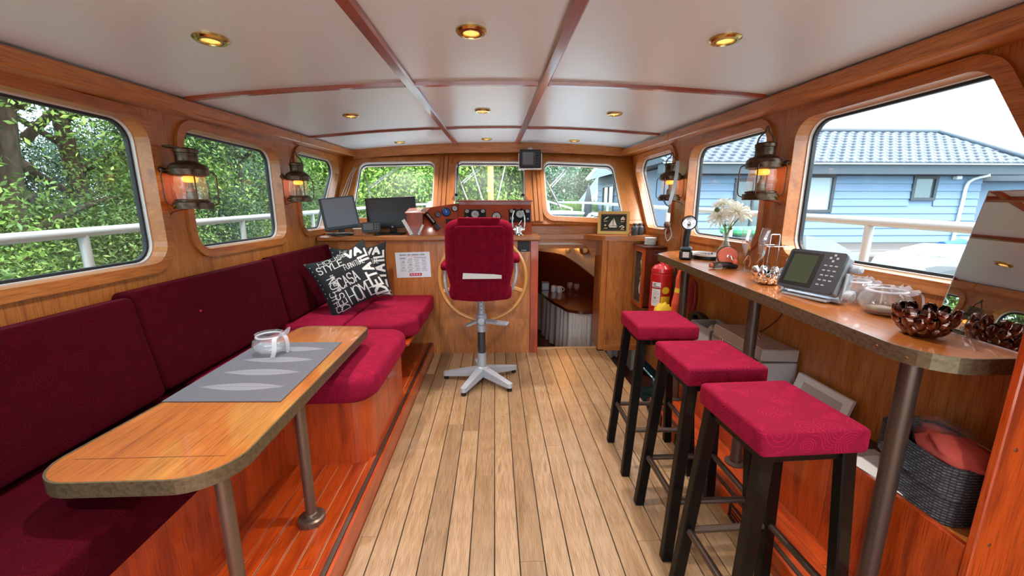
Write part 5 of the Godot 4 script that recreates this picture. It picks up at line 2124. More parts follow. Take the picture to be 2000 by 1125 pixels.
func glass_bowl(at: Vector3, label: String, r: float, h: float, ribbon: bool, sand := false) -> void:
	var b = thing("glass_bowl", label, "bowl", at)
	var s = mb()
	var k = r / 0.078
	var v = h / 0.10
	lathe(s, [Vector2(0, 0.003 * v), Vector2(0.045 * k, 0.003 * v), Vector2(0.066 * k, 0.02 * v), Vector2(0.078 * k, 0.045 * v), Vector2(0.072 * k, 0.07 * v), Vector2(0.055 * k, 0.086 * v), Vector2(0.053 * k, 0.091 * v), Vector2(0.062 * k, 0.1 * v), Vector2(0.059 * k, 0.1 * v), Vector2(0.050 * k, 0.091 * v), Vector2(0.052 * k, 0.085 * v), Vector2(0.069 * k, 0.07 * v), Vector2(0.075 * k, 0.045 * v), Vector2(0.063 * k, 0.021 * v), Vector2(0.04 * k, 0.008 * v), Vector2(0, 0.008 * v)], 32, false)
	part("bowl", s, M.thin_glass, b)
	if sand:
		s = mb()
		lathe(s, [Vector2(0, 0.009), Vector2(0.04 * k, 0.009), Vector2(0.062 * k, 0.024 * v), Vector2(0, 0.028 * v)], 24, false)
		part("sand", s, mat(rgb(150, 142, 132), 0.95), b)
	if ribbon:
		s = mb()
		var ringp = []
		for i in 25:
			var a = TAU * i / 24.0
			ringp.append(Vector3(cos(a) * 0.0565 * k, 0.087 * v, sin(a) * 0.0565 * k))
		tube(s, ringp, 0.004, 6)
		part("ribbon_band", s, M.ribbon, b)
		for e in [[0.2, 0.0], [0.55, 0.9], [-0.1, 0.6]]:
			s = mb()
			var a: float = e[0]
			var o = Vector3(cos(a), 0, sin(a))
			var side = Vector3(-sin(a), 0, cos(a))
			var p = curve([o * 0.056 * k + Vector3(0, 0.088 * v, 0), o * 0.085 * k + side * 0.03 * e[1] + Vector3(0, 0.085 * v, 0), o * 0.092 * k + side * 0.04 * e[1] + Vector3(0, 0.04 * v, 0), o * 0.088 * k + side * 0.05 * e[1] + Vector3(0, 0.008, 0)], 4)
			strip(s, p, side.lerp(Vector3.UP, 0.2).normalized() * 0.011)
			part("ribbon_tail", s, M.ribbon, b)
		for sgn in [-1.0, 1.0]:
			s = mb()
			var loop = curve([Vector3(0.057 * k, 0.088 * v, 0), Vector3(0.075 * k, 0.108 * v, 0.03 * sgn), Vector3(0.07 * k, 0.095 * v, 0.055 * sgn), Vector3(0.06 * k, 0.082 * v, 0.03 * sgn), Vector3(0.057 * k, 0.087 * v, 0)], 5)
			strip(s, loop, Vector3(0.4, 1, 0).normalized() * 0.012)
			part("bow_loop", s, M.ribbon, b)

func strip(s: SurfaceTool, path: Array, half: Vector3) -> void:
	s.set_smooth_group(1)
	for i in path.size() - 1:
		quad(s, path[i] - half, path[i] + half, path[i + 1] + half, path[i + 1] - half)

func build_helm() -> void:
	# steering wheel
	M.pale_varnish = coat(mat(rgb(206, 146, 74), 0.4), 0.9, 0.08)
	var w = thing("steering_wheel", "large varnished wooden steering wheel behind the helm chair", "steering wheel", Vector3(-0.112, 0.765, -3.52))
	var s = mb()
	var rim = []
	for k in 56:
		rim.append(Vector3(cos(TAU * k / 56.0), sin(TAU * k / 56.0), 0) * 0.385)
	tube(s, rim, 0.0175, 10, true)
	part("rim", s, M.pale_varnish, w)
	for k in 5:
		var a = deg_to_rad(18.0 + 72.0 * k + 180.0)
		s = mb()
		var dir = Vector3(cos(a), sin(a), 0)
		beam(s, dir * 0.05, dir * 0.375, 0.034, 0.018, 0.006, Vector3.BACK)
		part("spoke", s, M.pale_varnish, w)
	s = mb()
	lathe(s, [Vector2(0, -0.154), Vector2(0.03, -0.154), Vector2(0.03, -0.03), Vector2(0.075, -0.025), Vector2(0.075, 0.02), Vector2(0.03, 0.035), Vector2(0, 0.037)], 24, true, Transform3D(Basis(Vector3.RIGHT, PI / 2), Vector3.ZERO))
	part("hub", s, M.brass, w)
	# helm chair, seen from behind
	var c = thing("helm_chair", "crimson velvet helm chair on a grey five-star pedestal", "chair", Vector3(-0.115, 0, -3.07))
	s = mb()
	lathe(s, [Vector2(0.0, 0.055), Vector2(0.05, 0.055), Vector2(0.05, 0.115), Vector2(0.036, 0.125), Vector2(0.036, 0.24), Vector2(0.0, 0.24)], 24)
	part("column_base", s, M.light_grey, c)
	s = mb()
	lathe(s, [Vector2(0.031, 0.24), Vector2(0.031, 0.43)], 20)
	part("gas_sleeve", s, M.plastic_dark, c)
	s = mb()
	lathe(s, [Vector2(0.041, 0.42), Vector2(0.041, 0.47), Vector2(0.036, 0.475), Vector2(0.036, 0.51), Vector2(0.042, 0.515), Vector2(0.042, 0.56), Vector2(0.028, 0.565), Vector2(0.028, 0.70)], 20)
	part("upper_column", s, M.light_grey, c)
	s = mb()
	lathe(s, [Vector2(0.0, 0.0), Vector2(0.026, 0.0), Vector2(0.026, 0.03), Vector2(0, 0.032)], 14, true, Transform3D(Basis(Vector3.RIGHT, PI / 2), Vector3(0.0, 0.515, 0.03)))
	part("clamp_knob", s, M.light_grey, c)
	for e in [[Vector3(0.04, 0.50, 0), Vector3(0.21, 0.49, 0.05)], [Vector3(-0.04, 0.50, 0), Vector3(-0.12, 0.47, 0.03)]]:
		s = mb()
		beam(s, e[0], e[1], 0.075 if e[1].x > 0.0 else 0.05, 0.02, 0.006)
		part("lever", s, M.light_grey, c)
	s = mb()
	for k in 3:
		cbox(s, Vector3(0, 0.60 + k * 0.03, 0.028), Vector3(0.008, 0.008, 0.004), 0.001)
	part("adjusting_holes", s, M.black, c)
	for k in 5:
		var a = deg_to_rad(90.0 + 26.0 + 72.0 * k)
		var d = Vector3(cos(a), 0, sin(a))
		var sd = Vector3(-sin(a), 0, cos(a))
		s = mb()
		var tip = d * 0.30
		var o = d * 0.15 + Vector3(0, 0.06, 0)
		var P = [d * 0.03 + sd * 0.032 + Vector3(0, 0.115, 0), d * 0.03 - sd * 0.032 + Vector3(0, 0.115, 0), tip - sd * 0.022 + Vector3(0, 0.062, 0), tip + sd * 0.022 + Vector3(0, 0.062, 0)]
		var Q = [d * 0.03 + sd * 0.036 + Vector3(0, 0.05, 0), d * 0.03 - sd * 0.036 + Vector3(0, 0.05, 0), tip - sd * 0.026 + Vector3(0, 0.03, 0), tip + sd * 0.026 + Vector3(0, 0.03, 0)]
		face(s, P, o)
		face(s, Q, o)
		for i in 4:
			var j = (i + 1) % 4
			face(s, [P[i], P[j], Q[j], Q[i]], o)
		lathe(s, [Vector2(0.0, 0.03), Vector2(0.026, 0.03), Vector2(0.022, 0.062), Vector2(0, 0.063)], 14, true, Transform3D(Basis(), tip))
		var leg = part("leg", s, M.light_grey, c)
		s = mb()
		lathe(s, [Vector2(0.0, 0.0), Vector2(0.019, 0.0), Vector2(0.019, 0.022), Vector2(0.008, 0.03)], 14, true, Transform3D(Basis(), tip))
		part("glide", s, M.black, leg)
	# seat, mostly hidden
	s = mb()
	cushion(s, fillet([Vector2(-0.24, 0.10), Vector2(0.24, 0.10), Vector2(0.24, -0.36), Vector2(-0.24, -0.36)], 0.05), 0.12, 0.04, 0.01, [], func(p, y): return Vector3(p.x, 0.69 + y, p.y))
	part("seat", s, M.lit_chair_velvet1, c)
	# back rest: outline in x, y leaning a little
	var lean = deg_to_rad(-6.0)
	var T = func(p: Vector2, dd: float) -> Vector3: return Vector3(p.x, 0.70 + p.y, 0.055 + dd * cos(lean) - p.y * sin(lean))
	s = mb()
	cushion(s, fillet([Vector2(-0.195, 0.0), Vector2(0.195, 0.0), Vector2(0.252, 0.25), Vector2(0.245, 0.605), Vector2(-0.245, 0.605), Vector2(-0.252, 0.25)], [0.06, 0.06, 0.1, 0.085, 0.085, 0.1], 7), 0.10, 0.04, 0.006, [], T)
	part("backrest", s, M.lit_chair_velvet2, c)
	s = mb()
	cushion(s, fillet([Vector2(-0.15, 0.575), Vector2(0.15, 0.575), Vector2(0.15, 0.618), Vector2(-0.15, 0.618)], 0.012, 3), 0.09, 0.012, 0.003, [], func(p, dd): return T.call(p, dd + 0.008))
	part("top_piping", s, M.lit_chair_velvet2, c)
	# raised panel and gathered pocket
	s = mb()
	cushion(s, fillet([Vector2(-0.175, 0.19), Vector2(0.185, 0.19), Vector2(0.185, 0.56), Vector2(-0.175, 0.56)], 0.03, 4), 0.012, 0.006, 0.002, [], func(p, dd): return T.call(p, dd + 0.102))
	part("back_panel", s, M.lit_chair_velvet3, c)
	s = mb()
	s.set_smooth_group(1)
	var nx = 60
	var ny = 10
	var grid = []
	for j in ny + 1:
		var row = []
		var v = float(j) / ny
		for i in nx + 1:
			var u = float(i) / nx
			var hw = lerpf(0.178, 0.20, pow(v, 0.6))
			var x = lerpf(-hw, hw, u)
			var sag = 0.03 * sin(PI * u)
			var y = lerpf(0.012 - 0.012 * sin(PI * u), 0.205 - sag, v)
			var fold = (sin(u * 52.0) * 0.5 + sin(u * 87.0 + 1.0) * 0.35) * 0.006 * (0.35 + 0.65 * v)
			var belly = 0.022 * sin(PI * minf(v * 1.1, 1.0)) * pow(sin(PI * u), 0.5)
			row.append(T.call(Vector2(x, y), 0.106 + belly + fold))
		grid.append(row)
	for j in ny:
		for i in nx:
			quad(s, grid[j][i], grid[j][i + 1], grid[j + 1][i + 1], grid[j + 1][i])
	var pk = part("pocket", s, M.lit_chair_velvet2, c)
	s = mb()
	tube(s, grid[ny], 0.005, 6)
	part("pocket_hem", s, M.lit_chair_velvet2, pk)
	for sx in [-1.0, 1.0]:
		s = mb()
		cushion(s, fillet([Vector2(0.235 * sx, -0.05), Vector2(0.305 * sx, -0.05), Vector2(0.305 * sx, -0.33), Vector2(0.235 * sx, -0.33)], 0.03), 0.055, 0.024, 0.004, [], func(p, y): return Vector3(p.x, 0.915 + 0.055 * (1 if sx > 0 else 0) + y, p.y + 0.1))
		part("armrest", s, M.lit_chair_velvet1, c)
		s = mb()
		var y1 = 0.93 + 0.05 * (1 if sx > 0 else 0)
		tube(s, curve([Vector3(0.27 * sx, y1, 0.0), Vector3(0.275 * sx, y1 - 0.11, 0.02), Vector3(0.25 * sx, y1 - 0.20, 0.02), Vector3(0.2 * sx, 0.705, 0.0)], 5), 0.011, 8)
		part("arm_bracket", s, M.light_grey, c)
	var pp = thing("paper_sheaf", "white papers tucked in the pocket of the helm chair", "papers", Vector3(-0.115, 0, -3.07))
	s = mb()
	plate(s, PackedVector2Array([Vector2(-0.125, 0.178), Vector2(0.16, 0.178), Vector2(0.16, 0.205), Vector2(0.10, 0.212), Vector2(-0.12, 0.222)]), func(p, dd): return T.call(p, dd + 0.121), 0.0, 0.003)
	part("sheets", s, M.paper, pp)

func build_stools() -> void:
	var st = thing("bar_stool", "nearest bar stool with a crimson velvet seat in a lamplit tint and black legs", "bar stool", Vector3(0.84, 0, -1.07), deg_to_rad(2.0), "bar stools")
	var s = mb()
	cushion(s, rrect(0.305, 0.315, 0.012, 4), 0.072, 0.014, 0.004, [], func(p, y): return Vector3(p.x, 0.748 + y, p.y))
	part("seat", s, M.lit_seat_velvet1, st)
	s = mb()
	bx(s, Vector3(-0.13, 0.715, -0.13), Vector3(0.13, 0.748, 0.13), 0.004)
	part("seat_frame", s, M.black_gloss, st)
	for sx in [-1.0, 1.0]:
		for sz in [-1.0, 1.0]:
			s = mb()
			beam(s, Vector3(0.172 * sx, 0.0, 0.155 * sz), Vector3(0.118 * sx, 0.75, 0.122 * sz), 0.042, 0.036, 0.004, Vector3.BACK)
			part("leg", s, M.black_gloss, st)
	for sx in [-1.0, 1.0]:
		s = mb()
		tube(s, [Vector3(0.153 * sx, 0.265, -0.145), Vector3(0.153 * sx, 0.265, 0.145)], 0.0125, 10)
		part("stretcher", s, M.tube_dark, st)
	for sz in [-1.0, 1.0]:
		s = mb()
		tube(s, [Vector3(-0.155, 0.255, 0.142 * sz), Vector3(0.155, 0.255, 0.142 * sz)], 0.0125, 10)
		part("stretcher", s, M.tube_dark, st)
	copy(st, "middle bar stool of the three with a crimson velvet seat", Vector3(0.85, 0, -1.49), deg_to_rad(0.0))
	copy(st, "far bar stool, farthest of the three from the camera, by the fire extinguisher", Vector3(0.855, 0, -2.0), deg_to_rad(-2.0))

func build_lanterns() -> void:
	lantern(Vector3(-1.493, 1.385, -2.09), -1.0, "brass anchor lantern on the port wall nearest the camera, handle laid over", 0)
	lantern(Vector3(-1.493, 1.43, -3.20), -1.0, "brass anchor lantern on the port wall by the grey monitor, handle upright", 1)
	lantern(Vector3(1.393, 1.43, -2.10), 1.0, "brass anchor lantern on the starboard wall above the champagne flutes", 1)
	lantern(Vector3(1.393, 1.44, -3.22), 1.0, "brass anchor lantern on the starboard wall with a strap hung on it", 2)

func lantern(at: Vector3, side: float, label: String, handle: int) -> void:
	var l = thing("anchor_lantern", label, "lantern", at, 0.0, "wall lanterns")
	l.scale = Vector3.ONE * 0.84
	var s = mb()
	lathe(s, [Vector2(0, 0), Vector2(0.098, 0.0), Vector2(0.098, 0.036), Vector2(0.088, 0.042), Vector2(0.086, 0.052), Vector2(0.078, 0.056)], 28)
	part("base", s, M.bronze, l)
	s = mb()
	var prof = [Vector2(0.074, 0.052)]
	for k in 28:
		var y = 0.056 + k * 0.0047
		var bulge = 0.006 * exp(-pow((y - 0.118) / 0.03, 2.0))
		prof.append(Vector2(0.074 + bulge + (0.0025 if (k % 2 == 0 and (y < 0.09 or y > 0.15)) else 0.0), y))
	prof.append(Vector2(0.074, 0.19))
	lathe(s, prof, 32, false)
	part("ribbed_lens", s, M.lens, l)
	s = mb()
	lathe(s, [Vector2(0.078, 0.186), Vector2(0.097, 0.192), Vector2(0.099, 0.222), Vector2(0.092, 0.242), Vector2(0.074, 0.256), Vector2(0.058, 0.262), Vector2(0.054, 0.27), Vector2(0.054, 0.312), Vector2(0.058, 0.316), Vector2(0.058, 0.334), Vector2(0.045, 0.342), Vector2(0.0, 0.344)], 28)
	part("hood", s, M.bronze, l)
	s = mb()
	lathe(s, [Vector2(0.0, 0.150), Vector2(0.03, 0.152), Vector2(0.038, 0.160), Vector2(0.038, 0.178), Vector2(0.03, 0.186), Vector2(0, 0.188)], 20, false)
	part("bulb", s, M.bulb_glow, l)
	s = mb()
	lathe(s, [Vector2(0, 0.056), Vector2(0.03, 0.056), Vector2(0.026, 0.10), Vector2(0.012, 0.12), Vector2(0.012, 0.15), Vector2(0, 0.15)], 14)
	part("burner", s, M.old_brass, l)
	for k in 4:
		var a = PI * 0.5 * k + PI * 0.25
		var d = Vector3(cos(a), 0, sin(a))
		s = mb()
		tube(s, curve([d * 0.096 + Vector3(0, 0.215, 0), d * 0.125 + Vector3(0, 0.20, 0), d * 0.128 + Vector3(0, 0.12, 0), d * 0.125 + Vector3(0, 0.04, 0), d * 0.097 + Vector3(0, 0.018, 0)], 5), 0.0038, 6)
		part("guard_wire", s, M.bronze, l)
	# oval brass badges
	for e in [[0.212, 0.0975], [0.018, 0.0985], [0.325, 0.0582]]:
		var a: float = PI * 0.5 - side * 0.65
		var d = Vector3(cos(a), 0, sin(a))
		s = mb()
		var B = Basis(d.cross(Vector3.UP).normalized(), Vector3.UP, d)
		var oval = PackedVector2Array()
		for q in circle(1.0, 18):
			oval.append(Vector2(q.x * 0.026, q.y * 0.009) * (1.0 if e[1] > 0.07 else 0.6))
		plate(s, oval, func(p, dd): return d * e[1] + Vector3(0, e[0], 0) + B * Vector3(p.x, p.y, dd), -0.003, 0.003)
		part("badge", s, M.brass, l)
	for k in 3:
		# small round bull's-eyes of the lens
		var a: float = PI * 0.5 + (k - 1) * 0.95
		var d = Vector3(cos(a), 0, sin(a))
		s = mb()
		lathe(s, [Vector2(0.014, 0), Vector2(0.010, 0.005), Vector2(0, 0.008)], 12, false, Transform3D(Basis(d.cross(Vector3.UP).normalized(), d, Vector3.UP), d * 0.079 + Vector3(0, 0.118, 0)))
		part("bullseye", s, M.lens, l)
	# bracket to the wall with a knurled knob
	s = mb()
	beam(s, Vector3(side * 0.09, 0.215, 0), Vector3(side * 0.126, 0.215, 0), 0.03, 0.03, 0.004)
	beam(s, Vector3(side * 0.09, 0.215, 0), Vector3(side * 0.124, 0.215, 0.045), 0.012, 0.012, 0.003)
	part("bracket", s, M.bronze, l)
	s = mb()
	lathe(s, [Vector2(0, -0.016), Vector2(0.014, -0.014), Vector2(0.02, 0.0), Vector2(0.014, 0.014), Vector2(0, 0.016)], 12, false, Transform3D(Basis(), Vector3(side * 0.105, 0.218, 0.062)))
	part("knob", s, M.bronze, l)
	s = mb()
	if handle == 0:
		tube(s, curve([Vector3(0.02, 0.335, 0.05), Vector3(-0.03, 0.345, 0.07), Vector3(-0.07, 0.345, 0.07), Vector3(-0.09, 0.345, 0.02), Vector3(-0.07, 0.345, -0.05), Vector3(0.02, 0.335, -0.05)], 5), 0.005, 7)
	else:
		tube(s, curve([Vector3(-0.055, 0.325, 0), Vector3(-0.045, 0.37, 0), Vector3(-0.012, 0.405, 0), Vector3(-0.008, 0.428, 0), Vector3(0.0, 0.436, 0), Vector3(0.008, 0.428, 0), Vector3(0.012, 0.405, 0), Vector3(0.045, 0.37, 0), Vector3(0.055, 0.325, 0)], 5), 0.005, 7)
	part("handle", s, M.bronze, l)
	omni(l, Vector3(0, 0.170, 0), Color(1.0, 0.62, 0.26), LANTERN, 0.02)
	# the lead: up to the cornice or down to the bench
	var w = thing("lantern_cable", ["thin dark red cable from the nearest port lantern down to the bench", "thin dark red cable from the far port lantern down to the bench", "thin dark red cable from the starboard lantern down to the flutes", "thin dark red cable of the far starboard lantern"][used.get("lantern_cable", -1) + 1], "cable", at)
	s = mb()
	if side < 0.0:
		tube(s, curve([Vector3(0, 0.0, 0.04), Vector3(-0.10, -0.03, 0.03), Vector3(-0.115, -0.16, 0.0), Vector3(-0.115, -0.28, 0.045), Vector3(-0.115, -0.335, 0.12)], 6), 0.003, 5)
	else:
		tube(s, curve([Vector3(0, 0.0, 0.03), Vector3(0.10, -0.03, 0.03), Vector3(0.118, -0.16, 0.0), Vector3(0.118, -0.28, -0.03), Vector3(0.105, -0.36, 0.0)], 6), 0.003, 5)
	part("lead", s, M.cable_red, w)
	if handle == 2:
		var k = thing("strap_and_float", "grey strap with a white buckle and brown ball hanging from the lantern", "strap", at)
		s = mb()
		strip(s, curve([Vector3(0.02, 0.30, 0.06), Vector3(-0.005, 0.2, 0.115), Vector3(-0.03, 0.08, 0.135), Vector3(-0.045, -0.03, 0.12)], 5), Vector3(0.012, 0, 0.004))
		part("strap", s, M.light_grey, k)
		s = mb()
		tube(s, curve([Vector3(-0.09, 0.01, 0.1), Vector3(-0.07, -0.03, 0.12), Vector3(-0.045, -0.05, 0.12), Vector3(-0.05, -0.09, 0.12)], 4), 0.005, 6)
		part("hook", s, M.plastic_dark, k)
		s = mb()
		cbox(s, Vector3(-0.05, -0.13, 0.12), Vector3(0.035, 0.07, 0.02), 0.006)
		part("buckle", s, M.white, k)
		s = mb()
		lathe(s, [Vector2(0, -0.027), Vector2(0.02, -0.018), Vector2(0.027, 0), Vector2(0.02, 0.018), Vector2(0, 0.027)], 12, false, Transform3D(Basis(), Vector3(-0.05, -0.185, 0.12)))
		part("ball", s, mat(rgb(80, 56, 44), 0.6), k)
		s = mb()
		tube(s, curve([Vector3(-0.05, -0.2, 0.12), Vector3(-0.06, -0.26, 0.12), Vector3(-0.04, -0.31, 0.12), Vector3(-0.01, -0.27, 0.12), Vector3(-0.03, -0.2, 0.12)], 5), 0.004, 6)
		part("lanyard", s, M.plastic_grey, k)

const LANTERN := 0.009

# ---------------------------------------------------------------- things at the helm and on the desk
func build_desk_things() -> void:
	var top = 1.135
	# black monitor
	var m = thing("black_monitor", "wide black computer monitor switched off on the desk", "monitor", Vector3(-0.985, top, -3.935), deg_to_rad(-2.0))
	var s = mb()
	cbox(s, Vector3(0, 0.007, 0.05), Vector3(0.24, 0.012, 0.16), 0.004)
	part("base", s, M.black, m)
	s = mb()
	cbox(s, Vector3(0, 0.07, -0.01), Vector3(0.065, 0.13, 0.02), 0.004)
	part("stand", s, M.black, m)
	s = mb()
	var X = tilt(-3, 0, 3.0, Vector3(0, 0.20, 0.012))
	cbox(s, Vector3(0, 0.0, 0), Vector3(0.475, 0.29, 0.03), 0.005, X)
	part("housing", s, M.black, m)
	s = mb()
	cbox(s, Vector3(0, 0.006, 0.0155), Vector3(0.447, 0.255, 0.002), 0.0, X)
	part("screen", s, M.screen_dark, m)
	s = mb()
	lathe(s, [Vector2(0.0, 0.002), Vector2(0.009, 0.0015), Vector2(0.01, 0)], 16, true, X * Transform3D(Basis(Vector3.RIGHT, PI / 2), Vector3(0, -0.134, 0.0155)))
	part("emblem", s, M.light_grey, m, Vector3.ZERO, "small round silver emblem")
	# grey monitor
	m = thing("grey_monitor", "grey framed square monitor with a blank screen tinted with its sky reflection, turned beside the port window", "monitor", Vector3(-1.40, top, -3.74), deg_to_rad(24.0))
	s = mb()
	lathe(s, [Vector2(0, 0), Vector2(0.10, 0.0), Vector2(0.098, 0.012), Vector2(0.03, 0.018), Vector2(0, 0.018)], 24)
	part("base", s, M.black, m)
	s = mb()
	cbox(s, Vector3(0, 0.07, -0.015), Vector3(0.05, 0.14, 0.03), 0.005)
	part("stand", s, M.black, m)
	s = mb()
	X = tilt(-14, 0, 7.0, Vector3(-0.005, 0.20, 0.012))
	cbox(s, Vector3.ZERO, Vector3(0.30, 0.29, 0.04), 0.006, X)
	part("housing", s, M.plastic_blue, m)
	s = mb()
	cbox(s, Vector3(0.003, 0.006, 0.0205), Vector3(0.262, 0.25, 0.002), 0.0, X)
	part("screen", s, M.screen_sky_grey, m)
	# small plotter
	m = thing("small_plotter", "small dark chart plotter on a bracket between the two monitors", "plotter", Vector3(-1.07, top, -3.70), deg_to_rad(8.0))
	s = mb()
	lathe(s, [Vector2(0, 0), Vector2(0.03, 0), Vector2(0.028, 0.012), Vector2(0.014, 0.016), Vector2(0.012, 0.04)], 14)
	part("bracket", s, M.black, m)
	s = mb()
	X = tilt(-10, 0, 3, Vector3(-0.05, 0.075, 0))
	plate(s, rrect(0.16, 0.092, 0.018), func(p, d): return X * Vector3(p.x, p.y, d), -0.02, 0.012)
	part("housing", s, M.plastic_dark, m)
	s = mb()
	cbox(s, Vector3(-0.022, 0.006, 0.0125), Vector3(0.082, 0.056, 0.002), 0.0, X)
	part("screen", s, M.lcd_grey, m)
	for k in 6:
		s = mb()
		cbox(s, Vector3(0.04 + 0.02 * (k % 2), 0.026 - 0.02 * (k / 2), 0.013), Vector3(0.013, 0.01, 0.004), 0.002, X)
		part("key", s, M.plastic_grey, m)
	# wooden box with pale lid
	m = thing("wooden_box", "small square wooden box with a white lid on the desk corner", "box", Vector3(-1.225, top, -3.72), deg_to_rad(6.0))
	s = mb()
	cbox(s, Vector3(0, 0.03, 0), Vector3(0.105, 0.06, 0.075), 0.003)
	part("body", s, M.teak_y1, m)
	s = mb()
	cbox(s, Vector3(0, 0.063, 0), Vector3(0.118, 0.007, 0.086), 0.002)
	part("lid", s, M.white, m)
	# tangle of cables
	var r = RandomNumberGenerator.new()
	r.seed = 12
	var col = ["black", "dark grey", "pale"]
	for k in 3:
		m = thing("desk_cable", "%s cable lying tangled under the grey monitor" % col[k], "cable", Vector3(-1.40, top, -3.70))
		s = mb()
		var p = []
		for i in 9:
			p.append(Vector3(r.randf_range(-0.13, 0.16), 0.006 + 0.006 * k + r.randf_range(0.0, 0.012), r.randf_range(-0.035, 0.035)))
		tube(s, curve(p, 6), 0.003, 5)
		part("lead", s, [M.black, M.plastic_dark, M.cable_white][k], m)
	for k in 3:
		m = thing("hanging_cable", ["white cable hanging down the port corner post, outermost", "white cable hanging down the port corner post, middle", "white cable hanging down the port corner post, innermost"][k], "cable", Vector3(-1.49, 1.16, -4.0), 0.0, "corner cables")
		s = mb()
		var dx = k * 0.016
		tube(s, curve([Vector3(0.03 + dx, 0.70, -0.50), Vector3(0.0 + dx, 0.55, -0.33), Vector3(-0.035 + dx * 1.5, 0.33, -0.14), Vector3(-0.06 - dx, 0.16, 0.06), Vector3(0.0 + dx * 2.0, 0.02, 0.12)], 6), 0.0035, 5)
		part("lead", s, M.cable_white, m)
	# leaflet holder with leaflets
	m = thing("leaflet_holder", "clear leaflet holder on the side of the gauge pod", "holder", Vector3(-0.725, top, -3.695))
	s = mb()
	for e in [[Vector3(-0.05, 0.0, 0), Vector3(0.05, 0.085, 0.002)], [Vector3(-0.05, 0.0, 0.032), Vector3(0.05, 0.07, 0.034)]]:
		bx(s, e[0], e[1])
	for x in [-0.05, 0.049]:
		bx(s, Vector3(x, 0, 0), Vector3(x + 0.001, 0.07, 0.034))
	part("pocket", s, M.thin_glass, m)
	for k in 2:
		var lf = thing("leaflet", ["white folded leaflet standing left in the clear holder", "white folded leaflet standing right in the clear holder"][k], "leaflet", Vector3(-0.725 + [-0.03, 0.03][k], top + 0.01, -3.678))
		s = mb()
		cbox(s, Vector3(0, [0.075, 0.05][k], 0), Vector3([0.03, 0.018][k], [0.15, 0.1][k], 0.006), 0.0, tilt(0, 0, [28, -28][k]))
		part("sheet", s, M.paper, lf)
	# twin throttle
	m = thing("engine_throttle", "chrome twin-lever engine throttle on the desk right of the helm", "throttle", Vector3(0.215, top, -3.70))
	s = mb()
	lathe(s, [Vector2(0, 0), Vector2(0.05, 0), Vector2(0.05, 0.01), Vector2(0.03, 0.014)], 20)
	cbox(s, Vector3(0, 0.05, 0), Vector3(0.065, 0.085, 0.05), 0.014)
	part("body", s, M.chrome, m)
	for sx in [-1.0, 1.0]:
		s = mb()
		tube(s, curve([Vector3(0.045 * sx, 0.055, 0), Vector3(0.056 * sx, 0.10, -0.01), Vector3(0.054 * sx, 0.17, -0.03), Vector3(0.036 * sx, 0.225, -0.04)], 5), 0.006, 8)
		part("lever", s, M.chrome, m)
		s = mb()
		lathe(s, [Vector2(0, -0.013), Vector2(0.013, -0.006), Vector2(0.014, 0.006), Vector2(0, 0.014)], 12, false, Transform3D(Basis(), Vector3(0.034 * sx, 0.232, -0.042)))
		part("lever_knob", s, M.black_gloss, m)
		s = mb()
		lathe(s, [Vector2(0, -0.012), Vector2(0.02, -0.012), Vector2(0.02, 0.012), Vector2(0, 0.012)], 14, true, Transform3D(Basis(Vector3.BACK, PI / 2), Vector3(0.045 * sx, 0.055, 0)))
		part("pivot", s, M.chrome, m)
	s = mb()
	tube(s, [Vector3(0.0, 0.09, 0), Vector3(0.03, 0.135, 0.0)], 0.005, 8)
	part("small_lever", s, M.chrome, m)
	# red key float hanging in the ignition
	m = thing("key_float", "red key float hanging from the ignition lock above the chair", "key float", Vector3(-0.112, top, -3.79))
	s = mb()
	lathe(s, [Vector2(0, 0.06), Vector2(0.012, 0.068), Vector2(0.014, 0.11), Vector2(0.008, 0.125), Vector2(0, 0.127)], 12, false, tilt(0, 0, 6))
	part("float", s, M.red, m)
	s = mb()
	tube(s, [Vector3(-0.012, 0.125, 0), Vector3(-0.012, 0.15, -0.006)], 0.002, 5)
	part("cord", s, M.cable_white, m)
	# loudspeaker grille in the console
	m = thing("console_speaker", "square black loudspeaker set in the console front beside the wheel", "speaker", Vector3(0.264, 1.036, -3.68))
	s = mb()
	cbox(s, Vector3(0, 0, 0.004), Vector3(0.114, 0.1, 0.01), 0.003)
	part("grille", s, M.black_soft, m)
	s = mb()
	cbox(s, Vector3(0, -0.038, 0.0095), Vector3(0.045, 0.005, 0.001))
	part("badge", s, M.light_grey, m)
	# the notice
	var im = Image.create(700, 520, false, Image.FORMAT_RGB8)
	im.fill(rgb(222, 228, 236))
	var ink = rgb(70, 76, 88)
	words(im, "REDDEN VAN DRENKELINGEN", Vector2(88, 38), Vector2(18, 30), 5.0, ink, 0.0, 0.24)
	for k in 18:
		im.fill_rect(Rect2i(220 + k * 14, 84, 9, 5), rgb(200, 60, 70))
	im.fill_rect(Rect2i(90, 112, 118, 12), ink)
	im.fill_rect(Rect2i(376, 108, 250, 10), ink)
	r.seed = 5
	for c in 4:
		var x = 90 + c * 145
		var y = 135 if c != 1 else 112
		for b in 9:
			if (b + c) % 3 == 1:
				for q in 3:
					var p = []
					for i in 5:
						p.append(Vector2(x + r.randf_range(8, 105), y + r.randf_range(4, 36)))
					stroke(im, p, 3.0, rgb(110, 118, 128))
				y += 44
			else:
				for l in 3:
					im.fill_rect(Rect2i(x, y, int(r.randf_range(80, 122)), 4), rgb(140, 148, 160))
					y += 10
				y += 6
			if y > 400:
				break
	im.fill_rect(Rect2i(262, 432, 250, 58), rgb(176, 52, 74))
	for k in 4:
		im.fill_rect(Rect2i(288 + k * 54, 446, 32, 28), rgb(236, 176, 186))
	m = thing("safety_notice", "white laminated rescue notice with a red strip on the console front", "notice", Vector3(-0.755, 0.868, -3.677))
	s = mb()
	var hx = 0.157
	var hy = 0.117
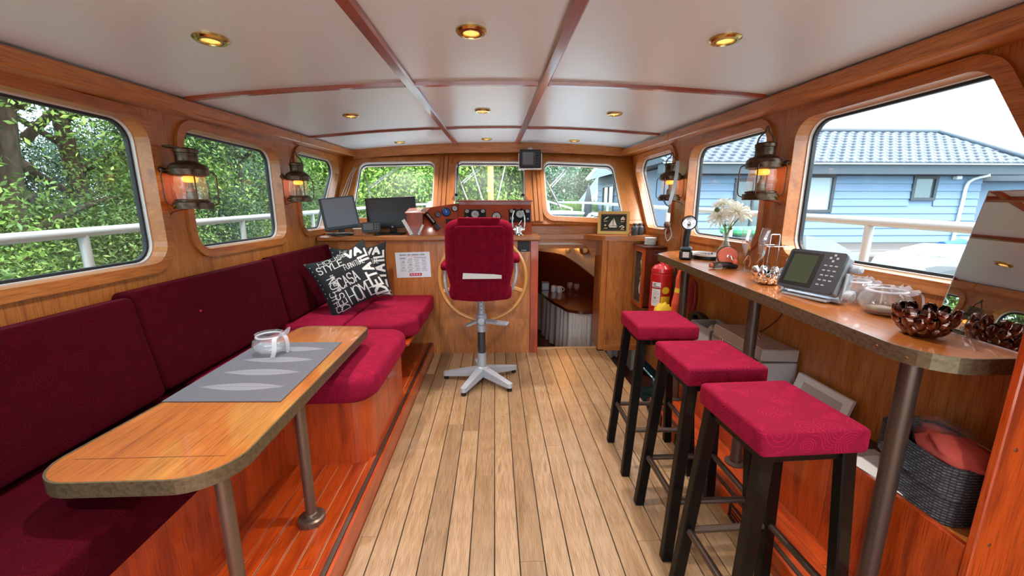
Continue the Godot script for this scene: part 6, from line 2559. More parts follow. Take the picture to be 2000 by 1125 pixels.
	var V = [Vector3(-hx, -hy, 0), Vector3(hx, -hy, 0), Vector3(hx, hy, 0), Vector3(-hx, hy, 0)]
	var U = [Vector2(0, 1), Vector2(1, 1), Vector2(1, 0), Vector2(0, 0)]
	var R = Basis(Vector3.BACK, deg_to_rad(1.5))
	for k in [0, 2, 1, 0, 3, 2]:
		s.set_uv(U[k])
		s.add_vertex(R * V[k])
	part("sheet", s, coat(printed(im, 0.5), 0.3, 0.1), m)
	# chart display hung from the cornice
	m = thing("overhead_display", "dark grey chart display on a white bracket hung under the front cornice", "display", Vector3(0.375, 1.885, -4.36), deg_to_rad(-3.0))
	s = mb()
	X = tilt(-4)
	plate(s, rrect(0.225, 0.185, 0.016), func(p, d): return X * Vector3(p.x, p.y, d), -0.05, 0.0)
	part("housing", s, M.plastic_dark, m)
	s = mb()
	ring(s, rrect(0.213, 0.173, 0.012), rrect(0.196, 0.156, 0.01), func(p, d): return X * Vector3(p.x, p.y, d), 0.0, 0.006)
	part("bezel", s, M.black_soft, m)
	s = mb()
	cbox(s, Vector3(-0.024, 0.0, 0.0015), Vector3(0.11, 0.125, 0.003), 0.0, X)
	part("screen", s, M.lcd_grey, m)
	for k in 5:
		s = mb()
		cbox(s, Vector3(0.068, 0.058 - k * 0.028, 0.003), Vector3(0.026, 0.014, 0.006), 0.003, X)
		part("key", s, M.black, m)
	s = mb()
	cbox(s, Vector3(0.0, -0.106, -0.02), Vector3(0.24, 0.016, 0.07), 0.004)
	for x in [-0.119, 0.119]:
		cbox(s, Vector3(x, -0.03, -0.04), Vector3(0.008, 0.17, 0.04), 0.002)
	part("bracket", s, M.white, m)
	s = mb()
	beam(s, Vector3(0, 0.09, -0.05), Vector3(0, 0.12, -0.15), 0.05, 0.03, 0.004)
	part("arm", s, M.white, m)

# ---------------------------------------------------------------- pillows
func lettered_cover() -> StandardMaterial3D:
	var im = Image.create(640, 640, false, Image.FORMAT_RGB8)
	im.fill(rgb(26, 32, 36))
	var r = RandomNumberGenerator.new()
	r.seed = 2
	for k in 1400:
		var v = r.randi() % 12
		im.fill_rect(Rect2i(r.randi() % 640, r.randi() % 640, 1 + r.randi() % 2, 10 + r.randi() % 40), rgb(24 + v, 30 + v, 34 + v))
	var ink = rgb(205, 204, 200)
	for k in 8:
		im.fill_rect(Rect2i(26, 60 + k * 52, 9, 14), ink)
	words(im, "CHIC", Vector2(70, 620), Vector2(48, 60), 7.0, ink, -PI / 2)
	words(im, "STYLE", Vector2(80, 96), Vector2(44, 84), 10.0, ink, 0.0)
	words(im, "GLAMOUR", Vector2(172, 420), Vector2(22, 30), 5.0, ink, -PI / 2)
	words(im, "HOUSE", Vector2(120, 30), Vector2(50, 52), 6.0, ink)
	words(im, "DESIGN", Vector2(120, 630), Vector2(52, 84), 9.0, ink, -PI / 2)
	words(im, "CASA", Vector2(210, 300), Vector2(42, 112), 10.0, ink, -0.05)
	words(im, "HOME", Vector2(236, 440), Vector2(62, 170), 10.0, ink, 0.0, 0.12)
	words(im, "FURNITURE", Vector2(330, 190), Vector2(20, 60), 5.0, ink)
	words(im, "DETAIL", Vector2(500, 620), Vector2(70, 110), 24.0, ink, -PI / 2, 0.3)
	words(im, "VA", Vector2(400, 40), Vector2(70, 90), 24.0, ink)
	return printed(im, 0.95)

func pillow(label: String, X: Transform3D, front: Material, a: float, b: float, thick: float) -> void:
	var o = thing("throw_pillow", label, "pillow", X.origin, 0.0, "lettered pillows")
	o.transform = X
	var n = 22
	var P = func(u: float, v: float, sgn: float) -> Vector3:
		var x = a * u * (1.0 - 0.10 * (1.0 - v * v) * u * u)
		var y = b * v * (1.0 - 0.10 * (1.0 - u * u) * v * v)
		var t = thick * pow(maxf(0.0, (1.0 - pow(absf(u), 2.4)) * (1.0 - pow(absf(v), 2.4))), 0.55)
		t *= 1.0 + 0.08 * sin(u * 5.0 + v * 2.0) + 0.06 * sin(v * 7.0 - u * 3.0)
		y -= 0.02 * (1.0 - u * u) * maxf(v, 0.0)
		return Vector3(x, y, t * sgn)
	for side in 2:
		var s = mb()
		s.set_smooth_group(1)
		var sgn = 1.0 if side == 0 else -1.0
		for i in n:
			for j in n:
				var q = []
				for e in [[i, j], [i + 1, j], [i + 1, j + 1], [i, j + 1]]:
					q.append(Vector2(-1.0 + 2.0 * e[0] / n, -1.0 + 2.0 * e[1] / n))
				for k in ([0, 2, 1, 0, 3, 2] if side == 0 else [0, 1, 2, 0, 2, 3]):
					s.set_uv(Vector2(q[k].x * 0.5 + 0.5, 0.5 - q[k].y * 0.5))
					s.add_vertex(P.call(q[k].x, q[k].y, sgn))
		part("front_cover" if side == 0 else "back_cover", s, front if side == 0 else M.fabric_grey, o, Vector3.ZERO, "black cover printed with pale words" if side == 0 else "plain grey cover")

# ---------------------------------------------------------------- things on the bar
func build_bar_things() -> void:
	var on = func(x: float, z: float) -> Vector3: return Vector3(x, bar_y(z) + 0.0005, z)
	# lettered pillows on the bench
	var cover = lettered_cover()
	var yb = Vector3(-0.47, 0.86, -0.20).normalized()
	var xb = Vector3(0.90, 0.12, -0.30)
	xb = (xb - yb * xb.dot(yb)).normalized()
	pillow("black lettered pillow in front, leaning on the other one", Transform3D(Basis(xb, yb, xb.cross(yb)), Vector3(-1.125, 0.858, -3.06)), cover, 0.235, 0.235, 0.075)
	yb = Vector3(-0.12, 0.95, -0.24).normalized()
	xb = Vector3(0.96, 0.10, -0.14)
	xb = (xb - yb * xb.dot(yb)).normalized()
	pillow("black lettered pillow behind, in the corner against the console", Transform3D(Basis(xb, yb, xb.cross(yb)), Vector3(-1.14, 0.855, -3.40)), cover, 0.235, 0.235, 0.065)
	# battery torch
	var t = thing("battery_torch", "black battery torch with a tilting lamp head standing on the bar end", "torch", on.call(1.255, -2.575), deg_to_rad(-25.0))
	t.scale = Vector3.ONE * 0.92
	var s = mb()
	cbox(s, Vector3(0, 0.032, 0), Vector3(0.085, 0.064, 0.105), 0.01)
	part("battery", s, M.black, t)
	s = mb()
	cbox(s, Vector3(0, 0.036, 0.0535), Vector3(0.04, 0.038, 0.003), 0.001)
	part("label", s, M.white, t)
	s = mb()
	cbox(s, Vector3(0, 0.075, 0), Vector3(0.08, 0.026, 0.1), 0.012)
	part("collar", s, M.teal, t)
	s = mb()
	tube(s, [Vector3(-0.005, 0.08, -0.01), Vector3(-0.004, 0.15, -0.012), Vector3(0.002, 0.21, -0.014), Vector3(0.004, 0.245, -0.014)], 0.023, 12)
	part("handle", s, M.black, t)
	s = mb()
	var H = Transform3D(Basis(Vector3.RIGHT, deg_to_rad(82.0)), Vector3(0.004, 0.25, -0.02))
	lathe(s, [Vector2(0, -0.035), Vector2(0.024, -0.035), Vector2(0.03, -0.01), Vector2(0.045, 0.035), Vector2(0.047, 0.05)], 24, true, H)
	part("lamp_head", s, M.teal, t)
	s = mb()
	lathe(s, [Vector2(0.047, 0.042), Vector2(0.051, 0.042), Vector2(0.051, 0.062), Vector2(0.043, 0.062)], 24, true, H)
	part("bezel", s, M.black, t)
	s = mb()
	lathe(s, [Vector2(0.0, 0.02), Vector2(0.014, 0.024), Vector2(0.032, 0.042), Vector2(0.043, 0.06)], 24, false, H)
	part("reflector", s, M.chrome, t)
	# tray of odds and ends
	t = thing("oval_tray", "low oval black and white tray of metal bits behind the torch", "tray", on.call(1.405, -2.62))
	s = mb()
	var ov = PackedVector2Array()
	for q in circle(1.0, 28):
		ov.append(Vector2(q.x * 0.085, q.y * 0.115))
	plate(s, ov, flat_xz, 0.0, 0.02)
	part("body", s, M.black, t)
	s = mb()
	var ov2 = PackedVector2Array()
	for q in ov:
		ov2.append(q * 0.9)
	ring(s, ov, ov2, flat_xz, 0.02, 0.034)
	part("rim", s, M.white_gloss, t)
	for k in 4:
		s = mb()
		tube(s, [Vector3(-0.05 + 0.03 * k, 0.026, -0.04 + 0.02 * k), Vector3(-0.02 + 0.025 * k, 0.03, 0.04 - 0.015 * k)], 0.006, 6)
		part("metal_bit", s, M.steel, t)
	# vase with chrysanthemums
	t = thing("glass_vase", "clear bottle-shaped glass vase holding white flowers", "vase", on.call(1.405, -2.385))
	s = mb()
	lathe(s, [Vector2(0, 0.002), Vector2(0.04, 0.002), Vector2(0.045, 0.012), Vector2(0.045, 0.075), Vector2(0.036, 0.10), Vector2(0.019, 0.13), Vector2(0.017, 0.17), Vector2(0.022, 0.195), Vector2(0.019, 0.195), Vector2(0.014, 0.17), Vector2(0.016, 0.13), Vector2(0.033, 0.098), Vector2(0.042, 0.074), Vector2(0.042, 0.016), Vector2(0, 0.012)], 28, false)
	part("glass", s, M.thin_glass, t)
	s = mb()
	lathe(s, [Vector2(0, 0.013), Vector2(0.041, 0.017), Vector2(0.041, 0.05), Vector2(0, 0.05)], 24, false)
	part("water", s, M.thin_glass, t)
	var heads = [[Vector3(-0.07, 0.285, 0.03), 0.075, "white chrysanthemum drooping to the left of the bunch"], [Vector3(0.02, 0.315, 0.05), 0.095, "large white chrysanthemum in the middle of the bunch"], [Vector3(-0.01, 0.36, -0.05), 0.075, "white chrysanthemum at the back of the bunch"], [Vector3(0.07, 0.30, 0.0), 0.075, "white chrysanthemum at the right of the bunch"]]
	var base: Vector3 = on.call(1.405, -2.385)
	for e in heads:
		flower(base, e[0], e[1], e[2])
	for k in 2:
		var bud = thing("flower_bud", ["closed green bud at the left of the bunch", "pale opening bud at the right of the bunch"][k], "flower bud", base)
		var c: Vector3 = [Vector3(-0.085, 0.325, 0.02), Vector3(0.10, 0.325, 0.02)][k]
		s = mb()
		tube(s, curve([Vector3(0, 0.02, 0), Vector3(0, 0.18, 0), c], 5), 0.002, 5)
		part("stem", s, M.stem, bud)
		s = mb()
		lathe(s, [Vector2(0, -0.012), Vector2(0.014, -0.006), Vector2(0.015, 0.006), Vector2(0.006, 0.018), Vector2(0, 0.019)], 12, false, Transform3D(Basis(), c))
		part("bud", s, [mat(rgb(96, 112, 60), 0.7), mat(rgb(214, 214, 170), 0.7)][k], bud)
	# orange line reel on a black grip
	t = thing("line_reel", "orange and black hand line reel with a crank lying before the vase", "reel", on.call(1.325, -2.255), deg_to_rad(-15.0))
	s = mb()
	lathe(s, [Vector2(0, -0.014), Vector2(0.05, -0.014), Vector2(0.05, -0.008), Vector2(0.044, 0.0), Vector2(0.05, 0.008), Vector2(0.05, 0.014), Vector2(0.02, 0.016), Vector2(0, 0.018)], 26, true, Transform3D(Basis(Vector3.RIGHT, PI / 2), Vector3(0.02, 0.072, 0)))
	part("spool", s, M.coral, t)
	s = mb()
	lathe(s, [Vector2(0.051, -0.02), Vector2(0.055, -0.02), Vector2(0.055, -0.014), Vector2(0.051, -0.014)], 26, true, Transform3D(Basis(Vector3.RIGHT, PI / 2), Vector3(0.02, 0.072, 0)))
	part("rim", s, M.black, t)
	s = mb()
	tube(s, curve([Vector3(0.06, 0.02, 0.0), Vector3(0.0, 0.022, 0.02), Vector3(-0.06, 0.018, 0.03)], 4), 0.017, 10)
	cbox(s, Vector3(0.05, 0.012, -0.005), Vector3(0.06, 0.022, 0.04), 0.006)
	part("grip", s, M.black_soft, t)
	s = mb()
	tube(s, [Vector3(-0.06, 0.018, 0.03), Vector3(-0.078, 0.017, 0.033)], 0.013, 10)
	part("grip_end", s, M.terracotta, t)
	s = mb()
	tube(s, curve([Vector3(0.02, 0.072, 0.016), Vector3(0.026, 0.075, 0.035), Vector3(0.035, 0.055, 0.04), Vector3(0.045, 0.045, 0.04)], 4), 0.005, 7)
	lathe(s, [Vector2(0, 0), Vector2(0.009, 0.002), Vector2(0.009, 0.01), Vector2(0, 0.012)], 10, true, Transform3D(Basis(Vector3.RIGHT, PI / 2), Vector3(0.02, 0.072, 0.014)))
	part("crank", s, M.chrome, t)
	s = mb()
	lathe(s, [Vector2(0, -0.016), Vector2(0.013, -0.01), Vector2(0.014, 0.008), Vector2(0, 0.016)], 10, false, Transform3D(Basis(), Vector3(0.05, 0.045, 0.043)))
	part("crank_knob", s, M.coral, t)
	t = thing("glass_stopper", "small clear fluted stopper lying before the line reel", "stopper", on.call(1.27, -2.20))
	s = mb()
	lathe(s, [Vector2(0, -0.02), Vector2(0.012, -0.018), Vector2(0.018, 0.01), Vector2(0.016, 0.016), Vector2(0, 0.018)], 8, true, tilt(70, 30, 0, Vector3(0, 0.016, 0)))
	part("stopper", s, M.lens, t)
	# two champagne flutes tied with twine
	for k in 2:
		var f = thing("champagne_flute", ["champagne flute on the left of the tied pair", "champagne flute on the right of the tied pair"][k], "glass", on.call([1.395, 1.425][k], [-2.155, -2.105][k]), 0.0, "champagne flutes")
		s = mb()
		var X = tilt([4, 2][k], 0, [5, -7][k])
		lathe(s, [Vector2(0, 0.001), Vector2(0.035, 0.001), Vector2(0.034, 0.004), Vector2(0.006, 0.01), Vector2(0.0035, 0.02), Vector2(0.0035, 0.09), Vector2(0.012, 0.11), Vector2(0.022, 0.15), Vector2(0.026, 0.19), Vector2(0.022, 0.245), Vector2(0.0205, 0.245), Vector2(0.0245, 0.19), Vector2(0.02, 0.15), Vector2(0.01, 0.113), Vector2(0, 0.105)], 24, false, X)
		part("glass", s, M.thin_glass, f)
		s = mb()
		tube(s, curve([X * Vector3(-0.016, 0.11, 0.0), X * Vector3(0.006, 0.10, 0.012), X * Vector3(0.02, 0.06, 0.014), X * Vector3(0.01, 0.03, 0.02)], 5), 0.0022, 5)
		tube(s, curve([X * Vector3(0.01, 0.10, 0.012), X * Vector3(-0.016, 0.07, 0.02), X * Vector3(-0.02, 0.05, 0.012)], 5), 0.0022, 5)
		part("twine", s, mat(rgb(196, 130, 104), 0.9), f)
		s = mb()
		strip(s, curve([X * Vector3(0.0, 0.235, 0.02), X * Vector3(-0.012, 0.18, 0.022), X * Vector3(0.006, 0.13, 0.018), X * Vector3(0.0, 0.07, 0.012)], 5), Vector3(0.006, 0, 0.003))
		part("silver_ribbon", s, M.steel, f)
	# chrome napkin or menu stand
	t = thing("chrome_stand", "tall chrome wire stand with a ring and a square handle at the wall", "stand", on.call(1.425, -1.985), deg_to_rad(14.0))
	s = mb()
	for x in [-0.03, 0.03]:
		tube(s, [Vector3(x * 1.1, 0.03, 0), Vector3(x, 0.215, 0)], 0.0032, 7)
	tube(s, [Vector3(-0.03, 0.215, 0), Vector3(-0.027, 0.222, 0), Vector3(0.027, 0.222, 0), Vector3(0.03, 0.215, 0)], 0.0032, 7)
	part("handle", s, M.steel, t)
	s = mb()
	var rg = []
	for k in 28:
		rg.append(Vector3(cos(TAU * k / 28.0) * 0.072, 0.165, sin(TAU * k / 28.0) * 0.05))
	tube(s, rg, 0.003, 7, true)
	part("ring", s, M.steel, t)
	s = mb()
	lathe(s, [Vector2(0, 0), Vector2(0.05, 0), Vector2(0.05, 0.004), Vector2(0, 0.005)], 20)
	tube(s, [Vector3(-0.033, 0.004, 0), Vector3(-0.033, 0.035, 0)], 0.0032, 7)
	tube(s, [Vector3(0.033, 0.004, 0), Vector3(0.033, 0.035, 0)], 0.0032, 7)
	part("foot", s, M.steel, t)
	s = mb()
	plate(s, rrect(0.042, 0.05, 0.012), func(p, d): return Vector3(p.x - 0.033, p.y + 0.04, d), -0.002, 0.002)
	part("plate", s, mat(rgb(120, 100, 90), 0.4, 0.6), t)
	# two flower-shaped metal tealight bowls
	petal_bowl(on.call(1.315, -1.845), "bright silver petal bowl on the bar before the chrome stand", 0.062, 0.075, M.chrome, 14)
	petal_bowl(on.call(1.322, -1.135), "dark bronze petal bowl near the rounded end of the bar", 0.064, 0.09, mat(rgb(120, 92, 84), 0.08, 1.0), 16)
	# big chart plotter
	t = thing("chart_plotter", "large dark grey chart plotter with keypad on a grey bracket on the bar", "plotter", on.call(1.325, -1.59), deg_to_rad(-74.0))
	t.scale = Vector3.ONE * 0.9
	var X2 = tilt(-24, 0, 0, Vector3(0, 0.125, 0.012))
	s = mb()
	plate(s, rrect(0.245, 0.185, 0.012), func(p, d): return X2 * Vector3(p.x, p.y, d), -0.045, 0.0)
	part("rear_housing", s, M.plastic_grey, t)
	s = mb()
	plate(s, rrect(0.252, 0.192, 0.014), func(p, d): return X2 * Vector3(p.x, p.y, d), 0.0, 0.014)
	part("front_bezel", s, M.plastic_dark, t)
	s = mb()
	cbox(s, Vector3(-0.042, 0.0, 0.0145), Vector3(0.148, 0.165, 0.002), 0.0, X2)
	part("screen_surround", s, M.black, t)
	s = mb()
	cbox(s, Vector3(-0.042, 0.002, 0.016), Vector3(0.112, 0.138, 0.002), 0.0, X2)
	part("screen", s, M.screen_green, t)
	for k in 4:
		s = mb()
		var a = PI * 0.5 * k
		cbox(s, Vector3(0.079 + cos(a) * 0.014, 0.068 + sin(a) * 0.014, 0.015), Vector3(0.01, 0.01, 0.003), 0.001, X2)
		part("cursor_key", s, M.light_grey, t)
	for k in 14:
		s = mb()
		cbox(s, Vector3(0.057 + 0.022 * (k % 3), 0.032 - 0.023 * (k / 3), 0.015), Vector3(0.013, 0.006, 0.003), 0.001, X2)
		part("key", s, M.light_grey, t)
	s = mb()
	cbox(s, Vector3(0, 0.008, 0.0), Vector3(0.21, 0.014, 0.1), 0.004)
	for x in [-0.135, 0.135]:
		beam(s, Vector3(x, 0.01, -0.01), Vector3(x, 0.13, -0.03), 0.012, 0.04, 0.003, Vector3.BACK)
		cbox(s, Vector3(x * 0.88, 0.01, -0.01), Vector3(0.04, 0.014, 0.05), 0.003)
	part("bracket", s, M.light_grey, t)
	for x in [-0.145, 0.145]:
		for e in [[0.035, 0.026], [0.15, 0.018]]:
			s = mb()
			lathe(s, [Vector2(0, -0.02), Vector2(e[1], -0.02), Vector2(e[1], 0.016), Vector2(e[1] * 0.6, 0.022), Vector2(0, 0.022)], 18, true, Transform3D(Basis(Vector3.BACK, -PI / 2 * signf(x)), Vector3(x, e[0], -0.012 - e[0] * 0.25)))
			part("clamp_knob", s, M.light_grey, t)
	# two glass bowls with ribbons by the window
	glass_bowl(on.call(1.425, -1.50), "glass bowl wrapped in white gauze ribbon behind the chart plotter", 0.068, 0.105, true)
	glass_bowl(on.call(1.415, -1.355), "glass bowl with grey sand beside the gauze wrapped bowl", 0.078, 0.10, true, true)
	# mirror on the bar against the wall
	var mi = thing("wall_mirror", "frameless mirror standing on the bar end against the wall", "mirror")
	s = mb()
	var mp = PackedVector2Array([Vector2(-1.207, 0.001), Vector2(-0.965, -0.006), Vector2(-1.075, 0.445), Vector2(-1.214, 0.445)])
	var MT = func(p: Vector2, d: float) -> Vector3: return Vector3(1.447 + (p.x + 1.207) * 0.02 + p.y * 0.205 - d * 0.98, bar_y(-1.207) + p.y * 0.979 + d * 0.2, p.x)
	plate(s, mp, MT, 0.0, 0.0008)
	part("silvering", s, M.mirror, mi)
	s = mb()
	ring(s, PackedVector2Array(grow(Array(mp), 0.003)), mp, MT, -0.004, 0.0006)
	part("ground_edge", s, M.light_grey, mi)
	s = mb()
	plate(s, mp, MT, -0.004, -0.001)
	part("backing", s, M.black, mi)

func petal_bowl(at: Vector3, label: String, r: float, h: float, m: Material, n: int) -> void:
	var b = thing("petal_bowl", label, "bowl", at)
	var s = mb()
	lathe(s, [Vector2(0, 0), Vector2(r * 0.5, 0), Vector2(r * 0.75, h * 0.25), Vector2(r * 0.85, h * 0.6), Vector2(r * 0.78, h * 0.6), Vector2(r * 0.6, h * 0.25), Vector2(0, h * 0.15)], 20, false)
	part("cup", s, m, b)
	var rr = RandomNumberGenerator.new()
	rr.seed = n
	for ringk in 3:
		for k in n * 2 / 3 + 1:
			var a = TAU * (k + 0.5 * (ringk % 2)) / (n * 2 / 3 + 1) + rr.randf_range(-0.15, 0.15)
			var d = Vector3(cos(a), 0, sin(a))
			var y: float = h * [0.22, 0.5, 0.78][ringk]
			var rad: float = r * [0.66, 0.92, 0.98][ringk]
			var open_: float = [0.75, 0.5, 0.3][ringk] + rr.randf_range(-0.2, 0.2)
			s = mb()
			var up = (Vector3.UP * cos(open_) + d * sin(open_)).normalized()
			var side = d.cross(Vector3.UP).normalized()
			var nrm = side.cross(up).normalized()
			var B = Basis(side * r * 0.29, up * r * 0.36, nrm * r * 0.13)
			# a cupped petal
			s.set_smooth_group(1)
			var g = []
			for i in 6:
				var row = []
				for j in 6:
					var u = -1.0 + 0.4 * i
					var v = -1.0 + 0.4 * j
					var w = sqrt(maxf(0.0, 1.0 - v * v * 0.8))
					row.append(d * rad + Vector3(0, y, 0) + B * Vector3(u * w, v, (1.0 - (u * u + v * v) * 0.5) * -1.6 + 0.8 * u * u))
				g.append(row)
			for i in 5:
				for j in 5:
					quad(s, g[i][j], g[i + 1][j], g[i + 1][j + 1], g[i][j + 1])
			tube(s, [g[0][0], g[0][2], g[0][4], g[1][5], g[3][5], g[5][4], g[5][2], g[5][0]], r * 0.025, 5)
			part("petal", s, m, b)

func flower(base: Vector3, c: Vector3, r: float, label: String) -> void:
	var f = thing("chrysanthemum", label, "flower", base, 0.0, "white flowers in the vase")
	var s = mb()
	tube(s, curve([Vector3(c.x * 0.1, 0.015, c.z * 0.1), Vector3(c.x * 0.08, 0.18, c.z * 0.08), c - Vector3(0, 0.01, 0)], 5), 0.0026, 6)
	part("stem", s, M.stem, f)
	var out_ = (c - Vector3(0, 0.2, 0)).normalized()
	var q = Quaternion(Vector3.UP, (out_ + Vector3(-0.35, 0.25, 0.45)).normalized())
	var rr = RandomNumberGenerator.new()
	rr.seed = int(r * 1000.0 + c.x * 77.0)
	for layer in 3:
		var n: int = [17, 13, 8][layer]
		for k in n:
			var a = TAU * k / n + layer * 0.2 + rr.randf_range(-0.08, 0.08)
			var el: float = [0.05, 0.45, 0.95][layer] + rr.randf_range(-0.12, 0.12)
			var l: float = r * [1.0, 0.85, 0.55][layer] * rr.randf_range(0.88, 1.08)
			var d = Vector3(cos(a) * cos(el), sin(el), sin(a) * cos(el))
			var side = Vector3(-sin(a), 0, cos(a)) * 0.0065
			var up = d.cross(side).normalized() * -0.004
			var p = [Vector3.ZERO, d * l * 0.5 + Vector3(0, l * 0.06, 0), d * l * 0.85 + Vector3(0, -l * 0.02, 0), d * l + Vector3(0, -l * 0.1, 0)]
			var w = [0.35, 0.9, 1.0, 0.25]
			s = mb()
			s.set_smooth_group(1)
			for i in 3:
				var a0: Vector3 = c + q * (p[i] - side * w[i])
				var m0: Vector3 = c + q * (p[i] - up)
				var b0: Vector3 = c + q * (p[i] + side * w[i])
				var a1: Vector3 = c + q * (p[i + 1] - side * w[i + 1])
				var m1: Vector3 = c + q * (p[i + 1] - up)
				var b1: Vector3 = c + q * (p[i + 1] + side * w[i + 1])
				quad(s, a0, m0, m1, a1)
				quad(s, m0, b0, b1, m1)
			part("petal", s, M.petal, f)
	s = mb()
	lathe(s, [Vector2(0, 0.004), Vector2(r * 0.16, 0.004), Vector2(r * 0.13, r * 0.12), Vector2(0, r * 0.16)], 12, false, Transform3D(Basis(q), c))
	part("centre", s, mat(rgb(206, 206, 130), 0.8), f)
	for k in 2:
		s = mb()
		s.set_smooth_group(1)
		var d = Vector3(cos(k * 2.6 + c.x * 30.0), 0.5, sin(k * 2.6 + c.x * 30.0)).normalized()
		var o = Vector3(c.x * 0.3, 0.205 + 0.02 * k, c.z * 0.3)
		var sd = d.cross(Vector3.UP).normalized() * 0.012
		quad(s, o, o + d * 0.025 + sd, o + d * 0.055, o + d * 0.025 - sd)
		part("leaf", s, M.stem, f)

# ---------------------------------------------------------------- forward starboard corner
func build_corner_things() -> void:
	var sy = 1.125
	# framed shadow box
	var p = thing("framed_picture", "gilt framed nautical shadow box with a white sailing boat and knots on the corner shelf", "picture", Vector3(1.155, sy, -3.90), deg_to_rad(-13.0))
	var X = tilt(-9, 0, 0, Vector3(0, 0.112, 0))
	var s = mb()
	ring(s, rrect(0.30, 0.22, 0.004, 2), rrect(0.246, 0.166, 0.003, 2), func(q, d): return X * Vector3(q.x, q.y, d), 0.0, 0.02)
	part("frame", s, M.gold, p)
	s = mb()
	ring(s, rrect(0.246, 0.166, 0.003, 2), rrect(0.226, 0.146, 0.003, 2), func(q, d): return X * Vector3(q.x, q.y, d), 0.0, 0.012)
	part("inner_frame", s, M.dark_x, p)
	s = mb()
	cbox(s, Vector3(0, 0, 0.001), Vector3(0.236, 0.156, 0.004), 0.0, X)
	part("board", s, mat(rgb(46, 56, 50), 0.9), p)
	s = mb()
	for tr in [[Vector2(-0.048, -0.028), Vector2(-0.004, -0.028), Vector2(-0.008, 0.035)], [Vector2(0.0, -0.026), Vector2(0.032, -0.026), Vector2(0.0, 0.05)]]:
		plate(s, PackedVector2Array(tr), func(q, d): return X * Vector3(q.x, q.y, d), 0.003, 0.006)
	plate(s, PackedVector2Array([Vector2(-0.046, -0.032), Vector2(0.036, -0.032), Vector2(0.026, -0.045), Vector2(-0.034, -0.045)]), func(q, d): return X * Vector3(q.x, q.y, d), 0.003, 0.007)
	part("model_boat", s, M.ivory, p)
	var knots = [[Vector3(-0.082, 0.042, 0.006), Vector3(-0.06, 0.052, 0.008), Vector3(-0.09, 0.03, 0.006), Vector3(-0.05, 0.058, 0.006)], [Vector3(0.07, 0.028, 0.006), Vector3(0.088, 0.056, 0.008), Vector3(0.10, 0.03, 0.006), Vector3(0.07, 0.045, 0.006)], [Vector3(0.058, -0.042, 0.006), Vector3(0.08, -0.03, 0.008), Vector3(0.10, -0.042, 0.006), Vector3(0.075, -0.052, 0.006)]]
	for k in knots:
		s = mb()
		var pts = []
		for v in curve(k, 6):
			pts.append(X * v)
		tube(s, pts, 0.005, 6)
		part("knot", s, M.ivory, p)
	for e in [Vector2(-0.075, 0.016), Vector2(-0.075, -0.052), Vector2(0.085, 0.012), Vector2(0.085, -0.064)]:
		s = mb()
		cbox(s, Vector3(e.x, e.y, 0.004), Vector3(0.035, 0.006, 0.002), 0.0, X)
		part("name_plate", s, M.brass, p)
	s = mb()
	lathe(s, [Vector2(0.012, 0), Vector2(0.008, 0.004), Vector2(0, 0.005)], 14, true, X * Transform3D(Basis(Vector3.RIGHT, PI / 2), Vector3(-0.078, -0.022, 0.003)))
	part("medal", s, M.brass, p)
	# binoculars
	p = thing("binoculars", "dark grey binoculars lying beside the framed picture", "binoculars", Vector3(1.36, sy, -3.80), deg_to_rad(20.0))
	for x in [-0.032, 0.032]:
		s = mb()
		lathe(s, [Vector2(0, 0), Vector2(0.031, 0.0), Vector2(0.033, 0.04), Vector2(0.03, 0.075), Vector2(0.019, 0.09), Vector2(0.018, 0.112), Vector2(0, 0.112)], 18, true, Transform3D(Basis(), Vector3(x, 0.0, 0)))
		part("barrel", s, M.plastic_dark, p)
	s = mb()
	cbox(s, Vector3(0, 0.055, 0), Vector3(0.05, 0.03, 0.03), 0.008)
	part("bridge", s, M.black, p)
	s = mb()
	tube(s, curve([Vector3(-0.03, 0.1, 0.02), Vector3(-0.09, 0.06, 0.05), Vector3(-0.14, 0.004, 0.05), Vector3(-0.08, 0.004, 0.07)], 5), 0.004, 6)
	part("strap", s, M.black, p)
	# knot display case on the cabinet side
	p = thing("knot_case", "dark wooden glass-fronted display case of rope knots on the corner cabinet", "display case", Vector3(1.30, 0.50, -3.69))
	s = mb()
	bx(s, Vector3(0.012, 0.0, 0.0), Vector3(0.198, 0.535, 0.012))
	bx(s, Vector3(0.012, 0.0, 0.253), Vector3(0.198, 0.535, 0.265), 0.003)
	bx(s, Vector3(0.012, 0.0, 0.0), Vector3(0.198, 0.014, 0.265))
	bx(s, Vector3(0.07, 0.0, 0.0), Vector3(0.198, 0.535, 0.26))
	part("body", s, M.dark_y, p)
	s = mb()
	bx(s, Vector3(-0.012, 0.535, -0.01), Vector3(0.198, 0.552, 0.275), 0.004)
	part("top_board", s, M.dark_z, p)
	var CT = func(q: Vector2, d: float) -> Vector3: return Vector3(0.012 - d, q.y, q.x)
	s = mb()
	ring(s, PackedVector2Array([Vector2(0, 0), Vector2(0.265, 0), Vector2(0.265, 0.535), Vector2(0, 0.535)]), PackedVector2Array([Vector2(0.03, 0.03), Vector2(0.235, 0.03), Vector2(0.235, 0.505), Vector2(0.03, 0.505)]), CT, 0.0, 0.014)
	part("door_frame", s, M.mahogany_y, p)
	s = mb()
	ring(s, PackedVector2Array([Vector2(0.03, 0.03), Vector2(0.235, 0.03), Vector2(0.235, 0.505), Vector2(0.03, 0.505)]), PackedVector2Array([Vector2(0.038, 0.038), Vector2(0.227, 0.038), Vector2(0.227, 0.497), Vector2(0.038, 0.497)]), CT, 0.0, 0.016)
	part("gilt_slip", s, M.gold, p)
	s = mb()
	plate(s, PackedVector2Array([Vector2(0.03, 0.03), Vector2(0.235, 0.03), Vector2(0.235, 0.505), Vector2(0.03, 0.505)]), CT, 0.004, 0.004)
	part("pane", s, M.pane, p)
	s = mb()
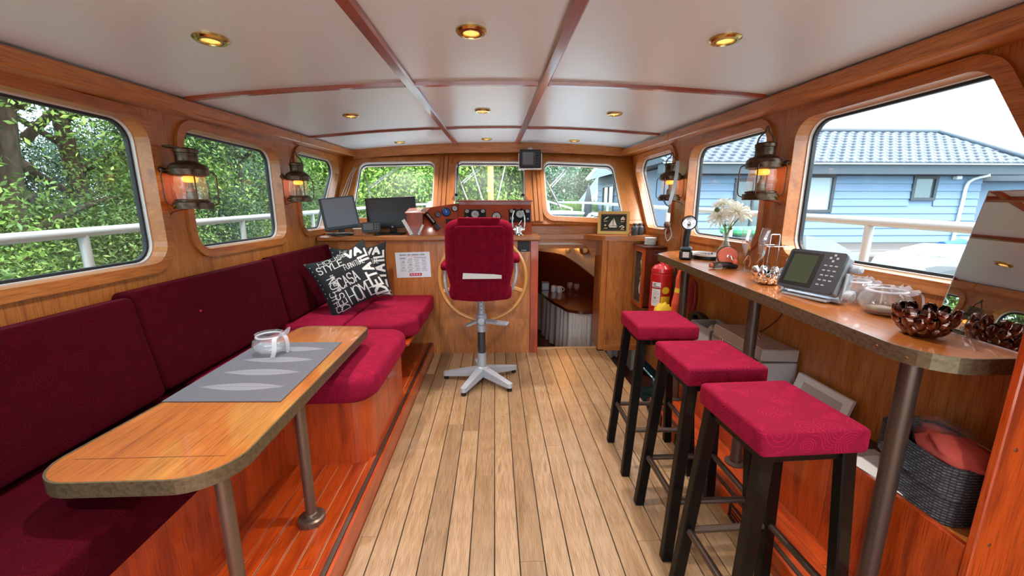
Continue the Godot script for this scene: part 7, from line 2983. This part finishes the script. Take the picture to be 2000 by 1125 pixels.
	bx(s, Vector3(0.060, 0.02, 0.015), Vector3(0.072, 0.52, 0.25))
	part("backcloth", s, mat(rgb(50, 38, 36), 0.95), p)
	for e in [[0.15, 0.38, 0.055, 0.07], [0.10, 0.17, 0.03, 0.09], [0.18, 0.13, 0.02, 0.04], [0.10, 0.40, 0.02, 0.04]]:
		s = mb()
		var lp = []
		for k in 15:
			var a = TAU * k / 14.0
			lp.append(Vector3(0.052 + 0.006 * sin(a * 3.0), e[1] + sin(a) * e[3], e[0] + cos(a) * e[2]))
		tube(s, lp, 0.0065, 6)
		var lp2 = []
		for v in lp:
			lp2.append(Vector3(v.x - 0.006, (v.y - e[1]) * 0.7 + e[1] + 0.01, (v.z - e[0]) * 0.6 + e[0]))
		tube(s, lp2, 0.006, 6)
		part("rope_knot", s, M.ivory, p)
	# stack of white coasters
	for k in 5:
		var c = thing("coaster", ["white round dish at the bottom of the stack on the knot case", "white round dish second in the stack on the knot case", "white round dish in the middle of the stack on the knot case", "white round dish fourth in the stack on the knot case", "white round dish topping the stack on the knot case"][k], "dish", Vector3(1.40, 1.053 + k * 0.0135, -3.56 + 0.003 * (k % 2)), 0.0, "stack of white dishes")
		s = mb()
		lathe(s, [Vector2(0, 0.0), Vector2(0.04, 0.0), Vector2(0.052, 0.009), Vector2(0.052, 0.013), Vector2(0.046, 0.012), Vector2(0.038, 0.005), Vector2(0, 0.005)], 22)
		part("dish", s, M.white_gloss, c)
	# fire extinguisher
	p = thing("fire_extinguisher", "red fire extinguisher with white and yellow labels beside the bar", "fire extinguisher", Vector3(1.385, 0.486, -3.22), deg_to_rad(-20.0))
	s = mb()
	lathe(s, [Vector2(0, 0.0), Vector2(0.082, 0.0), Vector2(0.088, 0.008), Vector2(0.088, 0.36), Vector2(0.085, 0.372), Vector2(0.088, 0.38), Vector2(0.084, 0.41), Vector2(0.06, 0.435), Vector2(0.025, 0.447), Vector2(0.022, 0.47), Vector2(0, 0.47)], 32)
	part("cylinder", s, M.red, p)
	s = mb()
	cbox(s, Vector3(0, 0.49, 0), Vector3(0.036, 0.045, 0.036), 0.006)
	part("valve", s, mat(rgb(120, 160, 130), 0.4, 0.3), p)
	s = mb()
	beam(s, Vector3(0, 0.505, 0.0), Vector3(-0.075, 0.52, 0.03), 0.022, 0.008, 0.002)
	beam(s, Vector3(0, 0.52, 0.0), Vector3(-0.07, 0.555, 0.03), 0.02, 0.006, 0.002)
	part("handle", s, M.black, p)
	s = mb()
	tube(s, curve([Vector3(0.02, 0.49, 0), Vector3(0.07, 0.50, 0.03), Vector3(0.1, 0.40, 0.03), Vector3(0.098, 0.2, 0.03), Vector3(0.098, 0.05, 0.03)], 6), 0.009, 8)
	part("hose", s, M.black_soft, p)
	var im = Image.create(256, 384, false, Image.FORMAT_RGB8)
	im.fill(rgb(226, 226, 228))
	words(im, "ABC", Vector2(30, 20), Vector2(30, 30), 7.0, rgb(40, 40, 44))
	im.fill_rect(Rect2i(20, 64, 216, 10), rgb(40, 40, 44))
	im.fill_rect(Rect2i(0, 82, 256, 24), rgb(150, 18, 30))
	for k in 12:
		im.fill_rect(Rect2i(24, 126 + k * 18, 120 + (k * 53) % 80, 5), rgb(130, 134, 146))
	im.fill_rect(Rect2i(96, 232, 34, 34), rgb(96, 100, 110))
	wrap_label(p, "label", 0.0885, 0.10, 0.30, PI * 0.5 + 0.1, PI * 0.5 + 0.95, printed(im, 0.5))
	for e in [[0.10, 0.155, 0.05, "yellow"], [0.055, 0.092, 0.05, "yellow"]]:
		wrap_label(p, "yellow_label", 0.0885, e[0] + 0.03, e[1] + 0.03, PI * 0.5 - 0.85, PI * 0.5 + 0.02, M.yellow)
	s = mb()
	var dd = Vector3(cos(1.2), 0, sin(1.2))
	lathe(s, [Vector2(0.03, 0.0), Vector2(0.029, 0.001), Vector2(0, 0.0012)], 20, true, Transform3D(Basis(dd.cross(Vector3.UP).normalized(), dd, Vector3.UP), dd * 0.0878 + Vector3(0, 0.235, 0)))
	part("round_sticker", s, M.yellow, p)
	# orange flare and yellow bag by the bar leg
	p = thing("orange_smoke_flare", "orange hand flare with a yellow band hanging behind the far bar leg", "flare", Vector3(1.40, 0.49, -2.98))
	s = mb()
	lathe(s, [Vector2(0, 0.10), Vector2(0.034, 0.10), Vector2(0.04, 0.16), Vector2(0.034, 0.25)], 16, true, tilt(0, 0, -6))
	lathe(s, [Vector2(0.034, 0.285), Vector2(0.042, 0.36), Vector2(0.034, 0.42), Vector2(0, 0.43)], 16, true, tilt(0, 0, -6))
	part("body", s, M.orange, p)
	s = mb()
	lathe(s, [Vector2(0.035, 0.25), Vector2(0.035, 0.285)], 16, true, tilt(0, 0, -6))
	part("band", s, M.yellow, p)
	s = mb()
	tube(s, [Vector3(0.04, 0.40, 0), Vector3(0.095, 0.42, 0)], 0.006, 6)
	tube(s, [Vector3(0.01, 0.12, 0), Vector3(0.0, 0.0, 0.0)], 0.012, 6)
	part("clip", s, M.ivory, p)
	p = thing("yellow_bag", "crumpled yellow bag at the foot of the fire extinguisher", "bag", Vector3(1.335, 0.486, -3.02))
	s = mb()
	crumple(s, Vector3(0.075, 0.085, 0.06), 31)
	part("bag", s, M.yellow, p)
	p = thing("red_rope_coil", "dark red rope bundle hanging on the wall under the bar", "rope", Vector3(1.46, 0.62, -2.82))
	for k in 3:
		s = mb()
		var lp = []
		for i in 18:
			var a = TAU * i / 17.0
			lp.append(Vector3(0.01 * k - 0.01, 0.12 + sin(a) * (0.13 - 0.012 * k), cos(a) * (0.05 - 0.008 * k)))
		tube(s, lp, 0.009, 6)
		part("loop", s, mat(rgb(150, 40, 40), 0.8), p)

func wrap_label(parent: Node3D, called: String, r: float, y0: float, y1: float, a0: float, a1: float, m: Material) -> void:
	var s = mb()
	s.set_smooth_group(1)
	var n = 10
	for k in n:
		var t0 = float(k) / n
		var t1 = float(k + 1) / n
		var V = func(t: float, y: float) -> Vector3:
			var a = lerpf(a1, a0, t)
			return Vector3(cos(a) * r, y, sin(a) * r)
		for e in [[t0, y0], [t0, y1], [t1, y1], [t0, y0], [t1, y1], [t1, y0]]:
			s.set_uv(Vector2(e[0], 1.0 - (e[1] - y0) / (y1 - y0)))
			s.add_vertex(V.call(e[0], e[1]))
	part(called, s, m, parent)

func crumple(s: SurfaceTool, half: Vector3, sd: int, nu := 18, nv := 12) -> void:
	# a soft crumpled bundle standing on y = 0
	var f = noise(2.2, 3, sd)
	s.set_smooth_group(1)
	var g = []
	for j in nv + 1:
		var row = []
		var th = PI * j / nv
		for i in nu:
			var ph = TAU * i / nu
			var d = Vector3(sin(th) * cos(ph), -cos(th), sin(th) * sin(ph))
			var k = 1.0 + 0.38 * f.get_noise_3dv(d * 1.3) + 0.16 * f.get_noise_3dv(d * 4.0)
			var v = d * half * k
			v.y = maxf(v.y, -half.y * 0.85)
			row.append(v + Vector3(0, half.y * 0.85, 0))
		g.append(row)
	for j in nv:
		for i in nu:
			var m = (i + 1) % nu
			quad(s, g[j][i], g[j][m], g[j + 1][m], g[j + 1][i])

# ---------------------------------------------------------------- on the ledge under the bar
func build_ledge_things() -> void:
	var y = 0.486
	# aluminium case
	var c = thing("aluminium_case", "aluminium tool case with its lid ajar standing on the ledge under the bar", "case", Vector3(1.302, y, -2.235))
	var s = mb()
	bx(s, Vector3(0, 0, 0), Vector3(0.185, 0.15, 0.435), 0.003)
	part("body", s, mat(rgb(206, 203, 200), 0.5, 0.25), c)
	s = mb()
	cbox(s, Vector3(0.0, 0.032, -0.2175), Vector3(0.19, 0.062, 0.44), 0.005, Transform3D(Basis(Vector3.BACK, deg_to_rad(-3.0)) * Basis(Vector3.RIGHT, deg_to_rad(0.0)), Vector3(0.0925, 0.158, 0.435)))
	part("lid", s, mat(rgb(200, 188, 176), 0.42, 0.3), c)
	s = mb()
	for z in [0.0, 0.435]:
		for x in [0.0, 0.185]:
			bx(s, Vector3(x - 0.006, 0, z - 0.006), Vector3(x + 0.006, 0.15, z + 0.006), 0.002)
	bx(s, Vector3(-0.004, 0.142, -0.004), Vector3(0.006, 0.154, 0.439), 0.002)
	bx(s, Vector3(-0.008, 0.156, -0.004), Vector3(0.004, 0.17, 0.439), 0.002)
	part("edging", s, M.alu, c)
	for z in [0.10, 0.34]:
		s = mb()
		cbox(s, Vector3(-0.006, 0.15, z), Vector3(0.008, 0.05, 0.03), 0.003)
		tube(s, [Vector3(-0.012, 0.14, z - 0.01), Vector3(-0.014, 0.17, z), Vector3(-0.012, 0.14, z + 0.01)], 0.003, 6)
		part("latch", s, M.chrome, c)
	s = mb()
	tube(s, curve([Vector3(0.09, 0.222, 0.16), Vector3(0.09, 0.232, 0.18), Vector3(0.09, 0.232, 0.26), Vector3(0.09, 0.222, 0.28)], 4), 0.006, 8)
	part("handle", s, M.chrome, c)
	var g = thing("black_grip", "black rod sticking out of the aluminium case", "rod", Vector3(1.302, y, -2.235))
	s = mb()
	tube(s, [Vector3(0.02, 0.164, 0.20), Vector3(-0.012, 0.158, 0.42)], 0.008, 8)
	part("rod", s, M.black, g)
	# grey cloth box
	c = thing("cloth_box", "open grey cloth storage box behind the aluminium case", "box", Vector3(1.302, y, -2.52))
	s = mb()
	for e in [[Vector3(0, 0, 0), Vector3(0.012, 0.17, 0.25)], [Vector3(0.168, 0, 0), Vector3(0.18, 0.17, 0.25)], [Vector3(0, 0, 0), Vector3(0.18, 0.17, 0.012)], [Vector3(0, 0, 0.238), Vector3(0.18, 0.17, 0.25)], [Vector3(0, 0, 0), Vector3(0.18, 0.01, 0.25)]]:
		bx(s, e[0], e[1], 0.004)
	part("sides", s, M.fabric_grey, c)
	c = thing("white_cloth", "crumpled white cloth on the grey cloth box", "cloth", Vector3(1.385, y + 0.012, -2.37))
	s = mb()
	crumple(s, Vector3(0.06, 0.085, 0.075), 8)
	part("cloth", s, M.cream, c)
	# black case with a handle hole
	c = thing("black_tool_case", "black plastic tool case with an oval handle hole at the far end of the ledge", "case", Vector3(1.42, 0.486, -2.64))
	s = mb()
	var arch = PackedVector2Array()
	var hole = PackedVector2Array()
	for k in 24:
		var a = TAU * k / 24.0
		arch.append(Vector2(cos(a) * 0.125, 0.13 + sin(a) * 0.055))
		hole.append(Vector2(cos(a) * 0.05, 0.145 + sin(a) * 0.02))
	ring(s, arch, hole, func(q, d): return Vector3(d, q.y, q.x), -0.02, 0.02)
	part("handle", s, M.black, c)
	s = mb()
	bx(s, Vector3(-0.05, 0.0, -0.09), Vector3(0.06, 0.09, 0.11), 0.01)
	part("body", s, M.plastic_dark, c)
	s = mb()
	tube(s, [Vector3(-0.04, 0.1, 0.02), Vector3(-0.02, 0.1, 0.12)], 0.014, 8)
	part("clear_tube", s, M.lens, c)
	# white picture frame leaning on the wall
	c = thing("picture_frame", "empty white picture frame leaning on the wall behind the nearest stool", "frame", Vector3(1.44, y, -1.60))
	s = mb()
	var FT = func(q: Vector2, d: float) -> Vector3: return Vector3(0.035 * (q.y / 0.12) - d, q.y, q.x)
	ring(s, PackedVector2Array([Vector2(-0.15, 0.002), Vector2(0.15, 0.002), Vector2(0.15, 0.125), Vector2(-0.15, 0.125)]), PackedVector2Array([Vector2(-0.115, 0.03), Vector2(0.115, 0.03), Vector2(0.115, 0.098), Vector2(-0.115, 0.098)]), FT, 0.0, 0.014)
	part("frame", s, M.white, c)
	s = mb()
	plate(s, PackedVector2Array([Vector2(-0.12, 0.02), Vector2(0.12, 0.02), Vector2(0.12, 0.1), Vector2(-0.12, 0.1)]), FT, 0.0, 0.003)
	part("mount", s, M.paper_grey, c)
	# magazines
	var cols = [M.paper, M.paper_grey, M.paper, mat(rgb(72, 58, 52), 0.6)]
	for k in 4:
		c = thing("magazine", ["white booklet at the bottom of the papers on the ledge", "greyish magazine lying on the white booklet on the ledge", "white sheet on top of the papers on the ledge", "dark covered magazine behind the papers near the wall"][k], "magazine", Vector3([1.345, 1.35, 1.34, 1.44][k], y + 0.006 * [0, 1, 2, 0][k], [-1.17, -1.19, -1.15, -1.30][k]), deg_to_rad([2.0, -4.0, 6.0, 3.0][k]))
		s = mb()
		cbox(s, Vector3(0, 0.0028, 0), Vector3([0.15, 0.145, 0.13, 0.1][k], 0.0054, [0.24, 0.23, 0.2, 0.2][k]), 0.001)
		part("pages", s, cols[k], c)
	# woven basket
	c = thing("woven_basket", "dark grey woven basket with a folded rim on the ledge by the partition", "basket", Vector3(1.375, y, -1.055))
	var wv = Image.create(256, 256, false, Image.FORMAT_RGB8)
	var wh = Image.create(256, 256, false, Image.FORMAT_RGB8)
	for j in 16:
		for i in 16:
			var v = 84 + ((i * 7 + j * 13) % 5) * 8
			wv.fill_rect(Rect2i(i * 16, j * 16, 16, 16), rgb(40, 40, 44))
			wv.fill_rect(Rect2i(i * 16 + 1, j * 16 + 3 + (i % 2) * 2, 14, 9), rgb(v - 8, v - 8, v))
			wh.fill_rect(Rect2i(i * 16, j * 16, 16, 16), Color(0.2, 0.2, 0.2))
			wh.fill_rect(Rect2i(i * 16 + 1, j * 16 + 3 + (i % 2) * 2, 14, 9), Color(0.9, 0.9, 0.9))
	var wm = mat(Color(1, 1, 1), 0.85)
	wm.albedo_texture = ImageTexture.create_from_image(wv)
	wm.heightmap_enabled = true
	wm.heightmap_texture = ImageTexture.create_from_image(wh)
	wm.heightmap_scale = 0.3
	wm.uv1_triplanar = true
	wm.uv1_scale = Vector3.ONE * 7.0
	var o1 = rrect(0.18, 0.235, 0.05)
	var o2 = rrect(0.165, 0.22, 0.045)
	s = mb()
	ring(s, o1, o2, func(q, d): return Vector3(q.x * (1.0 + d * 0.25), d, q.y * (1.0 + d * 0.25)), 0.0, 0.185)
	plate(s, o2, flat_xz, 0.0, 0.006)
	part("body", s, wm, c)
	s = mb()
	var o3 = rrect(0.20, 0.258, 0.055)
	var o4 = rrect(0.188, 0.246, 0.05)
	ring(s, o3, o4, func(q, d): return Vector3(q.x, d - 0.03 * q.y * 4.0, q.y), 0.105, 0.20)
	part("folded_rim", s, wm, c)
	c = thing("coral_cloth", "coral red cloth glove stuffed in the top of the woven basket", "cloth", Vector3(1.375, y + 0.15, -1.01))
	s = mb()
	crumple(s, Vector3(0.075, 0.045, 0.095), 14)
	part("cloth", s, M.coral_cloth, c)
	c = thing("plastic_bag", "clear crumpled plastic bag with red print in the back of the basket", "bag", Vector3(1.42, y + 0.14, -1.09))
	s = mb()
	crumple(s, Vector3(0.05, 0.06, 0.085), 19)
	part("bag", s, M.thin_glass, c)
	c = thing("red_gauze", "red patterned wrapper inside the clear bag in the basket", "wrapper", Vector3(1.42, y + 0.142, -1.10))
	s = mb()
	crumple(s, Vector3(0.036, 0.042, 0.066), 23)
	part("wrapper", s, mat(rgb(176, 60, 54), 0.7), c)
	c = thing("steel_pen", "small steel rod resting on the basket edge by the wall", "rod", Vector3(1.45, y + 0.205, -0.985))
	s = mb()
	tube(s, [Vector3(0, 0.0, 0.02), Vector3(0.0, 0.004, -0.05)], 0.006, 8)
	part("rod", s, M.steel, c)
	# thin cable on the panel
	c = thing("bar_cable", "thin dark red cable drooping down the panel under the bar", "cable", Vector3(1.495, 0.49, -2.0))
	s = mb()
	tube(s, curve([Vector3(0, 0.48, 0.12), Vector3(0, 0.30, 0.0), Vector3(0, 0.12, -0.22), Vector3(0, 0.02, -0.34)], 6), 0.003, 5)
	part("lead", s, M.cable_red, c)
